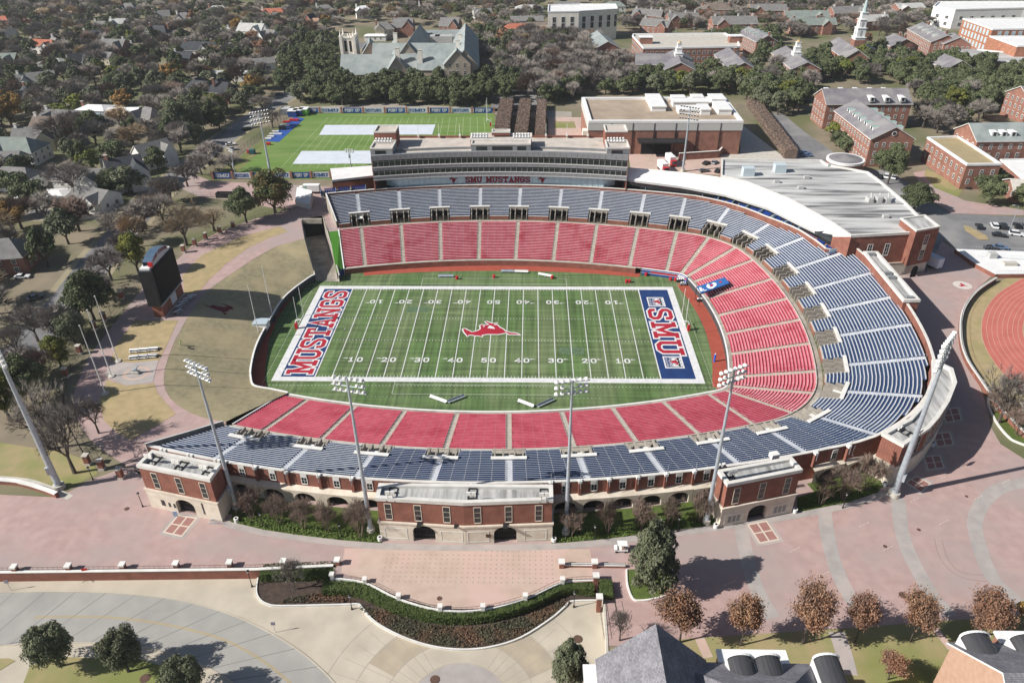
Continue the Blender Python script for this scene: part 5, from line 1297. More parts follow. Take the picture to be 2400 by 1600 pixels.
# ---- performing-arts hall behind the press box
z = 22.1
hp4 = [at(1380, 283, z), at(1742, 283, z), at(1700, 227, z), at(1364, 228, z)]
hall, hpoly = flatbuild('brick_hall', 'large brick hall with tan gravel roof and white rooftop units behind the press box', 'building', [V2(p) for p in hp4], G, z, BRICK2, GRAVEL, PUREW, 1.4, 1.0)
mb = MB(); ring(mb, inset(hpoly, -.2), inset(hpoly, .06), z-4.2, z-1.2); mb.build('cornice', mat('cornice_grey', (.52, .52, .5)), hall)
mb = MB(); a = hp4[0]; b_ = hp4[1]
for f in (.15, .29, .43, .57, .71, .86): p = a.lerp(b_, f); mb.box(p.x-.12, p.x+.12, p.y-.35, p.y-.05, G, z-1)
mb.build('downpipe', DKMET, hall)
mb = MB(); p = at(1557, 338, 14.5); mb.box(p.x-10.5, p.x+10.5, a.y-6.5, a.y-.1, 14, 14.6); mb.build('dock_canopy', DKMET, hall)
mb = MB(); mb.box(p.x-8.5, p.x+8.5, a.y-.3, a.y-.02, G, 13.5); mb.build('loading_door', BLACK, hall)
mb = MB(); q0 = at(1380, 283, z); mb.box(hp4[3].x-1.5, hp4[0].x-.1, a.y+2, a.y+6, G, z-5); 
mb.build('side_portal', CREAM, hall)
for u0, u1, v0, v1, h_ in ((1527, 1560, 232, 262, 2.4), (1575, 1605, 232, 238, 1.8), (1577, 1660, 243, 252, 2.6), (1590, 1640, 258, 268, 2.0), (1622, 1648, 231, 238, 2), (1668, 1700, 232, 245, 2.4), (1642, 1664, 257, 270, 2.6), (1683, 1714, 250, 270, 2.6)):
    A_ = at(u0, v1, z-1); B_ = at(u1, v1, z-1); C_ = at(u1, v0, z-1); mb = MB(); mb.box(A_.x, B_.x, A_.y, max(A_.y+2, C_.y), z-.95, z-.95+h_*.8, 0); mb.box(A_.x-.3, B_.x+.3, A_.y-.3, max(A_.y+2, C_.y)+.3, z-.94+h_*.8, z-.5+h_*.8, 0); mb.build('rooftop_unit', [PUREW], hall)
# ---- walled yard beside the hall
for pts, lb in (([(1472, 356), (1532, 357)], 'low brick yard wall with white coping left of the white trucks'), ([(1590, 376), (1683, 370), (1690, 362)], 'low brick yard wall with white coping right of the light pole')):
    P = ats(pts); t_ = thing('yard_wall', lb, 'wall', P[0]); mb = MB()
    for p, q in zip(P[:-1], P[1:]):
        d = (q-p).normalized(); n_ = Vector((-d.y, d.x, 0))*.25; mb.prism([V2(p-n_), V2(q-n_), V2(q+n_), V2(p+n_)], G, G+3, 0); mb.prism([V2(p-n_*1.4), V2(q-n_*1.4), V2(q+n_*1.4), V2(p+n_*1.4)], G+3.01, G+3.25, 1)
    mb.build('wall', [BRICK2, WHITE], t_)
# ---- campus halls
def hall_g(label, e0, e1, half, H, rh, rows=2, step=3.0, wm=BRICK2, rm=SLATE, name='campus_hall', cat='building', gablem=None, ww=1.0, wh=1.7, chim=(), cup=None, dormers=0, hip=0, z0w=2.0, over=.6):
    zr = G+H+rh; a = at(*e0, zr); b_ = at(*e1, zr); c = (a+b_)/2; r = thing(name, label, cat, (c.x, c.y, G))
    A, w_, r_ = gable(r, a, b_, half, G, G+H, zr, wm, rm, over, WHITE, hip, .3, gablem=gablem)
    for i in range(4): wall_windows(r, A[i], A[(i+1) % 4], G+z0w, rows, (H-1)/rows, step, ww, wh)
    t = (b_-a).normalized(); n_ = Vector((-t.y, t.x, 0))
    for f in chim: p = a.lerp(b_, f); chimney(r, (p.x+n_.x*1.5, p.y+n_.y*1.5), zr+1.8)
    for k in range(dormers):
        for s in (-1, 1):
            p = a.lerp(b_, (k+1)/(dormers+1))+n_*s*half*.55; mb = MB(); w2 = 1.1; zb = G+H+rh*.3; zt = zb+1.9
            q = [p-t*w2, p+t*w2]; o_ = n_*s*1.2; i_ = -n_*s*half*.42
            mb.face([(*(q[0]+o_).xy, zb-.4), (*(q[1]+o_).xy, zb-.4), (*(q[1]+o_).xy, zt), (*(q[0]+o_).xy, zt)], 0)
            for qq in q: mb.face([(*(qq+o_).xy, zb-.4), (*(qq+o_).xy, zt), (*(qq+i_).xy, zt+.25)], 0)
            mb.face([(*(q[0]+o_*1.2).xy, zt), (*(q[1]+o_*1.2).xy, zt), (*(q[1]+i_).xy, zt+.3), (*(q[0]+i_).xy, zt+.3)], 1)
            mb.face([(*(p-t*.6+o_*1.03).xy, zb+.1), (*(p+t*.6+o_*1.03).xy, zb+.1), (*(p+t*.6+o_*1.03).xy, zt-.25), (*(p-t*.6+o_*1.03).xy, zt-.25)], 2)
            mb.build('dormer', [WHITE, COPPER, GLASS], r_)
    if cup is not None:
        p = a.lerp(b_, cup); zt = zr-1.5; mb = MB()
        for w2, h2 in ((2.3, 2.6), (1.7, 2.6), (1.2, 2.4)): mb.box(p.x-w2, p.x+w2, p.y-w2, p.y+w2, zt, zt+h2); mb.box(p.x-w2-.25, p.x+w2+.25, p.y-w2-.25, p.y+w2+.25, zt+h2, zt+h2+.25); zt += h2+.25
        mb.sphere((p.x, p.y, zt), 1.1, 8, 5, 1); mb.tube((p.x, p.y, zt+.9), (p.x, p.y, zt+2.4), .08, .02, 5, 1)
        mb.build('cupola', [PUREW, mat('gold_dome', (.55, .4, .2), rough=.4)], r_)
    return r
hall_g('brick hall with white cupola and front gable, nearest the parking garage', (1492, 126), (1583, 128), 8.5, 9.2, 4.2, 2, 3.6, ww=1.3, wh=2.2)
hall_g('brick gabled hall carrying a white cupola, beside the parking garage', (1585, 116), (1596, 147), 8.5, 9.2, 4.0, 2, 3.4, cup=.45)
hall_g('brick hall with paired chimneys between the two cupola halls', (1708, 112), (1745, 147), 8.0, 9.0, 4.0, 3, 2.8, chim=(.25, .62))
hall_g('brick hall with white domed cupola left of the steeple chapel', (1842, 109), (1893, 146), 8.0, 8.4, 3.8, 2, 3.0, cup=.5)
hall_g('small brick hall with chimneys right of the steeple chapel', (2095, 80), (2125, 92), 9.0, 8.6, 4.2, 2, 3.0, chim=(.3, .7))
hall_g('long brick hall with dormers and twin chimneys near the orange brick block', (2163, 53), (2222, 83), 9.0, 9.6, 4.2, 3, 3.0, chim=(.15, .85), dormers=4)
hall_g('front gabled wing of the long dormered brick hall', (2235, 77), (2250, 88), 8.0, 9.2, 4.2, 2, 3.0)
hall_g('brick hall with green dormers behind the parking garage', (1755, 63), (1800, 84), 7.0, 9.6, 3.6, 3, 2.6, dormers=4, chim=(.05, .95))
hall_g('grey roofed brick hall among oaks below the orange brick block', (2215, 128), (2255, 143), 8.0, 7.5, 4.2, 2, 3.0)
hall_g('stone fronted hall with green roof below the white library', (1400, 73), (1425, 98), 8.0, 8.5, 4.0, 2, 3.0, rm=SLATEG, wm=BRICK2)
# chapel with steeple
r = hall_g('brick chapel with tall white steeple and columned portico', (1965, 88), (2012, 118), 7.0, 9.0, 4.6, 1, 4.0, name='chapel', cat='church', ww=1.2, wh=4)
p = at(2007, 112, G+10); mb = MB(); mb.box(p.x-3.2, p.x+3.2, p.y-3.2, p.y+3.2, G, G+15); mb.build('tower_base', BRICK2, r)
mb = MB(); zt = G+15
for w2, h2 in ((3.1, 1.2), (2.6, 5), (2.1, 4.4), (1.6, 3.6)): mb.box(p.x-w2, p.x+w2, p.y-w2, p.y+w2, zt, zt+h2); mb.box(p.x-w2-.35, p.x+w2+.35, p.y-w2-.35, p.y+w2+.35, zt+h2, zt+h2+.4); zt += h2+.4
for k in range(4): 
    for w2, zz, hh in ((2.62, G+17, 3.4), (2.12, G+22.2, 3)): d = Vector((cos(k*pi/2), sin(k*pi/2), 0)); n_ = Vector((-d.y, d.x, 0)); q = p+d*w2; mb.obox((q.x, q.y, zz), n_, d, 1.3, .06, hh, 1)
mb.build('steeple_tiers', [PUREW, mat('louvre', (.35, .36, .37))], r)
mb = MB(); mb.tube((p.x, p.y, zt), (p.x, p.y, zt+13), 1.5, .06, 8); mb.build('spire', mat('spire_green', (.40, .50, .50), rough=.6), r)
q = at(2022, 150, G); mb = MB()
for k in range(4): mb.tube((q.x-4.5+k*3, q.y, G), (q.x-4.5+k*3, q.y, G+8), .5, .42, 10)
mb.box(q.x-5.6, q.x+5.6, q.y-.8, q.y+6, G+8, G+9.2)
mb.face([(q.x-5.8, q.y-.9, G+9.2), (q.x+5.8, q.y-.9, G+9.2), (q.x, q.y-.9, G+11.8)]); mb.build('portico', PUREW, r)
# ---- stone church
ch = thing('stone_church', 'sprawling limestone church with green slate roofs and pinnacled tower', 'church', (-75, 290, G))
LIMED = CREAM
def ridge(e0, e1, half, H, rh): 
    zr = G+H+rh; return gable(ch, at(*e0, zr), at(*e1, zr), half, G, G+H, zr, LIME, SLATEG, .5, LIME, 0, .3)
A, *_x = ridge((801, 129), (982, 128), 9.5, 6.0, 9.0)
A2, *_x = ridge((925, 118), (927, 136), 7.5, 6.0, 9.5)
ridge((982, 122), (1060, 122), 9.5, 9.5, 8.0)
A3, *_x = ridge((1070, 113), (1070, 119), 7.5, 13.0, 7.5)
ridge((950, 102), (1080, 102), 9.0, 9, 8.5); ridge((984, 58), (954, 102), 8.0, 9, 9.5); ridge((1091, 55), (1088, 118), 8.0, 11, 9.0)
ridge((985, 72), (1095, 70), 9, 8, 6); ridge((875, 102), (950, 102), 7, 6, 8); ridge((866, 88), (866, 100), 5, 8, 6.5); ridge((926, 90), (928, 101), 5, 8, 6.0)
a, b_ = Vector((*V2(A3[0]), 0)), Vector((*V2(A3[1]), 0))
for i in range(4): wall_windows(ch, A3[i], A3[(i+1) % 4], G+3, 3, 4.2, 4.2, 1.2, 2.2, LIMED, GLASS)
p0, p1 = at(992, 187, G+3), at(1040, 187, G+3)
for z_ in (3.5, 7.6):
    for f in (.2, .5, .8): p = p0.lerp(p1, f); put_window(ch, (p.x, p0.y-.2, G+z_), Vector((0, -1, 0)), 1.6, 1.9, LIMED, GLASS)
tp = at(817, 158, G); tx, ty = tp.x, tp.y+10
mb = MB(); mb.box(tx-4.3, tx+4.3, ty-4.3, ty+4.3, G, G+16.5)
for sx in (-1, 1):
    for sy in (-1, 1): mb.box(tx+sx*4.3-.9, tx+sx*4.3+.9, ty+sy*4.3-.9, ty+sy*4.3+.9, G, G+18); mb.tube((tx+sx*4.3, ty+sy*4.3, G+18), (tx+sx*4.3, ty+sy*4.3, G+21.5), .75, .05, 6)
    for k in range(-2, 3): mb.box(tx+k*1.6-.4, tx+k*1.6+.4, ty+sx*4.3-.3, ty+sx*4.3+.3, G+16.5, G+18); mb.box(tx+sx*4.3-.3, tx+sx*4.3+.3, ty+k*1.6-.4, ty+k*1.6+.4, G+16.5, G+18)
mb.build('bell_tower', CREAM, ch); FOOT.append([(tx-5, ty-5), (tx+5, ty-5), (tx+5, ty+5), (tx-5, ty+5)])
mb = MB()
for k in (-1.6, 1.6): mb.box(tx+k-.7, tx+k+.7, ty-4.4, ty-4.32, G+8.5, G+15)
mb.build('belfry_opening', BLACK, ch)
for u, v in ((932, 128), (985, 133), (1073, 110), (1078, 95), (927, 92)): p = at(u, v, G+16); chimney(ch, (p.x, p.y), G+19.5, CREAM, 1.2, G+6)
mb = MB()
for u in (1010, 1040): p = at(u, 88, G+12); mb.box(p.x-6, p.x+6, p.y-2, p.y+5, G+9, G+13)
mb.build('roof_plant', GREYD, ch)
# ---- white library
def tall(label, pts, z1, wm=CREAM, rm=PUREW, name='library', cat='building', rimm=PUREW): return flatbuild(name, label, cat, [V2(p) for p in ats(pts, z1)], G, z1, wm, rm, rimm, .6, .9)
lib, lp = tall('tall cream stone library with white roof and pointed windows at the top centre', [(1284, 27), (1357, 26), (1440, 21), (1448, 20), (1443, 9), (1360, 9), (1285, 11)], G+21)
a, b_ = at(1284, 27, G+21), at(1357, 26, G+21)
for i in range(len(lp)): wall_windows(lib, lp[i], lp[(i+1) % len(lp)], G+9, 1, 4, 6.5, 2.4, 8, WHITE, GLASS, 3)
lb2, lp2 = tall('lower cream stone front of the library with three bays', [(1362, 36), (1440, 34), (1440, 24), (1362, 26)], G+17, name='library_annex')
for i in range(len(lp2)): wall_windows(lb2, lp2[i], lp2[(i+1) % len(lp2)], G+2, 2, 6, 6.0, 3.0, 4, WHITE, GLASS, 3)
q = at(1337, 90, G); mb = MB(); mb.box(q.x-5, q.x+5, q.y, q.y+6, G, G+16.5); mb.build('bay_tower', CREAM, lib)
for k in (-2.4, 0, 2.4): put_window(lib, (q.x+k, q.y-.02, G+6), Vector((0, -1, 0)), 1.3, 7.5, WHITE, GLASS)
# ---- parking garage
gz = G+12.5
gar, gp = flatbuild('parking_garage', 'brick and white parking garage with open roof deck behind the cupola halls', 'garage', [V2(p) for p in ats([(1508, 112), (1735, 108), (1730, 93), (1700, 77), (1484, 79), (1482, 83)], gz)], G, gz, BRICK2, CONCL, PUREW, .7, 1.0)
for i in range(len(gp)): wall_windows(gar, gp[i], gp[(i+1) % len(gp)], G+1.0, 3, 3.5, 3.3, 1.7, 1.7, WHITE, BLACK, 2)
for u, v in ((1513, 98), (1722, 95)): p = at(u, v, gz); mb = MB(); mb.box(p.x-4, p.x+4, p.y-3, p.y+3, gz-1, gz+2.8, 0); mb.box(p.x-4.3, p.x+4.3, p.y-3.3, p.y+3.3, gz+2.81, gz+3.2, 1); mb.build('stair_head', [BRICK2, PUREW], gar)
mb = MB()
for f in range(4): u = 1540+f*42; p = at(u, 92, gz-1); mb.tube((p.x, p.y, gz-1), (p.x, p.y, gz+6), .1, n=5); mb.box(p.x-.6, p.x+.6, p.y-.15, p.y+.15, gz+6, gz+6.2)
mb.build('lamp_post', GALV, gar)
# ---- top right blocks
wg, wp = flatbuild('parking_garage', 'white parking garage with rows of small openings at the top right', 'garage', [V2(p) for p in ats([(2188, 14), (2240, 22), (2400, 18), (2480, 18), (2480, 2), (2200, 3)], G+14)], G, G+14, PUREW, PUREW, PUREW, .6, .9)
for i in range(len(wp)): wall_windows(wg, wp[i], wp[(i+1) % len(wp)], G+2, 2, 4.6, 8.5, 2.6, 2.0, WHITE, GLASS, 3)
ob, op = flatbuild('brick_block', 'orange brick block with white roof above the oak grove, right edge', 'building', [V2(p) for p in ats([(2257, 43), (2327, 68), (2480, 66), (2480, 40)], G+16)], G, G+16, BRICK3, PUREW, PUREW, .6, .9)
for i in range(len(op)): wall_windows(ob, op[i], op[(i+1) % len(op)], G+2, 3, 4.6, 4.6, 2.2, 3, WHITE, GLASSB, 4)
ob2, op2 = flatbuild('brick_block', 'plain windowless orange brick block with white roof, below the taller one', 'building', [V2(p) for p in ats([(2320, 84), (2385, 107), (2500, 107), (2480, 84)], G+12.5)], G, G+12.5, BRICK3, PUREW, PUREW, .6, .9)
lw_, lpw = flatbuild('low_block', 'low building with wide patchy white roof below the orange blocks', 'building', [V2(p) for p in ats([(2232, 118), (2240, 140), (2400, 145), (2480, 140), (2360, 122), (2290, 115)], G+6.5)], G, G+6.5, BRICK2, MEMB, PUREW, .5, .7)
# ---- dormitories
dm = thing('dormitory', 'T-shaped brick dormitory with grey roof, white dormers and round gable window', 'building', (160, 150, G))
zr = G+16.6; H = 11.8
a, b_ = at(2012, 237, zr), at(2100, 298, zr); t = (b_-a).normalized(); n_ = Vector((-t.y, t.x, 0))
a = a-t*2
A, w1, r1 = gable(dm, a, b_, 8.6, G, G+H, zr, BRICK2, SLATE, .6, WHITE, 0, .3)
for i in range(4): wall_windows(dm, A[i], A[(i+1) % 4], G+1.2, 3, 3.6, 3.0, 1.0, 1.7)
A, w1, r2 = gable(dm, at(1929, 209, zr), at(2125, 208, zr), 8.6, G, G+H, zr, BRICK2, SLATE, .6, WHITE, 0, .3)
for i in range(4): wall_windows(dm, A[i], A[(i+1) % 4], G+1.2, 3, 3.6, 3.4, 1.0, 1.7)
def dormer(roof, p, s, t, half, rh, ze, w2=1.0, cap=COPPER):
    """dormer on the slope facing s"""
    mb = MB(); zb = ze+rh*.28; zt = zb+1.7; q = [p-t*w2, p+t*w2]; o_ = s*half*.72; i_ = s*half*.18
    mb.face([(*(q[0]+o_).xy, zb-.3), (*(q[1]+o_).xy, zb-.3), (*(q[1]+o_).xy, zt), (*(q[0]+o_).xy, zt)], 0)
    for qq in q: mb.face([(*(qq+o_).xy, zb-.3), (*(qq+o_).xy, zt), (*(qq+i_).xy, zt+.1)], 0)
    mb.face([(*(q[0]+o_*1.06).xy, zt), (*(q[1]+o_*1.06).xy, zt), (*(q[1]+i_).xy, zt+.12), (*(q[0]+i_).xy, zt+.12)], 1)
    mb.face([(*(p-t*.55+o_*1.02).xy, zb+.1), (*(p+t*.55+o_*1.02).xy, zb+.1), (*(p+t*.55+o_*1.02).xy, zt-.2), (*(p-t*.55+o_*1.02).xy, zt-.2)], 2)
    mb.build('dormer', [PUREW, cap, GLASS], roof)
for k in range(5):
    for s in (-1, 1): dormer(r1, a.lerp(b_, .2+.155*k), n_*s, t, 8.6, zr-G-H, G+H, 1.5)
for u in (2036, 2071, 2107): p = at(u, 212, zr); dormer(r2, p, Vector((0, -1, 0)), Vector((1, 0, 0)), 8.6, zr-G-H, G+H, 1.2, PUREW)
for u in (1944, 1978, 2012, 2047, 2080): p = at(u, 209, zr); mb = MB(); mb.box(p.x-1, p.x+1, p.y+3, p.y+5, zr-2.6, zr-.4); mb.build('rear_dormer', PUREW, r2)
p = b_+t*.05; mb = MB(); mb.tube((p.x, p.y, zr-2.6), (p.x+t.x*.2, p.y+t.y*.2, zr-2.6), 1.0, n=16, m=0); mb.tube((p.x+t.x*.2, p.y+t.y*.2, zr-2.6), (p.x+t.x*.26, p.y+t.y*.26, zr-2.6), .7, n=16, m=1); mb.build('round_window', [PUREW, GLASS], dm)
dn = thing('dormitory', 'brick wing with green-grey roof and three white dormers at the right edge', 'building', (215, 135, G))
zr2 = G+16.8; A, w1, r3 = gable(dn, at(2273, 290, zr2), at(2480, 287, zr2), 8.4, G, G+12.2, zr2, BRICK2, SLATEG, .6, WHITE, 0, .3)
for i in range(4): wall_windows(dn, A[i], A[(i+1) % 4], G+1.4, 3, 3.7, 4.0, 1.1, 1.9)
for u in (2318, 2340, 2362): p = at(u, 290, zr2); dormer(r3, p, Vector((0, -1, 0)), Vector((1, 0, 0)), 8.4, zr2-G-12.2, G+12.2, 1.2, PUREW)
tz = G+10.2
td, tdp = flatbuild('dormitory_wing', 'flat roofed brick wing with yellow gravel roof right of the dormitory', 'building', [V2(p) for p in ats([(2174, 321), (2267, 384), (2348, 383), (2248, 318)], tz)], G, tz, BRICK2, GRAVELY, PUREW, .7, .8)
for i in range(len(tdp)): wall_windows(td, tdp[i], tdp[(i+1) % len(tdp)], G+2.2, 2, 3.6, 4.2, 1.1, 1.8)
fl, flp = flatbuild('dormitory_annex', 'low annex with bright white flat roof beside the yellow gravel wing', 'building', [V2(p) for p in ats([(2345, 373), (2400, 420), (2480, 420), (2480, 370)], G+6)], G, G+6, BRICK2, PUREW, PUREW, .5, .6)
hall_g('small grey roofed hall behind the low annex at the right edge', (2372, 420), (2450, 425), 6, 4.5, 2.5, 1, 4.0, rm=CONCL)
hall_g('brick gabled hall with oculus among the oaks at the right edge', (2395, 203), (2480, 200), 8.5, 11, 4.5, 3, 3.4)
# ---- round brick pavilion
rp = at(1982, 372, G+6.2); rr = thing('round_pavilion', 'round brick pavilion with dark conical roof behind the club building', 'pavilion', (rp.x, rp.y, G)); FOOT.append([(rp.x+8*cos(k*pi/6), rp.y+8*sin(k*pi/6)) for k in range(12)])
mb = MB(); mb.tube((rp.x, rp.y, G), (rp.x, rp.y, G+5.4), 7.0, n=40); mb.build('wall', BRICK2, rr)
mb = MB(); mb.tube((rp.x, rp.y, G+5.4), (rp.x, rp.y, G+6.3), 7.3, n=40); mb.build('cornice', PUREW, rr)
mb = MB(); mb.tube((rp.x, rp.y, G+6.31), (rp.x, rp.y, G+7.5), 6.4, .3, n=40); mb.build('roof', SLATE, rr)
for k in range(-4, 5): d = Vector((cos(-pi/2+k*.32), sin(-pi/2+k*.32), 0)); put_window(rr, (rp.x+d.x*7.02, rp.y+d.y*7.02, G+.8), d, .9, 2.2)
# ---- big roofs at the bottom right
nb = thing('slate_hall', 'big slate roofed hall with barrel dormers cut by the bottom edge', 'building', (40, -125, G))
zr, ze = 25.0, 17.5
ap = at(1538, 1472, zr); yb = -150
A, w1, r1 = gable(nb, (at(1572, 1640, zr).x, yb), (ap.x, ap.y), 7.4, G, ze, zr, BRICK2, NSLATE, .5, WHITE, 0, .3)
ey = at(1800, 1552, ze).y
A, w1, r2 = gable(nb, (ap.x+3, ey-9.0), (at(2040, 1600, zr-1).x-4, ey-9.0), 8.5, G, ze, zr-1, BRICK2, NSLATE, .5, WHITE, .9, .3)
def barrel(roof, p, w, L, h, z):
    """barrel-topped dormer: white arched front facing away, curved dark roof"""
    mb = MB(); n = 10
    arc_ = [(-w*cos(pi*i/n), h*sin(pi*i/n)*.45+h*.55) for i in range(n+1)]
    for i in range(n):
        (x0, z0), (x1, z1) = arc_[i], arc_[i+1]
        mb.face([(p.x+x0, p.y, z+z0), (p.x+x1, p.y, z+z1), (p.x+x1, p.y-L, z+z1), (p.x+x0, p.y-L, z+z0)], 0)
        mb.face([(p.x+x0*1.08, p.y+.02, z-.2), (p.x+x1*1.08, p.y+.02, z-.2), (p.x+x1*1.08, p.y+.02, z+z1+.25), (p.x+x0*1.08, p.y+.02, z+z0+.25)], 1)
        mb.face([(p.x+x0*1.08, p.y+.02, z+z0+.25), (p.x+x1*1.08, p.y+.02, z+z1+.25), (p.x+x1*1.08, p.y-.35, z+z1+.25), (p.x+x0*1.08, p.y-.35, z+z0+.25)], 1)
    for s in (-1, 1): mb.box(p.x+s*w-.1, p.x+s*w+.1, p.y-L, p.y, z-.5, z+h*.55, 1)
    mb.build('barrel_dormer', [mat('dark_standing_seam', (.07, .07, .075), (.05, .05, .055), 1, .45, stretch=(6, .3, 1)), PUREW], roof)
for u, v in ((1735, 1537), (1798, 1537), (1937, 1537)): p = at(u, v, ze+2.4); barrel(r2, p, 1.75, 6.0, 2.6, ze+.4)
mb = MB(); p0, p1 = at(1683, 1527, ze-.5), at(1836, 1527, ze-.5); mb.box(p0.x, p1.x, ey-.4, p0.y, G, ze-.6, 0); mb.box(p0.x-.3, p1.x+.3, ey-.4, p0.y+.3, ze-.6, ze-.2, 1); mb.build('front_bay', [BRICK2, PUREW], nb)
mb = MB(); mb.box(at(1372, 1560, ze).x, ap.x-7.6, yb, at(1372, 1553, ze).y, G, ze-1, 0); mb.box(at(1372, 1560, ze).x-.3, ap.x-7.5, yb, at(1372, 1553, ze).y+.3, ze-1, ze-.7, 1); mb.build('side_wing', [BRICK2, PUREW], nb)
FOOT.append([(18, -160), (62, -160), (62, -116), (18, -116)])
n2 = thing('slate_hall', 'brick hall with slate roof, barrel dormer and white gable trim in the bottom right corner', 'building', (80, -125, G))
ex = at(2215, 1510, ze); A, w1, r1 = gable(n2, (ex.x+1, ex.y-9.5), (ex.x+40, ex.y-9.5), 9.5, G, ze, zr, mat('pale_brick', (.5, .33, .24), (.44, .28, .2), 1.2, .9), NSLATE, .5, PUREW, 0, .3)
barrel(r1, at(2285, 1487, ze+2.4), 2.0, 6.5, 2.8, ze+.4); barrel(r1, at(2400, 1490, ze+2.4), 2.0, 6.5, 2.8, ze+.4)
mb = MB(); p0, p1 = at(2335, 1484, ze-.5), at(2460, 1484, ze-.5); mb.box(p0.x, p1.x, ex.y-.4, p0.y, G, ze-.6, 0); mb.box(p0.x-.3, p1.x+.3, ex.y-.4, p0.y+.3, ze-.6, ze-.2, 1); mb.build('front_bay', [BRICK2, PUREW], n2)
FOOT.append([(64, -160), (130, -160), (130, -110), (64, -110)])
# ---- houses of the neighbourhood: (ridge centre px, ridge length, half width, turn, eave, rise, roof, wall, chimney, label)
SH = {'g': mat('grey_shingle', (.22, .215, .21), (.17, .165, .16), .5, .9), 'd': mat('dark_shingle', (.06, .065, .075), (.045, .05, .055), .5, .9), 'b': mat('brown_shingle', (.20, .16, .135), (.15, .12, .1), .5, .9),
      'p': mat('pale_roof', (.50, .50, .48), (.42, .42, .40), .4, .8), 'w': PUREW, 'r': TILE, 's': mat('sage_shingle', (.24, .27, .25), (.19, .22, .2), .4, .9), 't': mat('tan_roof', (.42, .27, .19), (.36, .23, .16), .4, .9)}
WL = {'w': WHITE, 'b': BRICK2, 'c': mat('cream_siding', (.6, .53, .4), (.54, .47, .35), .4), 's': LIME, 'l': mat('blue_siding', (.5, .58, .64), (.45, .53, .6), .4), 'g': mat('grey_siding', (.4, .4, .39), (.35, .35, .34), .4)}
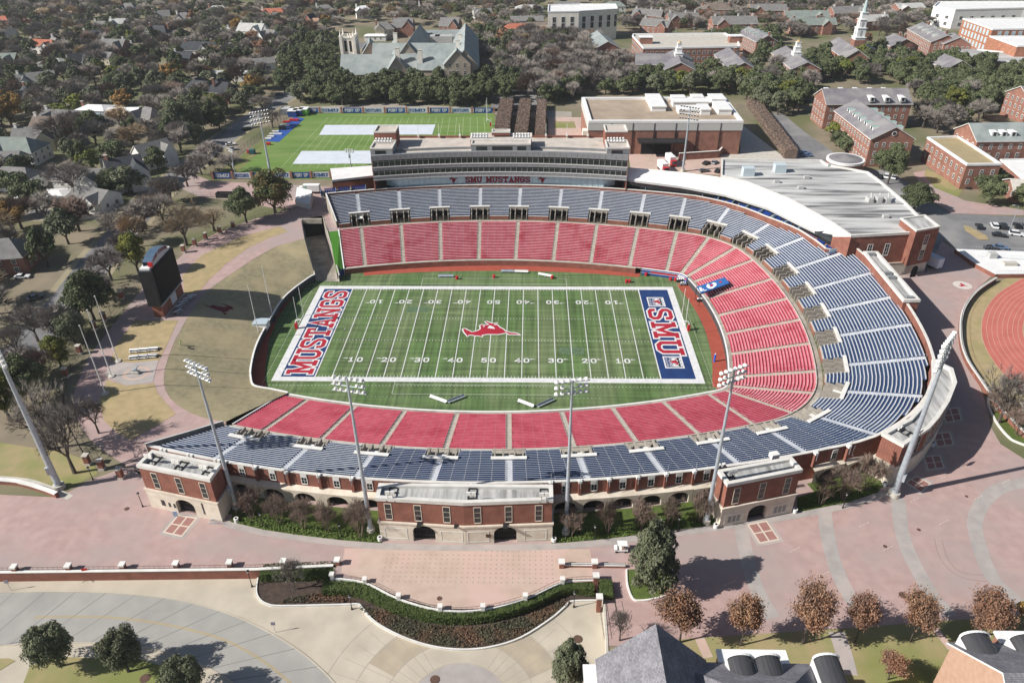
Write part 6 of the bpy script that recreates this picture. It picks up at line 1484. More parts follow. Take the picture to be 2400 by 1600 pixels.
HOUSES = [
(100,93,24,6,-.25,5.5,3.2,'r','w',1,'long red tile roofed house with white garage wall, far left'), (10,68,14,6,.3,5.5,4,'d','w',1,'white gabled house with dark roof at the far left edge'),
(8,125,16,7,.1,5,3.5,'s','b',0,'sage roofed house at the left edge below the red tile house'), (125,137,16,7,-.1,4.5,2,'p','w',0,'pale grey low roof in front of the red tile house'),
(80,170,20,7,.5,5,4,'g','w',1,'large grey shingle house with turned ridge at the left'), (60,205,14,6,-.9,5,5,'d','c',1,'dark gabled house above the golden tree at the left edge'),
(265,92,18,7,-.15,6,4.5,'g','b',2,'grey slate house with tall pinkish brick chimney walls'), (323,102,11,5,0,4.5,2.5,'b','b',1,'small brown roofed house right of the tall chimney house'),
(278,44,14,6,.2,5.5,4,'p','w',1,'pale roofed white house high on the left'), (238,50,13,5,-.1,5,3,'g','w',1,'long grey house with white chimney high on the left'),
(160,27,13,6,.1,5,4,'t','w',1,'white house with reddish roof near the top left'), (90,22,24,6,0,5,2.5,'p','w',1,'long pale roofed house near the top left corner'),
(375,25,14,6,.4,5.5,4,'g','c',1,'grey roofed cream house near the top, left quarter'), (372,60,18,7,-.2,6,4.5,'d','w',2,'white house with dark steep roof and white chimneys'),
(8,38,10,5,0,5,2.5,'r','b',0,'small red tile roof at the top left edge'), (127,88,11,5,-.8,5,4,'g','b',1,'grey gabled house behind the red tile house'),
(170,97,12,4,0,3.5,1.5,'w','w',0,'white flat garage right of the red tile house'), (180,125,12,6,.7,5,4.5,'d','g',0,'dark double gabled house below the white flat garage'),
(245,122,12,5,-.3,4.5,3,'g','c',1,'grey roofed house below the tall chimney house'), (222,246,16,6.5,-.12,5,1.5,'w','l',1,'blue sided house with bright white roof above the street'),
(290,253,15,6,.05,6,1.2,'w','g',0,'boxy grey house with flat white roof right of the blue sided house'), (348,252,13,6,-.5,4.5,3.5,'g','w',0,'grey hipped cottage right of the boxy house'),
(148,258,22,7,-.15,5,3.5,'g','w',1,'long grey shingle house left of the bright white roof'),
(465,98,22,7,-.1,6,4.5,'d','w',2,'wide dark slate house with white gable ends and chimneys'), (590,55,20,8,-.2,7,4.5,'p','w',2,'big pale grey mansion behind the yellow tree'),
(640,20,22,7,.05,6,3,'r','c',1,'red tile roofed mansion near the top'), (740,43,13,7,0,5,3.5,'t','c',0,'tan hip roofed house near the church'),
(540,166,22,5,0,4.5,1.0,'p','w',0,'long low pale roofed house left of the oak grove'), (604,137,20,5,.35,4.5,2.5,'g','w',0,'long grey roof running away behind the low pale house'),
(462,182,12,6,1.2,5.5,4.5,'d','w',0,'white gable fronted house with dark roof beside a red tree'), (513,185,13,6.5,1.35,6,5.5,'d','b',1,'tall white and brick gabled house with porch facing the street'),
(520,101,13,4.5,0,3.5,1.5,'p','w',0,'low white garage right of the dark slate house'), (668,115,10,5,1.1,5,5,'d','c',0,'cream gable fronted house beside an autumn tree'),
(430,30,13,6,.1,5,3.5,'g','w',1,'white house with grey roof near the top, left of centre'), (428,122,13,6,-.2,5,4,'d','b',1,'dark slate house with brick chimney below the wide slate house'),
(510,14,18,7,.1,5.5,3,'p','w',1,'pale roofed house at the top edge left of the red mansion'), (520,66,11,5,.3,5,2.5,'p','w',2,'white house with two white chimneys left of the mansion'),
(632,70,12,6,-.6,5.5,4.5,'g','w',1,'grey gabled wing house right of the mansion'), (726,33,9,5,1.2,5.5,5,'d','b',0,'dark steep gable beside the tan hip roof'),
(80,297,18,7.5,.25,5.5,4,'g','c',1,'grey roofed cream house with red brick chimney on the left'), (30,322,22,8,-.05,6,4.5,'s','w',1,'green-grey roofed house at the left edge'),
(32,392,17,5.5,-.12,5.5,3,'g','w',0,'white garage house with grey roof at the left edge'), (10,355,12,6,.1,6,3,'g','g',0,'grey house between two roofs at the left edge'),
(285,368,13,7.5,.6,7,5,'d','w',1,'white barn-roofed house with dark gambrel gable near the street'), (190,395,20,6,0,6,3,'g','w',0,'long grey roofed wing left of the barn-roofed house'),
(215,440,16,6,-.35,4,3,'g','w',1,'low grey roofed white cottage behind the fenced lot'), (100,448,18,5,.1,3.5,1,'w','w',0,'flat white roofed sheds left of the cottage'),
(352,333,14,6,.9,6,4,'g','w',0,'grey roofed house with white gable near the street bend'), (270,350,12,5,0,5,2.5,'b','g',0,'brown roofed house behind the barn-roofed house'),
(110,273,14,6,-.1,5,3.5,'b','b',1,'brown roofed brick house behind the cream house'), (0,560,14,7,.2,6,4,'g','b',0,'grey roofed brick house at the left edge by the street'),
(900,52,14,7,.2,7,4,'g','c',1,'grey gabled house behind the church tower'), (945,42,15,9,0,6.5,5.5,'g','b',2,'large grey hip roofed house with tall chimneys behind the church'),
(880,80,16,4,0,3.5,1,'w','w',0,'white flat garage beside the church tower'), (850,14,13,6,.3,6,3.5,'w','w',1,'white roofed house at the top edge behind the church'),
(1055,42,15,7,-.2,6,5,'g','b',0,'steep grey double gabled house right of the grey hip roof'), (1240,12,24,8,0,6,2.5,'p','g',0,'pale roofed block at the top edge left of the library'),
(1235,38,26,7,0,6,2.5,'g','g',0,'long grey roofed flats left of the library'), (1262,52,18,6,.05,6,2,'b','b',0,'brown roofed flats beside the library'),
(1215,56,22,8,-.05,7,2.5,'r','c',0,'red tile roofed stone building left of the library'), (1520,22,24,7,-.4,7,4,'g','b',3,'grey roofed brick townhouses right of the library'),
(1540,45,22,7,-.5,7,4,'g','b',2,'brick townhouses with stepped grey roofs behind the garage'), (1600,30,24,7,.1,7,3.5,'g','b',3,'brick townhouses with white chimneys above the garage'),
(1720,38,34,9,.05,7,4.5,'g','b',3,'long grey hip roofed brick flats at the top'), (1890,25,34,7,0,7,4,'s','b',3,'long green roofed brick flats behind the steeple'),
(1905,42,34,7,.05,7,4,'s','b',3,'nearer green roofed brick flats left of the spire'), (1800,10,30,8,0,7,4,'g','b',3,'grey roofed brick flats at the top edge, right half'),
(1990,15,30,8,.15,7,4,'g','b',3,'grey roofed brick flats at the top edge behind the spire'), (2050,35,22,7,.3,7,3.5,'p','b',2,'pale roofed red brick flats right of the spire'),
(1680,8,26,8,-.1,7,4,'b','b',2,'brown roofed brick flats at the top edge'), (2130,8,24,8,.2,7,3,'p','b',0,'pale roofed block at the top edge left of the white garage'),
(1330,4,22,7,0,7,3,'g','w',0,'grey roofed house at the top edge behind the library'), (1440,4,18,7,.1,7,3,'s','w',0,'green roofed house at the top edge right of the library'),
(760,12,16,7,.2,6,3.5,'g','w',1,'grey roofed house at the top edge left of the church'), (1000,8,16,7,0,6,3.5,'b','c',1,'brown roofed house at the top edge above the church'),
(1130,20,15,7,.2,6,3.5,'g','w',1,'grey roofed white house above the church, towards the library'), (300,8,15,7,0,6,3.5,'g','w',1,'grey roofed house at the top edge in the left quarter'), (215,72,12,6,.3,5.5,4,'d','b',1,'dark gabled brick house between the red tile house and the tall chimney house')]
for (u, v, L, hw, tr, H, rh, rc, wc, nch, lab) in HOUSES:
    zr = G+H+rh; c = at(u, v, zr); t = Vector((cos(tr), sin(tr), 0)); r = thing('house', lab, 'house', (c.x, c.y, G))
    big = hw >= 6; n_ = Vector((-t.y, t.x, 0))
    A, w1, r1 = gable(r, c-t*L/2, c+t*L/2, hw*.85, G, G+H, zr, WL[wc], SH[rc], .4, WHITE, .75 if (rc in 'rt' or (int(u*7+v) % 4 == 0)) else 0, .2)
    if big and rh > 2.5:
        f = .28 if int(u+v) % 2 else -.28; q = c+t*L*f; s = -1 if n_.y > 0 else 1
        gable(r, q, q+n_*s*(hw*.85+2.2), hw*.5, G, G+H-.05, zr-.7, WL[wc], SH[rc], .35, WHITE, 0, .2, 'wing_wall', 'wing_roof')
    for k in range(nch):
        q = c+t*L*((-.42, .42, .1)[k]); chimney(r, (q.x, q.y), zr+1.6, WHITE if int(u) % 3 else BRICK2, .6)
    for i in range(4): wall_windows(r, A[i], A[(i+1) % 4], G+1.2, 2 if H > 5.4 else 1, 2.7, 4.2, 1.1, 1.4, WHITE, GLASS, 1.8)
# ================================================================ vegetation
rng = np.random.default_rng(11)
def leafmat(name, a, b_, rnd=.18, c3=None):
    return mat(name, a, b_, .45, .75, spec=.2, rnd=rnd, lo=.38, hi=.62, detail=3, c3=c3, scale3=.25)
L_OAK = leafmat('oak_leaves', (.078, .098, .044), (.12, .14, .07))
L_OLIVE = leafmat('grey_green_leaves', (.115, .13, .075), (.16, .17, .105))
L_LIME = leafmat('yellow_green_leaves', (.17, .18, .035), (.115, .14, .04))
L_RUST = leafmat('rust_leaves', (.27, .135, .08), (.34, .205, .13), .14, c3=(.21, .13, .095))
L_GOLD = leafmat('golden_leaves', (.32, .20, .06), (.25, .145, .05), .15)
L_BRZ = leafmat('bronze_leaves', (.10, .10, .045), (.17, .12, .05), .12, c3=(.07, .09, .035))
L_HEDGE = mat('hedge_leaves', (.045, .07, .018), (.075, .10, .03), .9, .75, spec=.2)
L_JUN = mat('juniper_cover', (.095, .09, .055), (.065, .065, .04), .8, .9, c3=(.17, .095, .06), scale3=.16, lo3=.42, hi3=.6)
BARK = mat('bark', (.11, .09, .075), (.07, .058, .05), 2, .95)
TWIG = mat('grey_twigs', (.30, .265, .24), (.22, .195, .175), .4, .95, rnd=.2)
TWIGB = mat('brown_twigs', (.23, .165, .135), (.17, .125, .10), .6, .95, rnd=.12)
TWIGT = mat('tan_twigs', (.42, .32, .21), (.32, .245, .16), .4, .95, rnd=.12)
def npmesh(name, V, F, mats, mi=None):
    me = bpy.data.meshes.new(name); V = np.asarray(V, dtype=np.float32); F = np.asarray(F, dtype=np.int32); n, k = F.shape
    me.vertices.add(len(V)); me.vertices.foreach_set('co', V.ravel()); me.loops.add(n*k); me.loops.foreach_set('vertex_index', F.ravel())
    me.polygons.add(n); me.polygons.foreach_set('loop_start', np.arange(0, n*k, k, dtype=np.int32)); me.polygons.foreach_set('loop_total', np.full(n, k, dtype=np.int32))
    for m in mats: me.materials.append(m)
    if mi is not None: me.polygons.foreach_set('material_index', np.asarray(mi, dtype=np.int32))
    me.update(calc_edges=True); return me
def unit(a): return a/np.maximum(1e-9, np.linalg.norm(a, axis=1, keepdims=True))
def leaves(P, N, size, asp=.6):
    """quads at P facing roughly N"""
    n = len(P); N = unit(N+rng.normal(0, .55, (n, 3))); T = unit(np.cross(N, rng.normal(0, 1, (n, 3)))); B = np.cross(N, T)
    s = size*rng.uniform(.6, 1.35, (n, 1)); T = T*s; B = B*s*asp
    V = np.stack([P-T, P-B*.9, P+T, P+B*.9], 1).reshape(-1, 3); return V, np.arange(4*n).reshape(-1, 4)
def crown(rx, rz, zc, nb, nl, size, br=.36, flat=.35, taper=0):
    """leaf clumps spread through an uneven ellipsoid"""
    d = unit(rng.normal(0, 1, (nb, 3))); d[:, 2] = np.where(d[:, 2] < -flat, -d[:, 2]*.6, d[:, 2])
    rad = rng.uniform(.45, .8, (nb, 1))*rng.uniform(.82, 1.12, (nb, 1))
    C = d*rad*np.array([rx, rx, rz]); C[:, :2] *= 1-taper*(C[:, 2:3]/rz); C[:, 2] += zc; R = rng.uniform(.65, 1.25, nb)*br*rx
    w = R**2; w /= w.sum(); pick = rng.choice(nb, nl, p=w); u = unit(rng.normal(0, 1, (nl, 3))); u[:, 2] = np.where(u[:, 2] < -.3, -u[:, 2], u[:, 2])
    P = C[pick]+u*(R[pick][:, None])*(rng.uniform(.35, 1, (nl, 1))**.4)*np.array([1, 1, .8])
    return leaves(P, u+np.array([0, 0, .25]), size)
def limbs(h, spread, r0, levels, kids_, L0, ang, up=.25, twigs=0, tl=.8, tw=.03, lean=.75, seg=5, stems=1):
    mb = MB(); tips = []
    def g(p, d, L, r, lev):
        q = p+d*L; mb.tube(p, q, r, r*.62, max(3, seg-(levels-lev)), cap=False)
        if lev == 0: tips.append((q, d)); return
        for k in range(kids_[levels-lev]):
            a = 2*pi*(k+rng.random())/kids_[levels-lev]; o = d.orthogonal().normalized(); o2 = d.cross(o)
            nd = (d+(o*cos(a)+o2*sin(a))*ang*rng.uniform(.6, 1.25)+Vector((0, 0, up))).normalized()
            g(p+d*L*(rng.uniform(.72, 1) if lev < levels else 1), nd, L*lean*rng.uniform(.75, 1.15), r*.58, lev-1)
    for s in range(stems):
        a = 2*pi*s/max(1, stems); d = Vector((cos(a)*.35, sin(a)*.35, 1)).normalized() if stems > 1 else Vector((0, 0, 1))
        g(Vector((cos(a)*.2*(stems > 1), sin(a)*.2*(stems > 1), 0)), d, h, r0, levels)
    V, F = mb.v, [f for f in mb.f]
    TV = []; TF = []
    if twigs:
        for q, d in tips:
            for k in range(twigs):
                nd = (d+Vector(rng.normal(0, .55, 3))).normalized(); e = q+nd*tl*rng.uniform(.5, 1.3); b0 = q-d*tl*.5*rng.random(); s = nd.orthogonal().normalized()*tw
                n = len(TV); TV += [tuple(b0-s), tuple(b0+s), tuple(e)]; TF.append((n, n+1, n+2))
    return V, F, TV, TF
def make_kind(kind, near):
    """-> (trunk mesh, crown mesh)"""
    if kind == 'egg':
        V, F, *_ = limbs(1.4, 0, .4, 2, [4, 3], 3, .7, .3, lean=.95); cv, cf = crown(4.2, 5.0, 4.9, 130, 19000, .2, .24, .9, .5); m = L_OLIVE
    elif kind in ('oak', 'olive', 'lime', 'gold', 'rustfull', 'bronze'):
        m = {'oak': L_OAK, 'olive': L_OLIVE, 'lime': L_LIME, 'gold': L_GOLD, 'rustfull': L_RUST, 'bronze': L_BRZ}[kind]
        V, F, *_ = limbs(1.7, 0, .42, 2, [4, 3], 3, .8, .15, lean=.95)
        nl, sz = (15000, .22) if near else (2800, .42)
        cv, cf = crown(5.2, 4.3, 4.9, 80 if near else 40, nl, sz, .29, .75) if kind in ('oak', 'olive', 'bronze') else crown(4.6, 4.6, 5.4, 55 if near else 34, int(nl*.8), sz, .28, .6)
        if kind == 'bronze': cv[:, 2] *= 1.25
    elif kind == 'rust':                                       # half bare: twigs with clinging leaves low down
        V, F, TV, TF = limbs(1.9, 0, .2, 4, [4, 4, 3, 3], 2, .62, .3, 9 if near else 5, .75, .022 if near else .05, .84)
        P = np.array(TV).reshape(-1, 3); k = rng.integers(0, len(P), 15000 if near else 1500); Q = P[k]+rng.normal(0, .3, (len(k), 3)); zt = P[:, 2].max()
        Q = Q[rng.random(len(Q)) < np.clip(1.25-Q[:, 2]/zt*.8, .2, 1)]
        lv, lf = leaves(Q, rng.normal(0, 1, Q.shape)+np.array([0, 0, .4]), (.15 if near else .36))
        n = len(lv); tv = np.array(TV); cv = np.vstack([lv, tv]); tf = np.array(TF); tf4 = np.hstack([tf, tf[:, 2:3]])
        me = bpy.data.meshes.new('crown'); me.from_pydata(cv.tolist(), [], [tuple(f) for f in lf]+[tuple(f+n) for f in tf]); me.materials.append(L_RUST); me.materials.append(TWIGB); me.polygons.foreach_set('material_index', [0]*len(lf)+[1]*len(tf))
        tm = bpy.data.meshes.new('trunk'); tm.from_pydata(V, [], F); tm.materials.append(BARK); return tm, me
    else:
        if kind == 'bush': V, F, TV, TF = limbs(1.1, 0, .07, 4, [3, 3, 3, 3], 1, .5, .35, 8 if near else 5, .6, .022 if near else .04, .86, 4, 5)
        else: V, F, TV, TF = limbs(2.4, 0, .36, 4 if not near else 5, [4, 4, 3, 3, 2], 3, .72, .12, 11 if near else 16, 1.5 if not near else .95, .026 if near else .085, .82, 5)
        m = {'bare': TWIG, 'tan': TWIGT, 'bush': TWIGB, 'brown': TWIGB}[kind]; cv, cf = TV, TF
        # limbs above the fork belong to the crown
        tm = bpy.data.meshes.new('trunk'); tm.from_pydata(V, [], F); tm.materials.append(BARK if kind != 'bush' else TWIGB)
        me = bpy.data.meshes.new('crown'); me.from_pydata(cv, [], cf); me.materials.append(m); return tm, me
    tm = bpy.data.meshes.new('trunk'); tm.from_pydata(V, [], F); tm.materials.append(BARK)
    return tm, npmesh('crown', cv, cf, [m])
def ext(me):
    v = np.empty(len(me.vertices)*3, dtype=np.float32); me.vertices.foreach_get('co', v); v = v.reshape(-1, 3); q = 95 if len(me.materials) > 1 or me.materials[0].name.endswith('twigs') else 99.3; return float(np.percentile(v[:, 2], 98.8)), float(np.percentile(np.hypot(v[:, 0], v[:, 1]), q))
_TK = {}
def kindmesh(kind, near, var):
    k = (kind, near, var)
    if k not in _TK: t, c = make_kind(kind, near); _TK[k] = (t, c, *ext(c))
    return _TK[k]
NAMES = {'egg': 'olive_tree', 'oak': 'live_oak', 'olive': 'olive_tree', 'lime': 'yellow_green_tree', 'gold': 'golden_tree', 'rustfull': 'rust_tree', 'bronze': 'bronze_oak', 'rust': 'autumn_tree', 'bush': 'crepe_myrtle', 'bare': 'bare_tree', 'tan': 'tan_tree', 'brown': 'brown_tree'}
def tree(kind, p, h, w, label, near=True, var=None, group=None, cat='tree'):
    tm, cm, H, R = kindmesh(kind, near, rng.integers(0, 3 if not near else 2) if var is None else var)
    r = thing(NAMES[kind], label, cat, p, group); r.rotation_euler = (0, 0, rng.uniform(0, 6.28)); r.scale = (w/2/R, w/2/R, h/H)
    for nm, me in (('trunk', tm), ('crown', cm)): o = bpy.data.objects.new(nm, me); COL.objects.link(o); o.parent = r
    return r
_FM = {}
def farmesh(kind, var):
    k = (kind, var)
    if k not in _FM:
        tm, cm, H, R = kindmesh(kind, False, var); me = bpy.data.meshes.new(NAMES[kind])
        V = [tuple(v.co) for v in tm.vertices]; n = len(V); F = [tuple(p.vertices) for p in tm.polygons]; nt_ = len(F)
        V += [tuple(v.co) for v in cm.vertices]; F += [tuple(i+n for i in p.vertices) for p in cm.polygons]
        me.from_pydata(V, [], F); me.materials.append(tm.materials[0])
        for m in cm.materials: me.materials.append(m)
        me.polygons.foreach_set('material_index', [0]*nt_+[1+p.material_index for p in cm.polygons]); _FM[k] = (me, H, R)
    return _FM[k]
def fartree(kind, p, h, w, label, group):
    me, H, R = farmesh(kind, int(rng.integers(0, 3))); o = bpy.data.objects.new(NAMES[kind], me); COL.objects.link(o)
    o.location = p; o.rotation_euler = (0, 0, rng.uniform(0, 6.28)); o.scale = (w/2/R, w/2/R, h/H); return tag(o, label, 'tree', group)
def hz(u, vb, vt, z=G):
    b_ = at(u, vb, z); best = min((abs(proj((b_.x, b_.y, z+k*.25))[1]-vt), k*.25) for k in range(4, 120)); return b_, best[1]
def ptree(kind, u, vb, vt, wpx, label, z=G, **kw):
    b_, h = hz(u, vb, vt, z); dist = (b_+Vector((0, 0, h/2))-CAM).dot(_F); return tree(kind, b_, h, wpx*dist/F_PX, label, **kw)
# near, single trees
ptree('olive', 142, 1560, 1474, 100, 'round dark evergreen tree on the lawn below the curved road, leftmost of its row', LOW)
ptree('olive', 302, 1573, 1488, 95, 'round dark evergreen tree beside the curved road, middle of its row', LOW)
ptree('olive', 447, 1628, 1552, 95, 'round dark evergreen tree cut by the bottom edge beside the curved road', LOW)
ptree('egg', 1525, 1380, 1236, 122, 'large grey-green oak in the kerbed planter on the plaza')
ptree('egg', 1332, 1612, 1505, 92, 'dark evergreen tree at the bottom edge left of the big slate roof', LOW)
for i, (u, vb, vt, w, k, lb) in enumerate(((1592, 1505, 1412, 98, 'rust', 'rust brown autumn tree closest to the big slate roof'), (1736, 1512, 1408, 76, 'rust', 'reddish brown autumn tree above the pair of barrel dormers'), (1880, 1507, 1398, 100, 'rust', 'orange brown autumn tree, broadest of the plaza row'),
    (2003, 1504, 1403, 74, 'rust', 'half bare autumn tree right of the grey garden path'), (2132, 1503, 1413, 80, 'rust', 'brown autumn tree on the lawn with a mulch ring'), (2290, 1495, 1406, 96, 'rust', 'nearly bare reddish tree above the right slate hall'), (2408, 1490, 1400, 90, 'gold', 'golden orange tree cut by the right edge of the plaza'))): ptree(k, u, vb, vt, w, lb, var=i % 2)
ptree('rust', 2080, 1592, 1535, 60, 'small orange shrub on the lawn between the two slate halls', cat='shrub'); ptree('bare', 1452, 1500, 1432, 62, 'small bare tree beside the stair railing left of the slate roof')
ptree('bare', 692, 1382, 1312, 70, 'small bare tree growing out of the straight hedge', LOW)
for u, vb, vt, w in ((590, 1215, 1150, 70), (655, 1228, 1168, 60), (712, 1238, 1172, 62), (768, 1246, 1180, 58), (845, 1258, 1180, 66), (1338, 1255, 1195, 62), (1424, 1248, 1176, 60), (1500, 1240, 1178, 62), (1568, 1232, 1172, 58), (1640, 1222, 1160, 60), (1922, 1182, 1110, 62), (1974, 1170, 1098, 66), (2030, 1150, 1075, 62)):
    ptree('bush', u, vb, vt, w, 'bare brown crepe myrtle in the green bed under the brick arches', group='crepe myrtles along the arcade', cat='shrub')
ptree('bare', 2340, 990, 870, 110, 'bare reddish tree by the running track at the right edge'); ptree('bush', 2330, 965, 915, 70, 'leafless brown shrub in the kerbed bed near the track', cat='shrub'); ptree('bush', 2385, 1020, 960, 80, 'larger leafless brown shrub at the right edge below the track', cat='shrub')
# west lawn
for k, u, vb, vt, w, lb in (('oak', 80, 945, 840, 115, 'dense green oak left of the flagpoles'), ('lime', 25, 985, 880, 100, 'yellow-green tree at the left edge beside the tall mast'), ('olive', 178, 808, 738, 78, 'olive green tree between the street and the flagpoles'), ('lime', 145, 862, 792, 64, 'small yellow-green tree left of the flagpoles'),
    ('oak', 222, 752, 642, 125, 'big dark green oak left of the scoreboard'), ('bare', 90, 800, 712, 95, 'bare tree on the street verge, left of the flagpoles'), ('bare', 50, 842, 765, 85, 'bare tree on the street verge at the left edge'), ('brown', 105, 905, 822, 90, 'brown leafless tree beside the dense green oak'),
    ('bare', 115, 1052, 915, 140, 'tall bare tree left of the brick corner pavilion'), ('bare', 176, 1108, 962, 130, 'bare tree next to the gate piers and the curved wall'), ('bare', 232, 1015, 930, 70, 'small bare tree on the edge of the west walk'),
    ('lime', 325, 640, 548, 70, 'yellow-green tree behind the scoreboard'), ('tan', 438, 575, 482, 115, 'tan leafless tree by the brick gate piers'), ('tan', 503, 542, 490, 70, 'small tan leafless tree near the evergreen'), ('oak', 578, 522, 444, 80, 'dark pointed evergreen left of the big bronze oak'),
    ('bronze', 645, 500, 408, 108, 'big bronze-green oak by the service drive, beside the tall mast'), ('bare', 405, 480, 412, 85, 'bare tree at the bend of the street'), ('bare', 385, 525, 455, 90, 'bare tree beside the white cars on the street'), ('bare', 343, 532, 468, 80, 'bare tree over the parked white van'), ('bare', 270, 560, 500, 80, 'bare tree at the corner of the fenced lot'),
    ('bare', 545, 405, 358, 66, 'bare tree beside the practice field fence'), ('bare', 185, 470, 375, 120, 'big bare tree in front of the grey cottage'), ('bare', 150, 350, 262, 110, 'big bare tree behind the long grey wing'), ('gold', 35, 545, 478, 90, 'golden tree at the left edge by the fenced lot'), ('gold', 30, 300, 215, 90, 'yellow-brown tree at the left edge above the green-grey roof'),
    ('lime', 505, 280, 222, 60, 'bright yellow-green tree beside the blue parking bay'), ('olive', 440, 320, 232, 100, 'mixed green tree left of the yellow-green one'), ('oak', 265, 455, 402, 66, 'dark round evergreen beside the barn-roofed house'), ('oak', 225, 330, 262, 75, 'dark green tree between the grey houses'), ('bare', 640, 300, 255, 55, 'bare tree at the street corner by the blue mats'), ('bare', 620, 268, 222, 62, 'bare tree on the corner opposite the oak grove'),
    ('oak', 2140, 495, 432, 85, 'dark oak in the car park corner beside the club building'), ('oak', 2080, 432, 340, 70, 'dark oak against the end of the T-shaped dormitory'), ('rustfull', 2027, 108, 78, 26, 'orange tree right of the chapel steeple'), ('rustfull', 592, 100, 73, 38, 'reddish brown tree right of the yellow tree'), ('gold', 557, 84, 46, 40, 'pale yellow tree in front of the grey mansion'), ('rustfull', 620, 128, 96, 38, 'brown autumn tree below the reddish one'), ('rust', 490, 190, 155, 30, 'red leaved tree beside the white gabled house')):
    ptree(k, u, vb, vt, w, lb)
for i in range(10): u = 1330+i*8
# wooded quarters: scattered individuals
_pts = []
def clear(x, y, r): return not any(inside(x, y, f) for f in NEARF(x, y)) and all((x-a)**2+(y-b_)**2 > r*r for a, b_ in _pts)
def grow_foot(poly, k):
    c = np.mean(np.array(poly), 0); out = []
    for p in poly: d = np.array(p)-c; L = np.linalg.norm(d); out.append(tuple(c+d*(L+k)/max(L, .1)))
    return out
BIGF = [grow_foot(f, 2.0) for f in FOOT]; BOX = [(min(p[0] for p in f), max(p[0] for p in f), min(p[1] for p in f), max(p[1] for p in f)) for f in BIGF]
def NEARF(x, y): return [f for f, b_ in zip(BIGF, BOX) if b_[0] <= x <= b_[1] and b_[2] <= y <= b_[3]]
STW = smooth(ats(STREET), 3)
def onstreet(x, y, w=7.5): return min((Vector((x, y))-p.xy).length for p in STW) < w
# a house front must stay visible: keep a gap on the camera's side of the houses
STUFF = {}
def scatter(px, mix, rmin, n, hr, wr, label, group, limit=420.0):
    P = [V2(p) for p in ats(px)]; xs_ = [p[0] for p in P]; ys_ = [p[1] for p in P]; keys = list(mix); pr_ = np.array([mix[k] for k in keys]); pr_ = pr_/pr_.sum(); placed = 0
    for _ in range(n*6):
        x, y = rng.uniform(min(xs_), max(xs_)), rng.uniform(min(ys_), max(ys_))
        if not inside(x, y, P) or onstreet(x, y): continue
        if not clear(x, y, rmin*rng.uniform(.85, 1.3)): continue
        if any(NEARF(x+(x-CAM.x)/(y-CAM.y)*k, y+k) for k in (5, 11)) and rng.random() < .6: continue
        _pts.append((x, y)); k = keys[rng.choice(len(keys), p=pr_)]; s = rng.uniform(.7, 1.2); h = hr[0]+(hr[1]-hr[0])*rng.random(); w = wr[0]+(wr[1]-wr[0])*rng.random()
        if y > limit: STUFF.setdefault(k, []).append((x, y, h, w))
        else: fartree(k, (x, y, G), h, w, label % NAMES[k].replace('_', ' '), group)
        placed += 1
        if placed >= n: break
MIXW = {'bare': .46, 'olive': .2, 'oak': .2, 'brown': .06, 'bronze': .03, 'rustfull': .012, 'tan': .05, 'lime': .025, 'gold': .012}
scatter([(640, 205), (700, 168), (780, 172), (1230, 195), (1222, 236), (1180, 246), (1080, 250), (700, 248), (690, 225)], {'oak': 1, 'olive': .06}, 6.2, 130, (8.5, 12), (10, 13.5), 'dark %s in the grove before the stone church', 'oak grove before the church')
scatter([(640, 165), (705, 110), (795, 100), (800, 165), (780, 178), (690, 195)], {'oak': .8, 'olive': .2}, 6.5, 40, (8, 12), (10, 13), '%s in the grove left of the church tower', 'oak grove left of the church')
scatter([(1205, 105), (1290, 95), (1395, 110), (1480, 165), (1488, 215), (1340, 218), (1255, 245), (1190, 220)], {'bare': .85, 'brown': .1, 'oak': .06}, 5.6, 95, (10, 14), (11, 14), '%s on the mall between the church and the halls', 'bare trees of the mall')
scatter([(1320, 150), (1360, 100), (1400, 90), (1405, 150), (1360, 165)], {'oak': 1}, 6, 12, (10, 14), (10, 13), '%s in the clump below the library', 'oaks below the library')
scatter([(1330, 190), (1480, 190), (1620, 186), (1690, 178), (1770, 160), (1810, 168), (1900, 155), (1960, 135), (2050, 135), (2200, 152), (2420, 170), (2420, 290), (2330, 270), (2160, 262), (2128, 205), (1925, 190), (1880, 270), (1830, 275), (1760, 250), (1700, 226), (1330, 226)], {'oak': .8, 'olive': .12, 'lime': .06, 'bare': .06}, 6.0, 300, (8.5, 12.5), (10, 13.5), '%s in the dark wood among the brick halls', 'oak wood of the campus')
scatter([(1640, 105), (1690, 100), (1820, 95), (1830, 150), (1780, 150), (1765, 120)], {'oak': .9, 'lime': .1}, 6, 40, (9, 12), (10, 13), '%s between the cupola halls', 'oaks between the cupola halls')
scatter([(1900, 280), (1985, 275), (2050, 325), (2100, 400), (2070, 415), (2020, 380), (1960, 350)], {'oak': .8, 'lime': .2}, 5.5, 24, (6.5, 9), (8.5, 11), '%s in the row along the T-shaped dormitory', 'oaks along the dormitory')
scatter([(2255, 440), (2300, 432), (2420, 455), (2420, 492), (2300, 482)], {'oak': 1}, 5.5, 16, (6.5, 9), (8.5, 11), '%s in front of the yellow gravel wing', 'oaks by the car park')
scatter([(2140, 215), (2260, 230), (2330, 280), (2300, 300), (2160, 320)], {'bare': .7, 'oak': .3}, 6, 24, (8, 11), (10, 13), '%s behind the dormitories', 'trees behind the dormitories')
scatter([(-80, 20), (420, 20), (700, 30), (700, 105), (640, 165), (625, 225), (560, 285), (480, 345), (420, 395), (330, 462), (250, 560), (140, 690), (40, 800), (-80, 900)], MIXW, 6.7, 560, (8, 13), (9, 14), '%s among the houses left of the street', 'trees among the left houses')
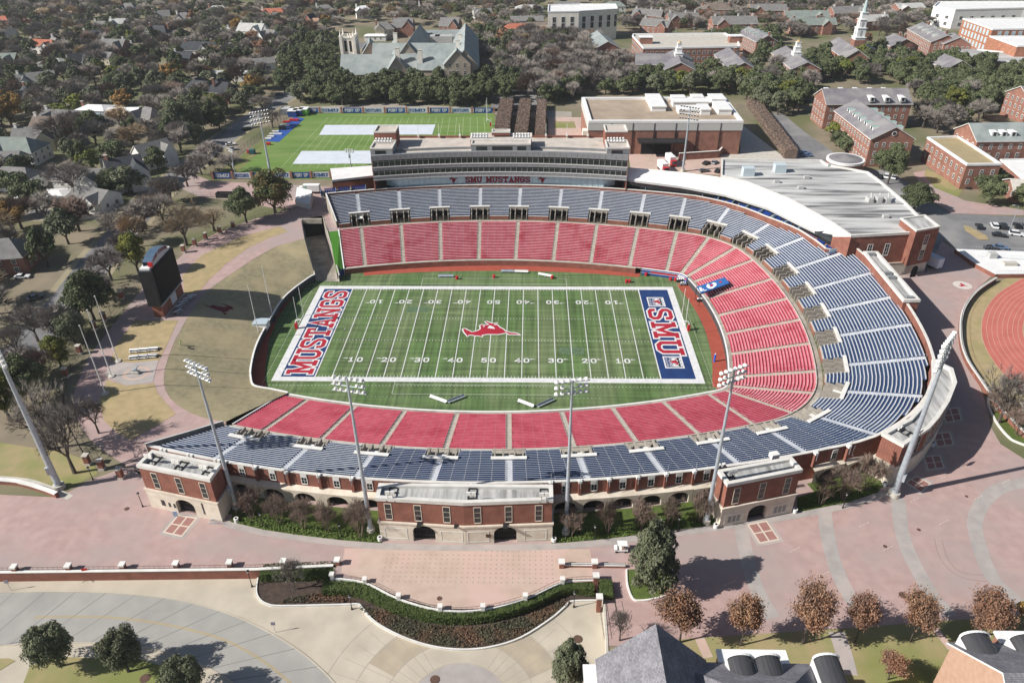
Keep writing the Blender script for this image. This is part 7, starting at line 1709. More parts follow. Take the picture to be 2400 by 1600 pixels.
scatter([(270, 500), (340, 480), (420, 420), (500, 370), (520, 385), (440, 440), (350, 550), (280, 640), (180, 760), (60, 900), (30, 900), (150, 720)], {'bare': .85, 'tan': .15}, 7.5, 42, (8, 11), (10, 13), '%s along the street verge', 'trees along the street')
scatter([(640, -12), (1270, -12), (1262, 85), (1110, 75), (800, 52), (790, 105), (700, 110)], MIXW, 6.3, 300, (8, 12), (9, 13), '%s among the houses behind the church', 'trees behind the church')
scatter([(1455, -10), (2480, -10), (2480, 0), (2200, 60), (2130, 100), (2030, 80), (1920, 80), (1820, 105), (1760, 70), (1460, 75)], {'bare': .54, 'oak': .3, 'rustfull': .02, 'brown': .14}, 5.4, 430, (8, 12), (9, 13), '%s among the brick flats at the top', 'trees among the flats')
scatter([(-120, -40), (2520, -40), (2520, 22), (-120, 22)], {'bare': .5, 'oak': .3, 'brown': .14, 'rustfull': .06}, 7.5, 420, (8, 12), (10, 14), '%s far off', 'far trees')
scatter([(1262, 190), (1345, 188), (1362, 236), (1268, 248)], {'oak': .6, 'bare': .4}, 5.5, 16, (8, 11), (9, 12), '%s between the mall and the brick hall', 'trees behind the garden')
scatter([(1095, 60), (1262, 88), (1205, 140), (1170, 200), (1105, 205), (1102, 110)], MIXW, 6, 50, (8, 12), (9, 13), '%s between the church and the mall', 'trees between church and mall')
allV = []; allF = []; mi = []; off = 0; fm_ = [L_OAK, L_OLIVE, L_LIME, L_GOLD, L_RUST, TWIG, TWIGB, TWIGT]
tri_V = []; tri_F = []; tri_m = []; toff = 0
for k, lst in STUFF.items():
    for (x, y, h, w) in lst:
        if k in ('bare', 'tan', 'brown'):
            tm, cm, H, R = kindmesh(k, False, int(rng.integers(0, 3)))
            v = np.empty(len(cm.vertices)*3, dtype=np.float32); cm.vertices.foreach_get('co', v); v = v.reshape(-1, 3); f = np.arange(len(v)).reshape(-1, 3)
            a = rng.uniform(0, 6.28); v = v@np.array([[cos(a), sin(a), 0], [-sin(a), cos(a), 0], [0, 0, 1]])*np.array([w/2/R, w/2/R, h/H])+np.array([x, y, G]); tri_V.append(v); tri_F.append(f+toff); tri_m += [{'bare': 0, 'tan': 2, 'brown': 1}[k]]*len(f); toff += len(v)
        else:
            v, f = crown(w/2*.9, h*.36, h*.62, 22, 620, .6, .34); allV.append(v+np.array([x, y, G])); allF.append(f+off); mi += [{'oak': 0, 'olive': 1, 'lime': 2, 'gold': 3, 'rustfull': 4, 'bronze': 1}[k]]*len(f); off += len(v)
def stuffobj(name, me): o = bpy.data.objects.new(name, me); COL.objects.link(o); return tag(o, kind='stuff')
stuffobj('distant_leafy_trees', npmesh('distant_leafy_trees', np.vstack(allV), np.vstack(allF), fm_[:5], mi)); stuffobj('distant_bare_trees', npmesh('distant_bare_trees', np.vstack(tri_V), np.vstack(tri_F), fm_[5:], tri_m))
# clipped hedges
def hedge(label, path, w, z0, h, m=L_HEDGE, dens=26, size=.17, name='hedge'):
    P = smooth(path, 4) if len(path) > 2 else path; P = resamp(P, max(3, int(sum((P[i+1]-P[i]).length for i in range(len(P)-1))/1.0)))
    c = P[len(P)//2]; r = thing(name, label, 'hedge', (c.x, c.y, z0)); A = offs(P, w/2*.9); B = offs(P, -w/2*.9); zt = z0+h*.95
    mb = MB(); U = lambda q, z: [Vector((p.x, p.y, z)) for p in q]
    mb.strip(U(A, z0), U(A, zt)); mb.strip(U(A, zt), U(B, zt)); mb.strip(U(B, zt), U(B, z0))
    for e in (0, -1): mb.face([(*A[e].xy, z0), (*B[e].xy, z0), (*B[e].xy, zt), (*A[e].xy, zt)])
    mb.build('body', m, r); L = sum((P[i+1]-P[i]).length for i in range(len(P)-1)); per = w+2*h; n = int(L*per*dens)
    s = rng.random(n)*(len(P)-1.001); i = s.astype(int); f = (s-i)[:, None]; PA = np.array([tuple(p.xy) for p in P]); Q = PA[i]*(1-f)+PA[i+1]*f; D = unit(np.hstack([PA[i+1]-PA[i], np.zeros((n, 1))])); Nn = np.stack([-D[:, 1], D[:, 0]], 1)
    u = rng.random(n)*per; side = np.where(u < h, 1, np.where(u < h+w, 0, -1)); o_ = np.where(side == 0, u-h-w/2, side*w/2)+rng.normal(0, .06, n); z = np.where(side == 0, h, rng.random(n)*h)+rng.normal(0, .05, n)
    X = np.hstack([Q+Nn*o_[:, None], (z0+z)[:, None]]); NN = np.hstack([Nn*side[:, None], (side == 0)[:, None]*1.0+.2]); v, f_ = leaves(X, NN, size)
    me = npmesh('foliage', v-np.array([c.x, c.y, z0]), f_, [m]); o = bpy.data.objects.new('foliage', me); COL.objects.link(o); o.parent = r
hedge('straight clipped hedge along the retaining wall left of the forecourt', ats([(616, 1352), (790, 1347)], LOW), 2.6, LOW+.1, 2.0)
hedge('long curved clipped hedge below the forecourt balustrade', ats([(760, 1388), (830, 1388), (880, 1405), (940, 1431), (1030, 1452), (1135, 1450), (1235, 1424), (1320, 1386), (1392, 1388)], LOW), 2.0, LOW+.1, 1.8)
hedge('short clipped hedge block right of the stair railing', ats([(1418, 1368), (1422, 1405)]), 2.2, G, 1.3)
def cover(name, poly, z, n, size, m, hump=.25):
    xs_ = [p[0] for p in poly]; ys_ = [p[1] for p in poly]; Q = []
    while len(Q) < n:
        x, y = rng.uniform(min(xs_), max(xs_)), rng.uniform(min(ys_), max(ys_))
        if inside(x, y, poly): Q.append((x, y, z+abs(rng.normal(0, hump))))
    Q = np.array(Q); v, f = leaves(Q, rng.normal(0, .6, Q.shape)+np.array([0, 0, 1.2]), size); stuffobj(name, npmesh(name, v, f, [m]))
cover('juniper_ground_cover', [V2(p) for p in ats([(838, 1424), (905, 1432), (1010, 1466), (1080, 1472), (1150, 1466), (1240, 1440), (1320, 1405), (1338, 1412), (1290, 1448), (1220, 1490), (1150, 1512), (1080, 1518), (1010, 1510), (940, 1487), (880, 1455)], LOW)], LOW+.15, 6500, .2, L_JUN, .1)
cover('bed_plants', [V2(p) for p in ats([(690, 1398), (750, 1390), (800, 1398), (830, 1412), (640, 1415)], LOW)], LOW+.15, 700, .18, L_JUN)
L_BED = mat('bed_leaves', (.08, .125, .025), (.12, .17, .04), .8, .8)
for px, n in (([(540, 1222), (620, 1241), (700, 1253), (800, 1265), (893, 1272), (893, 1250), (700, 1228), (560, 1192)], 2600), ([(1293, 1273), (1400, 1264), (1500, 1252), (1600, 1239), (1680, 1228), (1685, 1205), (1500, 1232), (1293, 1252)], 2600), ([(1868, 1200), (1990, 1176), (2060, 1152), (2062, 1125), (1868, 1175)], 1200)): cover('bed_foliage', [V2(p) for p in ats(px)], G+.1, n, .2, L_BED, .15)
# brown winter hedgerows of the garden and the hall
for ln, w, lb in ([(1188, 248), (1176, 325)], 7, 'tall brown leafless hedgerow left of the garden walk'), ([(1232, 248), (1222, 325)], 6, 'tall brown leafless hedgerow nearest the garden, second from the practice field'), ([(1270, 250), (1266, 325)], 4.5, 'narrow clipped brown hedgerow beside the sunken garden'), ([(1762, 248), (1852, 372)], 5.5, 'long diagonal brown hedgerow right of the brick hall'):
    hedge(lb, ats(ln), w, G, 4.0, TWIGB, 9, .3, 'hedgerow')
# ================================================================ furniture, vehicles and other loose things
LENS = mat('lamp_lens', (.03, .035, .04), rough=.2)
# ---- floodlight masts
def mast(label, p, h, rows, cols, face, r0=.42, sp=1.0, rs=1.2, lamp=.39, group='floodlight masts'):
    t_ = thing('light_tower', label, 'light tower', p, group); f = Vector((face[0]-p.x, face[1]-p.y, 0)).normalized(); s = Vector((-f.y, f.x, 0)); z0 = p.z
    mb = MB(); mb.tube((p.x, p.y, z0), (p.x, p.y, z0+1.0), r0*1.9, r0*1.7, 16, 1); n = 4
    for k in range(n): a, b_ = k/n, (k+1)/n; mb.tube((p.x, p.y, z0+1+(h-1)*a), (p.x, p.y, z0+1+(h-1)*b_), r0*(1-.6*a), r0*(1-.6*b_)+.015, 12, 0)
    mb.build('pole', [GALV, CONCL], t_)
    mb = MB(); q = p-f*(r0*1.1); mb.obox((q.x, q.y, z0+4.2), s, f, .7, .5, 1.7); mb.build('control_box', GALV, t_)
    for r in range(rows):
        z = z0+h-.3-r*rs; L = cols*sp; a = p+s*L/2; b_ = p-s*L/2; mb = MB(); mb.tube((a.x, a.y, z), (b_.x, b_.y, z), .09, n=6)
        o = mb.build('crossarm', GALV, t_)
        for c in range(cols):
            if r and c in (cols//2-1, cols//2) and cols > 5 and rows < 5 and r == 1: continue
            q = p+s*((c-(cols-1)/2)*sp)+f*.15; d = (f+Vector((0, 0, -.55))).normalized(); c0 = Vector((q.x, q.y, z+.12)); mb = MB()
            mb.tube(c0-d*.3, c0-d*.02, lamp*.45, lamp*.8, 10, 0); mb.tube(c0-d*.02, c0+d*.32, lamp*.8, lamp, 10, 0, False); mb.tube(c0+d*.28, c0+d*.3, lamp*.95, lamp*.95, 10, 1); mb.build('lamp', [WHITE, LENS], o)
for u, v, h, lb in ((555, 1190, 34.2, 'grey floodlight mast at the left corner pavilion, leftmost along the near facade'), (870, 1245, 35.4, 'grey floodlight mast left of the wide middle pavilion'), (1326, 1250, 35.3, 'grey floodlight mast right of the wide middle pavilion'), (1655, 1225, 35.6, 'grey floodlight mast beside the ticket pavilion')):
    mast(lb, at(u, v), h, 3, 6, (0, 0))
mast('thick floodlight mast with dense lamp rack at the near right corner', at(2094, 1160), 36.6, 6, 7, (0, 0), .64, 1.0, 1.0, .45)
mast('thick floodlight mast at the left edge over the curved wall', at(140, 1143), 36.6, 6, 7, (0, 0), .64, 1.0, 1.0, .45)
mast('floodlight mast behind the big bronze oak by the practice field', at(635, 412), 26.5, 4, 7, (0, 0), .5, 1.2, 1.5)
mast('floodlight mast rising from the yard before the brick hall', at(1600, 402), 26.6, 4, 7, (0, 0), .5, 1.2, 1.5)
for u, v, vt, lb in ((553, 415, 350, 'slim practice field lamp mast at the left fence corner'), (823, 392, 350, 'slim practice field lamp mast beside the nearer white tarp')):
    b_, h = hz(u, v, vt); mast(lb, b_, h, 2, 4, (-60, 160), .18, 1.0, .9, .4, 'practice field lamp masts')
# ---- scoreboard
pa, pb_ = at(388, 746), at(433, 688); t = (pb_-pa).normalized(); n_ = Vector((t.y, -t.x, 0)); Lb = (pb_-pa).length; c = (pa+pb_)/2
sb = thing('scoreboard', 'tall dark video scoreboard on a brick base above the grass bank', 'scoreboard', c)
def sbox(name, a0, a1, d0, d1, z0, z1, m, par=None):
    mb = MB(); q = c+t*((a0+a1)/2)-n_*((d0+d1)/2); mb.obox((q.x, q.y, z0), t, n_, a1-a0, d1-d0, z1-z0); return mb.build(name, m, par or sb)
h2 = Lb/2; BRD = mat('scoreboard_grey', (.022, .023, .027), (.016, .017, .02), .6, .5)
sbox('brick_base', -h2, h2, .2, 2.9, G, G+4.1, BRICK); sbox('base_plinth', -h2-.2, h2+.2, 0, 3.1, G-.01, G+.35, CONCL)
sbox('cabinet', -h2-.6, h2+.3, -.1, 3.4, G+4.2, G+14.9, BRD)
sbox('screen', -h2+.6, h2-.1, -.24, -.12, G+4.8, G+14.75, mat('screen_black', (.005, .008, .013), rough=.6, spec=.08))
sbox('ledge', -h2-.5, h2+.3, -.4, .5, G+4.11, G+4.4, GREYD); sbox('base_sign', 1.0-h2*.3, 4.4-h2*.3, .0, .18, G+.9, G+3.6, mat('sign_white', (.6, .61, .63)))
sbox('top_panel', -h2+.2, h2, .5, 3.2, G+14.92, G+15.5, PUREW)
mb = MB(); n = 10
for k in range(n):
    a0, a1 = -h2+1.6+(Lb-3.6)*k/n, -h2+1.6+(Lb-3.6)*(k+1)/n; zz = lambda a: G+15.7+1.3*sin(pi*(a+h2-1.6)/(Lb-3.6)); f = lambda a, d, z: tuple((c+t*a-n_*d).xy)+(z,)
    mb.face([f(a0, .1, G+15.5), f(a1, .1, G+15.5), f(a1, .1, zz(a1)+1), f(a0, .1, zz(a0)+1)], 0); mb.face([f(a0, .1, zz(a0)+1), f(a1, .1, zz(a1)+1), f(a1, 2.6, zz(a1)+1), f(a0, 2.6, zz(a0)+1)], 1); mb.face([f(a1, 2.6, G+15.5), f(a0, 2.6, G+15.5), f(a0, 2.6, zz(a0)+1), f(a1, 2.6, zz(a1)+1)], 1)
sg = mb.build('arched_sign', [mat('sign_pale', (.62, .6, .62)), mat('sign_blue_steel', (.12, .19, .28), (.09, .15, .23), 1, .35, metal=.3)], sb)
mb = MB(); text(mb, 'FORD STADIUM', 1.1, lambda a, y: tuple((c+t*(-h2+2.6+(Lb-5.6)*a)+n_*.0).xy)+(G+15.85+1.1*sin(pi*(.1+.8*a))+y*.9,), .8, 0, (n_.x*.004, n_.y*.004, 0)); mb.build('sign_lettering', MATS['dark_red'], sg)
mb = MB(); q = c+t*(-h2+1.3)-n_*.4; mb.obox((q.x, q.y, G+15.5), t, n_, .5, 1.2, 1.3); mb.build('red_end_block', REDW, sb)
# ---- goalposts, net poles
def goal(sx, label, base, z=0, tall=9.1):
    t_ = thing('goalpost', label, 'goalpost', base); x, y = base.x, base.y; xi = x-sx*1.75
    mb = MB(); pts = [(x, z+1.9), (x, z+2.35), (x-sx*.25, z+2.8), (x-sx*.8, z+3.03), (xi, z+3.05)]
    mb.tube((x, y, z), (x, y, z+1.9), .17, n=8)
    for p, q in zip(pts[:-1], pts[1:]): mb.tube((p[0], y, p[1]), (q[0], y, q[1]), .17, n=8)
    mb.build('gooseneck', PUREW, t_); mb = MB(); mb.tube((xi, y-2.82, z+3.05), (xi, y+2.82, z+3.05), .1, n=8); mb.build('crossbar', PUREW, t_)
    for s in (-1, 1): mb = MB(); mb.tube((xi, y+s*2.82, z+3.05), (xi, y+s*2.82, z+3.05+tall), .07, n=8); mb.build('upright', PUREW, t_); 
    mb = MB(); mb.box(x-.38, x+.38, y-.38, y+.38, z, z+1.9); mb.build('pad', REDW, t_)
goal(1, 'white goalpost with red pad at the right end zone', Vector((57.2, 0, 0))); goal(-1, 'white goalpost with red pad at the left end zone', Vector((-57.2, 0, 0)))
goal(1, 'white goalpost at the far right of the practice field', at(1150, 296), G, 10)
for u, v, ut, vt, lb in ((606, 780, 574, 647, 'tall white net pole at the foot of the grass bank, nearer one'), (637, 733, 605, 601, 'tall white net pole at the foot of the grass bank, farther one')):
    p = at(u, v, 2.4); mb = MB(); mb.tube(p, p+Vector((0, 0, 15.5)), .13, .07, 8); tag(mb.build('net_pole', PUREW), lb, 'pole')
p = at(612, 757, 3.2); mb = MB(); mb.box(p.x-1.9, p.x+1.9, p.y-1.5, p.y+1.5, 1.6, 3.7, 0); mb.box(p.x-2.1, p.x+2.1, p.y-1.7, p.y+1.7, 3.71, 3.9, 1); tag(mb.build('camera_platform', [PUREW, mat('pale_deck', (.42, .5, .56))]), 'pale boxy camera platform on the bank wall beside the net poles', 'platform')
for u, v, h, lb in ((277, 847, 20, 'white flagpole nearest the picnic tables'), (262, 882, 20, 'white flagpole beside the round memorial, middle one'), (247, 922, 20, 'white flagpole nearest the brick pavilion, left of the shaded lawn')):
    p = at(u, v); t_ = thing('flagpole', lb, 'flagpole', p); mb = MB(); mb.tube(p, p+Vector((0, 0, h-1)), .16, .07, 8); mb.build('pole', PUREW, t_); mb = MB(); mb.tube(p, p+Vector((0, 0, .3)), .9, .8, 14); mb.build('base', CONCL, t_); mb = MB(); mb.sphere(p+Vector((0, 0, h-.9)), .18); mb.build('finial', PUREW, t_)
# ---- tables, memorial, piers
def table(label, p, t, group):
    t = Vector((t[0], t[1], 0)).normalized(); n_ = Vector((-t.y, t.x, 0)); t_ = thing('picnic_table', label, 'picnic table', p, group)
    mb = MB(); mb.obox((p.x, p.y, p.z+.72), t, n_, 2.4, .8, .07); mb.build('table_top', PUREW, t_)
    for s in (-1, 1): q = p+n_*s*.75; mb = MB(); mb.obox((q.x, q.y, p.z+.43), t, n_, 2.4, .3, .06); mb.build('seat', PUREW, t_)
    for s in (-.8, .8): q = p+t*s; mb = MB(); mb.obox((q.x, q.y, p.z), t, n_, .08, 1.5, .7); mb.build('leg', DKMET, t_)
for k in range(3):
    table(('white picnic table of the upper row on the lawn, left one', 'white picnic table of the upper row on the lawn, middle one', 'white picnic table of the upper row on the lawn, right one')[k], at(316+22.5*k, 824-2*k), (1, .12), 'picnic tables on the lawn')
    table(('white picnic table of the lower row on the lawn, left one', 'white picnic table of the lower row on the lawn, middle one', 'white picnic table of the lower row on the lawn, right one')[k], at(315+21.5*k, 840-2*k), (1, .12), 'picnic tables on the lawn')
for k, (u, v) in enumerate(((418, 733), (422, 720), (431, 711), (441, 703), (451, 697))): table('pale picnic table in the shade at the foot of the scoreboard', at(u, v), (.5+.1*k, 1-.2*k), 'shaded tables under the scoreboard')
e1 = at(319, 875); t_ = thing('memorial', 'small pale bronze figure on a stone base in the round memorial', 'statue', e1); mb = MB(); mb.box(e1.x-.9, e1.x+.9, e1.y-.6, e1.y+.6, G, G+.7); mb.build('base', CONCL, t_)
mb = MB(); mb.sphere((e1.x, e1.y, G+1.2), .55, 8, 6, 0, (1.2, .6, .9)); mb.tube((e1.x+.4, e1.y, G+1.4), (e1.x+.8, e1.y, G+2.1), .22, .14, 7); mb.sphere((e1.x+.95, e1.y, G+2.2), .24, 7, 5, 0, (1.3, .7, .8))
for a in (-.4, .4):
    for b_ in (-.2, .2): mb.tube((e1.x+a, e1.y+b_, G+1.1), (e1.x+a*1.2, e1.y+b_, G+.7), .11, .08, 6)
mb.build('figure', mat('pale_bronze', (.42, .48, .54), (.3, .36, .42), 3, .5), t_)
PIERS = ((431.5, 592), (458, 577), (483, 562), (516, 548), (548, 537), (246, 752), (223, 773), (189, 829), (157, 883), (286, 701), (208, 1088), (241, 1099), (285, 1120))
for i, (u, v) in enumerate(PIERS):
    p = at(u, v); t_ = thing('gate_pier', ('brick fence pier with white foot along the walk behind the scoreboard' if i < 5 else 'brick fence pier with pale cap along the west walk' if i < 10 else 'brick gate pier with white cap beside the left corner pavilion'), 'pier', p, ('fence piers behind the scoreboard', 'fence piers of the west walk', 'gate piers by the pavilion')[0 if i < 5 else 1 if i < 10 else 2])
    mb = MB(); mb.box(p.x-.5, p.x+.5, p.y-.5, p.y+.5, G+.55, G+2.5); mb.build('shaft', BRICK, t_); mb = MB(); mb.box(p.x-.6, p.x+.6, p.y-.6, p.y+.6, G, G+.54); mb.build('foot', CONCL, t_); mb = MB(); mb.box(p.x-.62, p.x+.62, p.y-.62, p.y+.62, G+2.51, G+2.75); mb.build('cap', CONCL, t_)
def fence(name, label, pts, h, m=DKMET, step=2.2, mesh=True):
    P = ats(pts); t_ = thing(name, label, 'fence', P[0]); mb = MB()
    for p, q in zip(P[:-1], P[1:]):
        k = max(1, int((q-p).length/.35)) if mesh else 0
        for zz in (G+.15, G+h*.5, G+h): mb.tube((p.x, p.y, zz), (q.x, q.y, zz), .03, n=4, cap=False)
        for i in range(k+1): a = p.lerp(q, i/max(1, k)); mb.tube((a.x, a.y, G), (a.x, a.y, G+h), .015, n=3, cap=False)
    mb.build('panel', m, t_); mb = MB()
    for p, q in zip(P[:-1], P[1:]):
        k = max(1, int((q-p).length/step/1.6))
        for i in range(k+1): a = p.lerp(q, i/k); mb.tube((a.x, a.y, G), (a.x, a.y, G+h+.1), .05, n=5)
    mb.build('posts', m, t_)
fence('iron_fence', 'black iron fence between the brick piers behind the scoreboard', [(431.5, 592), (458, 577), (483, 562), (516, 548), (548, 537), (600, 517), (690, 492)], 1.9)
fence('iron_fence', 'black iron fence between the brick piers along the west walk', [(286, 701), (246, 752), (223, 773), (189, 829), (157, 883), (150, 930), (160, 1000), (208, 1088)], 1.9)
fence('mesh_fence', 'tall dark mesh fence along the left side of the practice field', [(496, 415), (560, 365), (625, 315), (690, 264)], 3.2)
fence('mesh_fence', 'dark mesh fence round the grass by the service drive', [(432, 478), (455, 462), (495, 462), (560, 468)], 2.0)
fence('ramp_railing', 'metal railing at the head of the sunken service ramp', [(705, 513), (757, 505), (766, 540)], 1.2)
fence('green_fence', 'dark green screen fence round the empty lot left of the street', [(20, 478), (290, 474), (262, 500)], 2.2, mat('green_screen', (.04, .09, .075)))
sheet('empty_lot', [(40, 486), (285, 482), (245, 512), (30, 520)], G+.04, mat('rubble_lot', (.42, .37, .31), (.3, .27, .23), .6, .95)); sheet('dark_slab', [(75, 492), (160, 490), (130, 512), (55, 512)], G+.06, ASPH)
# ---- sideline furniture
def sbench(label, u0, v0, u1, v1, dark=False):
    a, b_ = at(u0, v0, 0), at(u1, v1, 0); c = (a+b_)/2; t = (b_-a).normalized(); n_ = Vector((-t.y, t.x, 0)); L = (b_-a).length; t_ = thing('sideline_bench', label, 'bench', c); m = PUREW if not dark else GALV
    mb = MB(); mb.obox((c.x, c.y, .45), t, n_, L, .55, .08); mb.build('seat', m, t_); mb = MB(); q = c+n_*.3; mb.obox((q.x, q.y, .5), t, n_, L, .06, .5); mb.build('backrest', m, t_)
    for f in (-.42, 0, .42): q = c+t*(L*f); mb = MB(); mb.obox((q.x, q.y, 0), t, n_, .1, .5, .45); mb.build('leg', GALV, t_)
for a in ((1027, 650, 1063, 650, 1, 'grey metal bench on the far sideline, left of the red barrels'), (1174, 638.5, 1205, 639, 1, 'grey half of the long far sideline bench, near midfield'), (1206, 639, 1238, 640, 0, 'white half of the long far sideline bench, near midfield'), (1261, 645, 1294, 651, 0, 'slanted white bench at the far sideline'),
    (1007, 932, 1046, 946, 0, 'slanted white bench at the near sideline, left pair'), (1050, 946, 1089, 931, 1, 'slanted grey bench at the near sideline, left pair'), (1213, 942, 1250, 956, 0, 'slanted white bench at the near sideline, right pair'), (1260, 956, 1298, 939, 1, 'slanted grey bench at the near sideline, right pair')): sbench(a[5], *a[:4], a[4])
for i, (u, v) in enumerate(((1071, 654), (1158, 651), (1294, 653), (1468, 662), (1475, 662), (1514, 646), (1571, 657), (1583, 658))):
    p = at(u, v, 0); t_ = thing('barrel', ('red barrel at the left end of the far sideline benches', 'red barrel at midfield on the far sideline', 'red barrel at the end of the slanted white bench', 'red barrel of the pair near the right end zone, left one', 'red barrel of the pair near the right end zone, right one', 'red barrel at the left end of the blue wall banner', 'red barrel below the blue wall banner, first from the left', 'red barrel below the blue wall banner, second from the left')[i], 'barrel', p, 'red sideline barrels')
    mb = MB(); mb.tube(p, p+Vector((0, 0, .95)), .42, .46, 12); mb.build('body', REDW, t_); mb = MB(); mb.tube(p+Vector((0, 0, .96)), p+Vector((0, 0, 1.05)), .48, .44, 12); mb.build('lid', REDW, t_)
def cart(label, p, m1, m2, n=3):
    t_ = thing('equipment_cart', label, 'cart', p); mb = MB(); mb.box(p.x-1, p.x+1, p.y-.5, p.y+.5, .35, .75); mb.build('bed', m1, t_); mb = MB()
    for k in range(n): mb.sphere((p.x-.6+k*.6, p.y, .95+.1*(k % 2)), .3, 7, 5)
    mb.build('load', m2, t_)
    for s in (-.7, .7): mb = MB(); mb.tube((p.x+s, p.y-.55, .25), (p.x+s, p.y+.55, .25), .25, n=10); mb.build('wheel', BLACK, t_)
cart('dark equipment cart against the far brick field wall', at(1170, 620, 0), DKMET, DKMET); cart('dark cart with white load under the corner banner wall', at(1592, 660, 0), DKMET, PUREW); cart('cart covered by a grey sheet at the end of the banner wall', at(1601, 668, 0), GREYM, GALV); cart('white and dark cart at the tunnel mouth, right end', at(1640, 706, 0), DKMET, PUREW); cart('dark blue equipment cart at the foot of the bank wall', at(637, 752, 0), BLUEW, DKMET, 4)
p = at(1674, 847, 0); t_ = thing('padded_post', 'blue padded post with white top on the right red strip', 'post', p); mb = MB(); mb.tube(p, p+Vector((0, 0, 2.3)), .26, n=10); mb.build('pad', mat('bright_blue', (.03, .12, .55)), t_); mb = MB(); mb.tube(p+Vector((0, 0, 2.3)), p+Vector((0, 0, 2.6)), .15, n=8); mb.build('top', PUREW, t_)
# tunnel canopy in the corner
zt = 4.6; q4 = [at(1642, 687, zt), at(1710, 663, zt+1.3), at(1698, 649.5, zt+1.3), at(1633, 672, zt)]; q4 = [Vector((p.x, p.y, zt if i in (0, 3) else zt+1.3)) for i, p in enumerate(q4)]
t_ = thing('tunnel_canopy', 'blue tarpaulin canopy with white emblem over the corner tunnel', 'canopy', (q4[0].x, q4[0].y, 2)); mb = MB(); mb.face(q4)
for a, b_ in ((0, 1), (1, 2), (2, 3)): mb.face([q4[a]-Vector((0, 0, .5)), q4[b_]-Vector((0, 0, .5)), q4[b_], q4[a]])
mb.build('tarpaulin', mat('canopy_blue', (.03, .14, .4), (.025, .11, .33), .8, .6), t_)
cq = lambda a, b_: q4[0].lerp(q4[1], a).lerp(q4[3].lerp(q4[2], a), b_)+Vector((0, 0, .03))
mb = MB()
for poly in ([(.34, .14), (.42, .05), (.6, .3), (.63, .62), (.56, .8), (.48, .75), (.53, .55), (.5, .36), (.4, .3)], [(.34, .14), (.4, .3), (.38, .55), (.42, .75), (.36, .86), (.28, .62), (.29, .32)], [(.02, .2), (.1, .15), (.12, .75), (.05, .8)], [(.13, .12), (.22, .08), (.24, .16), (.16, .22), (.15, .5), (.12, .5)]): mb.poly([cq(*p) for p in poly])
mb.build('emblem', PUREW, t_); mb = MB(); mb.poly([cq(*p)+Vector((0, 0, .02)) for p in ((.4, .42), (.48, .38), (.5, .56), (.45, .66), (.41, .6))]); mb.poly([cq(*p)+Vector((0, 0, .02)) for p in ((.72, .45), (.8, .4), (.82, .6), (.74, .66))]); mb.build('emblem_red', REDW, t_)
for a, b_ in ((0, 0), (1, 0), (1, 1), (0, 1)): p = cq(a, b_); mb = MB(); mb.tube((p.x, p.y, 0 if a < .5 else 4), p, .08, n=6); mb.build('post', DKMET, t_)
# ---- practice field dressings
TARP = mat('white_tarp', (.64, .68, .74), (.58, .62, .68), .25, .7)
for pts, lb in (([(762, 294), (1021, 293), (1013, 316), (748, 317)], 'large white tarp on the practice field, farther one'), ([(707, 355), (885, 354), (885, 384), (686, 385)], 'large white tarp on the practice field, nearer one')):
    P = ats(pts); mb = MB(); mb.prism([V2(p) for p in P], G+.08, G+.16); tag(mb.build('field_tarp', TARP), lb, 'tarp')
sheet('blue_mats', [(622, 331), (653, 333), (714, 278), (690, 274)], G+.09, mat('mat_blue', (.03, .1, .38), (.025, .08, .3), .6, .7))
for i, (u, v, w, m1, lb) in enumerate(((685, 275, 4.5, 'b', 'blue and white storage container at the practice field corner, left one'), (698, 273, 4.5, 'b', 'blue and white storage container at the practice field corner, middle one'), (711, 271, 5, 'g', 'white storage container with green edge at the practice field corner'), (668, 270, 5, 'd', 'grey domed container beside the blue ones'))):
    p = at(u, v); t_ = thing('container', lb, 'container', p); mb = MB(); mb.box(p.x-2.2, p.x+2.2, p.y, p.y+5, G, G+2.9); mb.build('body', {'b': BLUEW, 'g': mat('lime_panel', (.25, .6, .1)), 'd': GREYM}[m1], t_); mb = MB(); mb.box(p.x-2.35, p.x+2.35, p.y-.2, p.y+5.2, G+2.91, G+3.2); mb.build('roof', PUREW if m1 != 'd' else GREYD, t_)
for i, (u, v, L, W_, h, m1, lb) in enumerate(((635, 322, 3.2, .9, .5, PUREW, 'white padded rack on the blue mats'), (640, 316, 3.2, .9, .5, PUREW, 'white padded rack on the blue mats'), (646, 310, 3.2, .9, .5, PUREW, 'white padded rack on the blue mats'), (662, 304, 3, 2, 1.6, DKMET, 'black equipment frame on the blue mats'), (668, 296, 4, 1.2, .7, PUREW, 'long white pad on the blue mats'), (672, 288, 3.4, 1.0, .7, REDW, 'red tackling sled on the blue mats, middle'), (690, 284, 4.6, 1.5, .8, REDW, 'long red pad beside the storage containers'), (655, 316, 2.6, 1, .5, PUREW, 'short white pad on the blue mats'), (629, 327, 3, 1, .5, PUREW, 'white pad at the near end of the blue mats'), (584, 360, 1.4, 1, 1.4, REDW, 'red mower by the practice fence'), (592, 361, 2.4, 2, 1.8, mat('dark_teal', (.03, .1, .12)), 'dark teal tractor by the practice fence'), (630, 340, 1.8, 1, .9, REDW, 'red trailer below the blue mats'))):
    p = at(u, v); t_ = thing('training_equipment', lb, 'equipment', p, 'training gear on the blue mats' if 'rack' in lb else None); mb = MB(); mb.box(p.x-L/2, p.x+L/2, p.y-W_/2, p.y+W_/2, G+.25, G+.25+h); mb.build('pad', m1, t_); mb = MB()
    for s in (-1, 1): mb.box(p.x+s*L*.4-.12, p.x+s*L*.4+.12, p.y-W_/2, p.y+W_/2, G+.09, G+.25)
    mb.build('runner', DKMET, t_)
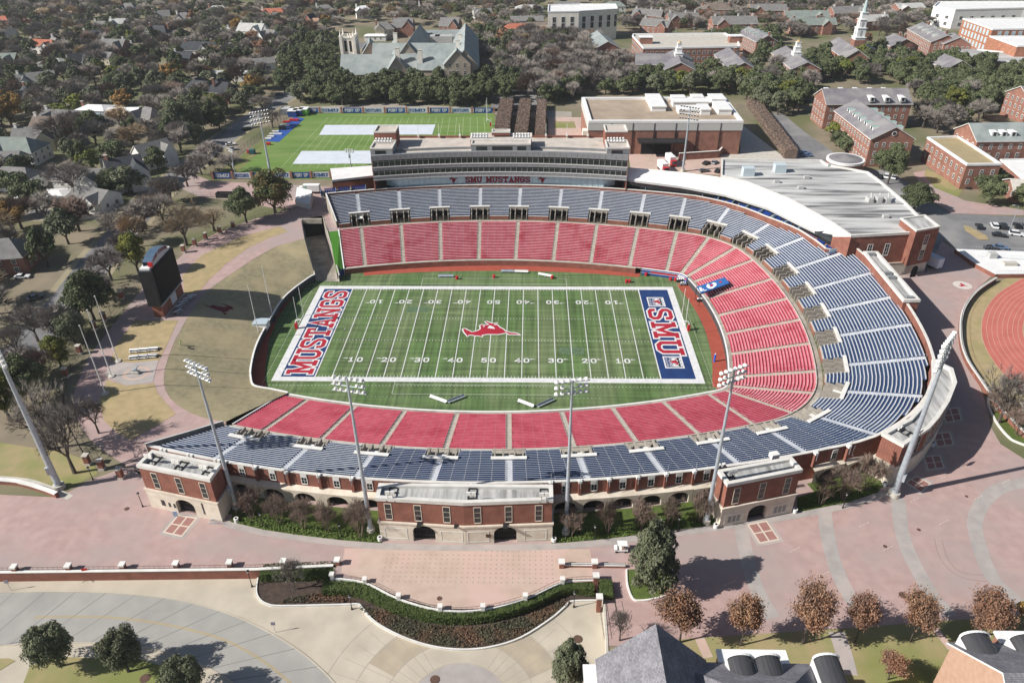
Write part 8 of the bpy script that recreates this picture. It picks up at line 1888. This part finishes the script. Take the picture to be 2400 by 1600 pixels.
BBLUE = mat('banner_blue', (.02, .09, .3), (.015, .07, .25), .5, .7); BWHITE = mat('banner_white', (.62, .63, .66), (.54, .55, .6), .5, .7)
def bannerfence(label, p0, p1, n, words, h):
    P, Q = at(*p0), at(*p1); t = (Q-P).normalized(); nn = Vector((t.y, -t.x, 0)); L = (Q-P).length; t_ = thing('banner_fence', label, 'fence', P)
    for k in range(n):
        a = P+t*(L*(k+.07)/n); b_ = P+t*(L*(k+.93)/n); blue = k % 2 == 0; c = (a+b_)/2; mb = MB(); mb.obox((c.x, c.y, G+.3), t, nn, (b_-a).length, .08, h); o = mb.build('banner', BBLUE if blue else BWHITE, t_)
        w_ = words[k % len(words)]; wl_ = (b_-a).length*.8; mb = MB(); text(mb, w_, 1.25, lambda x, y: tuple((a+t*((b_-a).length*.1+wl_*x)+nn*.07).xy)+(G+.3+h*.22+y*h*.56,), .8, 0, (nn.x*.006, nn.y*.006, 0)); mb.build('banner_lettering', BWHITE if blue else BBLUE, o)
    for k in range(n+1): q = P+t*(L*k/n); mb = MB(); mb.box(q.x-.45, q.x+.45, q.y-.4, q.y+.4, G, G+h+.7); mb.build('pier', BRICK2, t_)
bannerfence('fence of blue and white banners along the far end of the practice field', (700, 266), (1158, 266), 9, ['PONY UP', 'SMU', 'PONY UP', 'MUSTANGS'], 2.6)
bannerfence('fence of blue and white banners along the near end of the practice field', (500, 420), (776, 418), 6, ['SMU', 'MUSTANGS', 'PONY UP', 'SMU', 'PONY UP', 'SMU'], 2.4)
# ---- vehicles
CARC = {'white': mat('car_white', (.75, .76, .78), rough=.3, spec=.5), 'black': mat('car_black', (.02, .021, .025), rough=.25, spec=.6), 'grey': mat('car_grey', (.2, .22, .25), rough=.3, spec=.5, metal=.3), 'blue': mat('car_blue', (.1, .17, .3), rough=.3, spec=.5), 'red': mat('car_red', (.35, .03, .03), rough=.3, spec=.5), 'silver': mat('car_silver', (.45, .47, .5), rough=.3, metal=.4)}
TYRE = mat('tyre', (.015, .015, .016), rough=.9)
def prof(mb, P, y0, y1, m=0):
    n = len(P)
    for i in range(n): a, b_ = P[i], P[(i+1) % n]; mb.face([(a[0], y0, a[1]), (b_[0], y0, b_[1]), (b_[0], y1, b_[1]), (a[0], y1, a[1])][::-1], m)
    mb.face([(a[0], y0, a[1]) for a in P][::-1], m); mb.face([(a[0], y1, a[1]) for a in P], m)
_CAR = {}
def carproto(col, suv):
    k = (col, suv)
    if k in _CAR: return None
    h = 1.0 if suv else .85; top = 1.75 if suv else 1.42; mb = MB()
    prof(mb, [(-2.25, .35), (2.25, .35), (2.3, .7), (2.1, h-.08), (1.0, h+.02), (-2.15, h+.02), (-2.3, .75)], -.9, .9); out = [('body', mb, [CARC[col]])]
    mb = MB(); a = (-2.05, -1.75, .35, 1.1) if suv else (-1.75, -1.1, .2, 1.0); prof(mb, [(a[0], h), (a[3], h), (a[2], top-.07), (a[1], top-.07)], -.8, .8); out.append(('cabin_glass', mb, [GLASS]))
    mb = MB(); mb.box(a[1]-.02, a[2]+.02, -.76, .76, top-.07, top); out.append(('roof', mb, [CARC[col]]))
    for x in (-1.4, 1.4):
        for y in (-.82, .82): mb = MB(); mb.tube((x, y-.1, .34), (x, y+.1, .34), .34, n=12); out.append(('wheel', mb, [TYRE]))
    _CAR[k] = out; return out
_CM = {}
def car(u, v, col, ang, label, suv=False, group=None):
    k = (col, suv); p = at(u, v)
    if k not in _CM:
        carproto(col, suv); ms = []
        for nm, mb, m in _CAR[k]:
            me = bpy.data.meshes.new(nm); me.from_pydata(mb.v, [], mb.f); me.materials.append(m[0]); ms.append((nm, me))
        _CM[k] = ms
    r = thing('parked_car', label, 'car', (p.x, p.y, G+.05), group); r.rotation_euler = (0, 0, radians(ang))
    for nm, me in _CM[k]: o = bpy.data.objects.new(nm, me); COL.objects.link(o); o.parent = r
for c in ((2294, 534, 'black', 75, 'black car beside the yellow kerbed island, nearest it in the far row', 0), (2329, 533, 'white', 75, 'white car in the far row of the right car park', 1), (2349, 534, 'black', 75, 'black car right of the white one in the far row', 1), (2382, 532, 'black', 75, 'black car near the street lamp at the right edge', 0), (2400, 532, 'grey', 75, 'grey car cut by the right edge of the car park', 0), (2341, 554, 'black', -20, 'black car in the second row of the car park', 0), (2381, 552, 'white', -20, 'white car in the second row, right edge', 1), (2322, 585, 'black', 0, 'black car beside the white deck wall', 0), (2344, 583, 'blue', -15, 'blue-grey car beside the white deck wall', 0),
    (2062, 417, 'black', 60, 'black car parked at the corner of the club building', 0), (2077, 416, 'white', 60, 'white pickup between black and white cars by the dormitory', 1), (2094, 418, 'white', 60, 'white car at the end of the row by the dormitory', 0), (2157, 442, 'white', -25, 'white car driving past the dormitory lawn', 1), (1886, 361, 'blue', 0, 'blue car by the brown hedgerow, farther of two', 0), (1891, 367, 'blue', 0, 'blue car by the brown hedgerow, nearer of two', 0),
    (1650, 403, 'grey', 20, 'grey car in the walled yard below the mast', 0), (1682, 403, 'black', 60, 'black car at the yard corner by the club building', 0), (1656, 385, 'black', 40, 'black car under the bare tree in the yard', 0), (1674, 383, 'silver', 60, 'silver car at the right wall of the yard', 0), (450, 409, 'black', 30, 'dark car driving up to the street bend', 0), (510, 367, 'black', 55, 'black car parked on the street beside the practice fence', 1), (541, 341, 'white', 20, 'white car by the practice fence, farther of two', 0), (545, 352, 'silver', 20, 'silver car by the practice fence, nearer of two', 0), (460, 370, 'white', 60, 'white car on the left verge of the street', 0), (401, 379, 'grey', 0, 'grey car in the drive of the white gabled house', 0), (313, 426, 'white', 20, 'white jeep beside the barn-roofed house', 1), (309, 433, 'black', 20, 'black car next to the white jeep', 0),
    (345, 506, 'white', 60, 'white van under the bare tree on the street', 1), (290, 520, 'silver', 50, 'silver pickup parked near the fenced lot', 1), (53, 652, 'white', 10, 'white car in a drive at the left edge', 0), (578, 305, 'black', 60, 'dark car parked on the street below the mats', 0), (85, 700, 'grey', 45, 'grey car in the shade of the street trees', 0), (655, 224, 'blue', 15, 'blue car on the street before the oak grove', 0), (2266, 440, 'black', 70, 'black car behind the oaks at the car park', 0),
    (1222, 141, 'white', 5, 'white car at the far end of the mall row', 0), (1222, 148, 'silver', 5, 'silver car second from the far end of the mall row', 0), (1220, 155, 'white', 5, 'white car third along the mall row', 0), (1220, 162, 'white', 5, 'white car before the red one in the mall row', 1), (1219, 169, 'red', 5, 'red car on the mall between the bare trees', 0), (1218, 176, 'black', 5, 'black car at the near end of the mall row', 0), (1183, 150, 'white', 5, 'white car on the left side of the mall, farther', 0), (1181, 162, 'white', 5, 'white car on the left side of the mall, nearer', 0)): car(c[0], c[1], c[2], c[3], c[4], c[5])
def truck(label, p, ang, L, H, cabm, boxm, extra=None, W_=2.5, cab=True):
    r = thing('truck', label, 'truck', p); z = 0; ca, sa = cos(radians(ang)), sin(radians(ang)); parts = []
    mb = MB(); mb.box(-L/2, L/2, -W_/2, W_/2, .95, H); parts.append(('cargo_box', mb, [boxm]))
    if cab: mb = MB(); prof(mb, [(L/2+.05, .5), (L/2+2.1, .5), (L/2+2.15, 1.5), (L/2+1.6, 2.6), (L/2+.05, 2.6)], -1.1, 1.1); parts.append(('cab', mb, [cabm])); mb = MB(); mb.face([(L/2+2.17, -1, 1.5), (L/2+2.17, 1, 1.5), (L/2+1.66, 1, 2.5), (L/2+1.66, -1, 2.5)]); mb.face([(L/2+.5, -1.12, 1.5), (L/2+1.6, -1.12, 1.5), (L/2+1.4, -1.12, 2.3), (L/2+.5, -1.12, 2.3)]); parts.append(('cab_window', mb, [GLASS]))
    for x in (-L*.36, -L*.24, L/2+.9 if cab else L*.4):
        for y in (-1.0, 1.0): mb = MB(); mb.tube((x, y-.15, .5), (x, y+.15, .5), .5, n=12); parts.append(('wheel', mb, [TYRE]))
    if extra: parts += extra
    for nm, mb, m in parts: mb.build(nm, m, r, local=True)
    r.rotation_euler = (0, 0, radians(ang)); return r
def logo_v(): 
    mb = MB()
    for k in range(4): mb.face([(2.2, -1.27, 1.2+k*.5), (2.9, -1.27, 1.7+k*.5), (2.9, -1.27, 2.0+k*.5), (2.2, -1.27, 1.5+k*.5)]); mb.face([(2.2, -1.27, 1.2+k*.5), (2.2, -1.27, 1.5+k*.5), (1.5, -1.27, 2.0+k*.5), (1.5, -1.27, 1.7+k*.5)])
    return [('leaf_emblem', mb, [mat('emblem_green', (.1, .42, .25))])]
truck('white box truck with green leaf emblem on the service drive', at(732, 452), 180, 6.4, 3.4, PUREW, PUREW, [(n, (lambda b: (setattr(b, 'v', [(x, -y, z) for x, y, z in b.v]), b)[1])(mb), m) for n, mb, m in logo_v()])
truck('white truck with red cab in the hall yard, nearer one', at(1552, 399), -80, 6.5, 3.7, REDW, PUREW); truck('white truck with red cab in the hall yard, farther one', at(1570, 383), -80, 6.5, 3.7, REDW, PUREW)
mb = MB(); mb.face([(-9.2, -1.27, .97), (-3, -1.27, .97), (-3, -1.27, 3.9), (-9.2, -1.27, 3.9)], 0); m2 = MB(); text(m2, '24', 1.2, lambda a, y: (-8.6+1.9*a, -1.3, 1.3+1.8*y), .6, 0, (0, -.01, 0)); m3 = MB(); m3.box(-8.8, -6.4, -1.3, -1.28, 3.3, 3.6)
tp_ = at(2195, 632); tr_ = truck('long white trailer with purple end panel reading 24 beside the club building', tp_+Vector((-3.6, 7.4, 0)), 116, 18, 4.0, PUREW, mat('trailer_white', (.6, .64, .72)), None, 2.5, False)
for nm, b_, m in (('purple_panel', mb, mat('trailer_purple', (.08, .05, .25))), ('trailer_number', m2, PUREW), ('red_stripe', m3, REDW)): b_.v = [(x, y*-1 if False else y, z) for x, y, z in b_.v]; b_.build(nm, m, tr_, local=True)
# dumpster, tent, golf cart
p = at(533, 462); t_ = thing('dumpster', 'long dark open dumpster beside the service drive', 'dumpster', p); mb = MB(); mb.box(p.x-4, p.x+4, p.y-1.2, p.y-1.05, G, G+1.9); mb.box(p.x-4, p.x+4, p.y+1.05, p.y+1.2, G, G+1.9); mb.box(p.x-4, p.x-3.85, p.y-1.05, p.y+1.05, G, G+1.9); mb.box(p.x+3.85, p.x+4, p.y-1.05, p.y+1.05, G, G+1.9); mb.build('shell', DKMET, t_); mb = MB(); mb.box(p.x-3.85, p.x+3.85, p.y-1.05, p.y+1.05, G, G+1.2); mb.build('rubbish', MULCH, t_)
a, b_, c, d = at(694, 483), at(728, 491), at(735, 470), at(700, 462); t_ = thing('white_tent', 'white sheeted shed with sloping roof beside the bronze oak', 'shed', a); mb = MB(); U = lambda p, h: Vector((p.x, p.y, G+h)); mb.face([U(a, 2.2), U(b_, 2.2), U(c, 4), U(d, 4)]); mb.face([U(a, 0), U(b_, 0), U(b_, 2.2), U(a, 2.2)]); mb.face([U(b_, 0), U(c, 0), U(c, 4), U(b_, 2.2)]); mb.face([U(d, 0), U(a, 0), U(a, 2.2), U(d, 4)]); mb.build('sheeting', PUREW, t_); mb = MB()
for q, h in ((a, 2.2), (b_, 2.2), (c, 4), (d, 4)): mb.tube(U(q, 0), U(q, h+.05), .08, n=5)
mb.build('frame_post', GALV, t_)
p = at(1455, 1290); t_ = thing('golf_cart', 'white roofed golf cart left of the planter oak', 'golf cart', p); mb = MB(); prof(mb, [(p.x-1.2, G+.35), (p.x+1.2, G+.35), (p.x+1.2, G+.8), (p.x-.5, G+.75), (p.x-.75, G+1.05), (p.x-1.25, G+.9)], p.y-.55, p.y+.55); mb.build('body', PUREW, t_); mb = MB(); mb.box(p.x-.75, p.x+1.05, p.y-.65, p.y+.65, G+1.9, G+1.98); mb.build('roof', PUREW, t_)
for s in (-.7, .95):
    for y in (-.55, .55): mb = MB(); mb.tube((p.x+s, p.y+y, G+.7), (p.x+s, p.y+y, G+1.9), .03, n=4); mb.build('roof_post', DKMET, t_)
for x in (-.85, .8):
    for y in (-.5, .5): mb = MB(); mb.tube((p.x+x, p.y+y-.08, G+.25), (p.x+x, p.y+y+.08, G+.25), .25, n=10); mb.build('wheel', TYRE, t_)
mb = MB(); mb.box(p.x+.1, p.x+.6, p.y-.5, p.y+.5, G+.75, G+1.0); mb.box(p.x+.6, p.x+.7, p.y-.5, p.y+.5, G+.8, G+1.4); mb.build('seat', mat('cart_seat', (.3, .22, .18)), t_)
# ---- lamps, signs, bins, manholes
def lamp(u, v, vt, label, z=G, group='plaza street lamps'):
    b_, h = hz(u, v, vt, z); h = max(3.4, min(5.2, h)); t_ = thing('street_lamp', label, 'street lamp', b_, group); mb = MB(); mb.tube(b_, b_+Vector((0, 0, .5)), .2, .12, 8); mb.tube(b_+Vector((0, 0, .5)), b_+Vector((0, 0, h-.6)), .08, .06, 8); mb.build('post', DKMET, t_)
    q = b_+Vector((0, 0, h-.6)); mb = MB(); mb.tube(q, q+Vector((0, 0, .5)), .14, .26, 8); mb.build('lantern', mat('lantern_glass', (.5, .52, .5), rough=.3), t_); mb = MB(); mb.tube(q+Vector((0, 0, .5)), q+Vector((0, 0, .75)), .3, .05, 8); mb.build('cap', DKMET, t_)
for u, v, vt, lb, z in ((335, 1187, 1154, 'black street lamp at the left corner pavilion', G), (825, 1427, 1393, 'street lamp on the kerb of the curved planter, left', LOW), (1345, 1422, 1386, 'street lamp at the right end of the curved planter', LOW), (1393, 1264, 1230, 'street lamp in the right green bed before the arches', G), (1588, 1245, 1212, 'street lamp near the ticket pavilion', G), (591, 1374, 1337, 'street lamp at the left end of the straight hedge', LOW), (80, 1532, 1514, 'street lamp beside the leftmost evergreen', LOW), (404, 1577, 1552, 'street lamp between the bottom evergreens', LOW), (218, 1124, 1094, 'street lamp on the corner lawn by the gate piers', G), (617, 1235, 1202, 'street lamp in the left green bed before the arches', G), (800, 1258, 1226, 'street lamp left of the wide middle pavilion', G), (1975, 1190, 1155, 'street lamp in the shaded bed right of the ticket pavilion', G)): lamp(u, v, vt, lb, z)
p = at(2366, 540); t_ = thing('car_park_lamp', 'tall pale lamp post leaning over the car park', 'street lamp', p); mb = MB(); mb.tube(p, p+Vector((0, 0, 9)), .1, .07, 8); mb.build('post', GALV, t_); mb = MB(); mb.tube(p+Vector((0, 0, 9)), p+Vector((-1.6, -.3, 9.3)), .07, n=6); mb.build('arm', GALV, t_); mb = MB(); q = p+Vector((-1.9, -.35, 9.2)); mb.box(q.x-.5, q.x+.4, q.y-.2, q.y+.2, q.z, q.z+.15); mb.build('lamp_head', GREYD, t_)
for u, v, lb, z in ((26.6, 1383, 'small square road sign at the left edge below the wall', LOW), (646, 1481, 'small square road sign beside the curved road', LOW), (1, 1512, 'road sign at the far left of the curved road', LOW)):
    p = at(u, v, z); t_ = thing('road_sign', lb, 'sign', p); mb = MB(); mb.tube(p, p+Vector((0, 0, 2.6)), .04, n=6); mb.build('post', GALV, t_); mb = MB(); mb.obox((p.x, p.y-.06, p.z+2.0), (1, .1, 0), (-.1, 1, 0), .7, .05, .75); mb.build('plate', mat('sign_grey', (.3, .28, .34)), t_)
p = at(210, 1358, LOW); t_ = thing('road_works_sign', 'red road works banner on spring legs in front of the retaining wall', 'sign', p); mb = MB(); mb.tube(p+Vector((0, 0, .35)), p+Vector((-.1, .1, 3.0)), .04, n=5); mb.build('mast', GALV, t_); mb = MB(); mb.obox((p.x-.12, p.y+.02, LOW+1.5), (1, .25, 0), (-.25, 1, 0), .95, .04, 1.5); mb.build('banner', mat('works_red', (.65, .05, .02)), t_)
for dx, dy in ((-1, -.6), (1, -.5), (-.8, .5), (.9, .5)): mb = MB(); mb.tube(p+Vector((0, 0, .4)), p+Vector((dx, dy, 0)), .035, n=4); mb.build('leg', DKMET, t_)
p = at(413, 1211); t_ = thing('notice_board', 'small blue and white notice board beside the left pavilion gate', 'sign', p); mb = MB(); mb.obox((p.x, p.y, G+.2), (1, .2, 0), (-.2, 1, 0), .8, .06, 1.3); mb.build('board', mat('notice_blue', (.45, .58, .75)), t_)
for i, (u, v) in enumerate(((555, 1222), (891, 1266), (1298, 1269), (1677, 1236), (2072, 1138), (1862, 1200), (2185, 1045))):
    p = at(u, v); t_ = thing('litter_bin', ('round white bin beside the left corner pavilion', 'round white bin at the left of the middle pavilion', 'round white bin at the right of the middle pavilion', 'round white bin at the left of the ticket pavilion', 'round white bin at the foot of the corner pavilion tower', 'round white bin at the right of the ticket pavilion', 'round bin in the shade of the curved pavilion')[i], 'litter bin', p); mb = MB(); mb.tube(p, p+Vector((0, 0, .95)), .42, .46, 14); mb.build('drum', PUREW, t_); mb = MB(); mb.tube(p+Vector((0, 0, .96)), p+Vector((0, 0, 1.02)), .22, n=12); mb.build('opening', BLACK, t_)
MH = mat('manhole_iron', (.13, .075, .055), (.1, .06, .045), 2, .8)
for i, (u, v, z, r_) in enumerate(((297, 1192, G, .45), (1030, 1402, G, .45), (1354, 1497, LOW, .75), (1019, 1592, LOW, .75), (1917, 1400, G, .75), (2117, 1395, G, .75), (340, 1589, LOW, .8), (2153, 1241, G, .35), (2074, 1280, G, .35), (2265, 1163, G, .3))):
    p = at(u, v, z); mb = MB(); mb.tube((p.x, p.y, z+.05), (p.x, p.y, z+.09), r_, n=18); tag(mb.build('manhole_cover', MH), ('round rusty cover on the plaza left of the corner pavilion', 'round rusty cover on the forecourt paving', 'large rusty cover on the drive near the stair wall', 'large rusty cover in the turning circle at the bottom edge', 'large rusty cover on the plaza above the orange brown tree', 'large rusty cover on the plaza right of the third grey band', 'large rusty cover on the lawn between evergreens', 'small dark cover right of the third grey band', 'small dark cover between the grey bands', 'small dark cover near the thick mast shadow')[i], 'manhole cover')
p = at(505, 1223); t_ = thing('barrier', 'folded metal crowd barriers lying at the left corner pavilion', 'barrier', p); mb = MB()
for k in range(3):
    for s in (-.45, .45): mb.tube((p.x-1.3+k*.3, p.y+s+k*.1, G+.15+.1*k), (p.x+1.3+k*.3, p.y+s-k*.1, G+.2+.1*k), .035, n=4)
    for j in range(7): mb.tube((p.x-1.2+j*.4+k*.3, p.y-.45+k*.1, G+.15+.1*k), (p.x-1.2+j*.4+k*.3, p.y+.45, G+.17+.1*k), .02, n=4)
mb.build('rails', GALV, t_)
# white deck by the car park
dk = ats([(2235, 592), (2600, 606), (2600, 650), (2330, 652), (2285, 628)]); t_ = thing('white_deck', 'low white concrete deck with railings between car park and track', 'deck', dk[0]); mb = MB(); mb.prism([V2(p) for p in dk], G, G+1.3, 0, 1); mb.build('slab', [BRICK, PUREW], t_); mb = MB()
for p, q in ((dk[0], dk[1]), (dk[3], dk[2]), (at(2290, 610), at(2500, 625))): rail(mb, p+Vector((0, 0, 1.3)), q+Vector((0, 0, 1.3)), G+1.3, 1.1)
mb.build('railing', GALV, t_); p = at(2320, 612); mb = MB(); mb.box(p.x-1.2, p.x+1.2, p.y-1, p.y+1, G+1.3, G+3.0); mb.build('air_unit', GREYD, t_); p = at(2370, 630); mb = MB(); mb.box(p.x-3, p.x+1, p.y-.8, p.y+.8, G+1.3, G+2.3); mb.build('stair_block', CONCL, t_)
# ---- people: a skinned body
def person(label, p, shirt, trousers, rz=0, bend=.0, reach=.5, tool=None):
    J = [((0, 0, .95), .15), ((0, .02, 1.2), .15), ((0, .03+bend*.3, 1.42), .16), ((0, .04+bend*.45, 1.53), .06), ((0, .06+bend*.5, 1.66), .10), ((0, .07+bend*.5, 1.76), .075)]; E = [(0, 1), (1, 2), (2, 3), (3, 4), (4, 5)]
    for s in (-1, 1):
        k = len(J); J += [((s*.1, 0, .9), .1), ((s*.12, .04, .5), .07), ((s*.12, -.02, .09), .05), ((s*.13, .14, .04), .045)]; E += [(0, k), (k, k+1), (k+1, k+2), (k+2, k+3)]
        k = len(J); J += [((s*.2, .03+bend*.3, 1.42), .075), ((s*.27, .1+bend*.3, 1.15), .055), ((s*.22, .1+reach*.5+bend*.3, 1.0), .04), ((s*.2, .16+reach*.55+bend*.3, .97), .04)]; E += [(2, k), (k, k+1), (k+1, k+2), (k+2, k+3)]
    me = bpy.data.meshes.new('person'); me.from_pydata([j[0] for j in J], E, []); o = bpy.data.objects.new('person', me); COL.objects.link(o); o.location = p; o.rotation_euler = (0, 0, rz)
    md = o.modifiers.new('skin', 'SKIN'); md.use_smooth_shade = True
    for v, (q, r_) in zip(me.skin_vertices[0].data, J): v.radius = (r_, r_)
    me.skin_vertices[0].data[0].use_root = True; sd = o.modifiers.new('sub', 'SUBSURF'); sd.levels = 1; sd.render_levels = 1
    m = bpy.data.materials.new('clothes_'+shirt); m.use_nodes = True; T = m.node_tree; tc = T.nodes.new('ShaderNodeTexCoord'); sx = T.nodes.new('ShaderNodeSeparateXYZ'); cr = T.nodes.new('ShaderNodeValToRGB'); mr = T.nodes.new('ShaderNodeMapRange'); mr.inputs[2].default_value = 1.8
    T.links.new(tc.outputs['Object'], sx.inputs[0]); T.links.new(sx.outputs[2], mr.inputs[0]); T.links.new(mr.outputs[0], cr.inputs[0]); T.links.new(cr.outputs[0], T.nodes['Principled BSDF'].inputs['Base Color'])
    e = cr.color_ramp; e.interpolation = 'CONSTANT'; e.elements[0].color = (.03, .025, .02, 1); e.elements[1].position = .05; e.elements[1].color = (*trousers, 1)
    for po, co in ((.52, {'lime': (.42, .75, .12), 'dark': (.05, .05, .07)}[shirt]), (.82, (.42, .25, .18)), (.945, (.05, .035, .025))): x = e.elements.new(po); x.color = (*co, 1)
    me.materials.append(m); return tag(o, label, 'person')
pz = at(425, 811, 6.75); pp = person('person in a lime high-visibility shirt raking the grass bank', (pz.x, pz.y, bankz(pz.x, pz.y)), 'lime', (.35, .33, .28), -1.9, .35, .7)
mb = MB(); zb = bankz(pz.x, pz.y); mb.tube((pz.x+.5, pz.y-.1, zb+1.1), (pz.x+2.4, pz.y-.7, zb-.1), .025, n=5); mb.box(pz.x+2.1, pz.x+2.7, pz.y-1.0, pz.y-.4, zb-.25, zb-.1); tag(mb.build('rake', DKMET), 'long rake held by the person on the grass bank', 'rake')
# ================================================================ the air
me = bpy.data.meshes.new('haze'); hb_ = MB(); hb_.box(-1850, 1850, -550, 2650, -1.0, 113.5)
HZ = bpy.data.materials.new('haze'); HZ.use_nodes = True; _n = HZ.node_tree.nodes; _n.remove(_n['Principled BSDF']); _v = _n.new('ShaderNodeVolumePrincipled')
_v.inputs['Color'].default_value = (.86, .92, 1, 1); _v.inputs['Density'].default_value = .00008; _v.inputs['Anisotropy'].default_value = .2
HZ.node_tree.links.new(_v.outputs[0], _n['Material Output'].inputs['Volume'])
tag(hb_.build('haze', HZ), kind='stuff')
SC.cycles.volume_bounces = 1
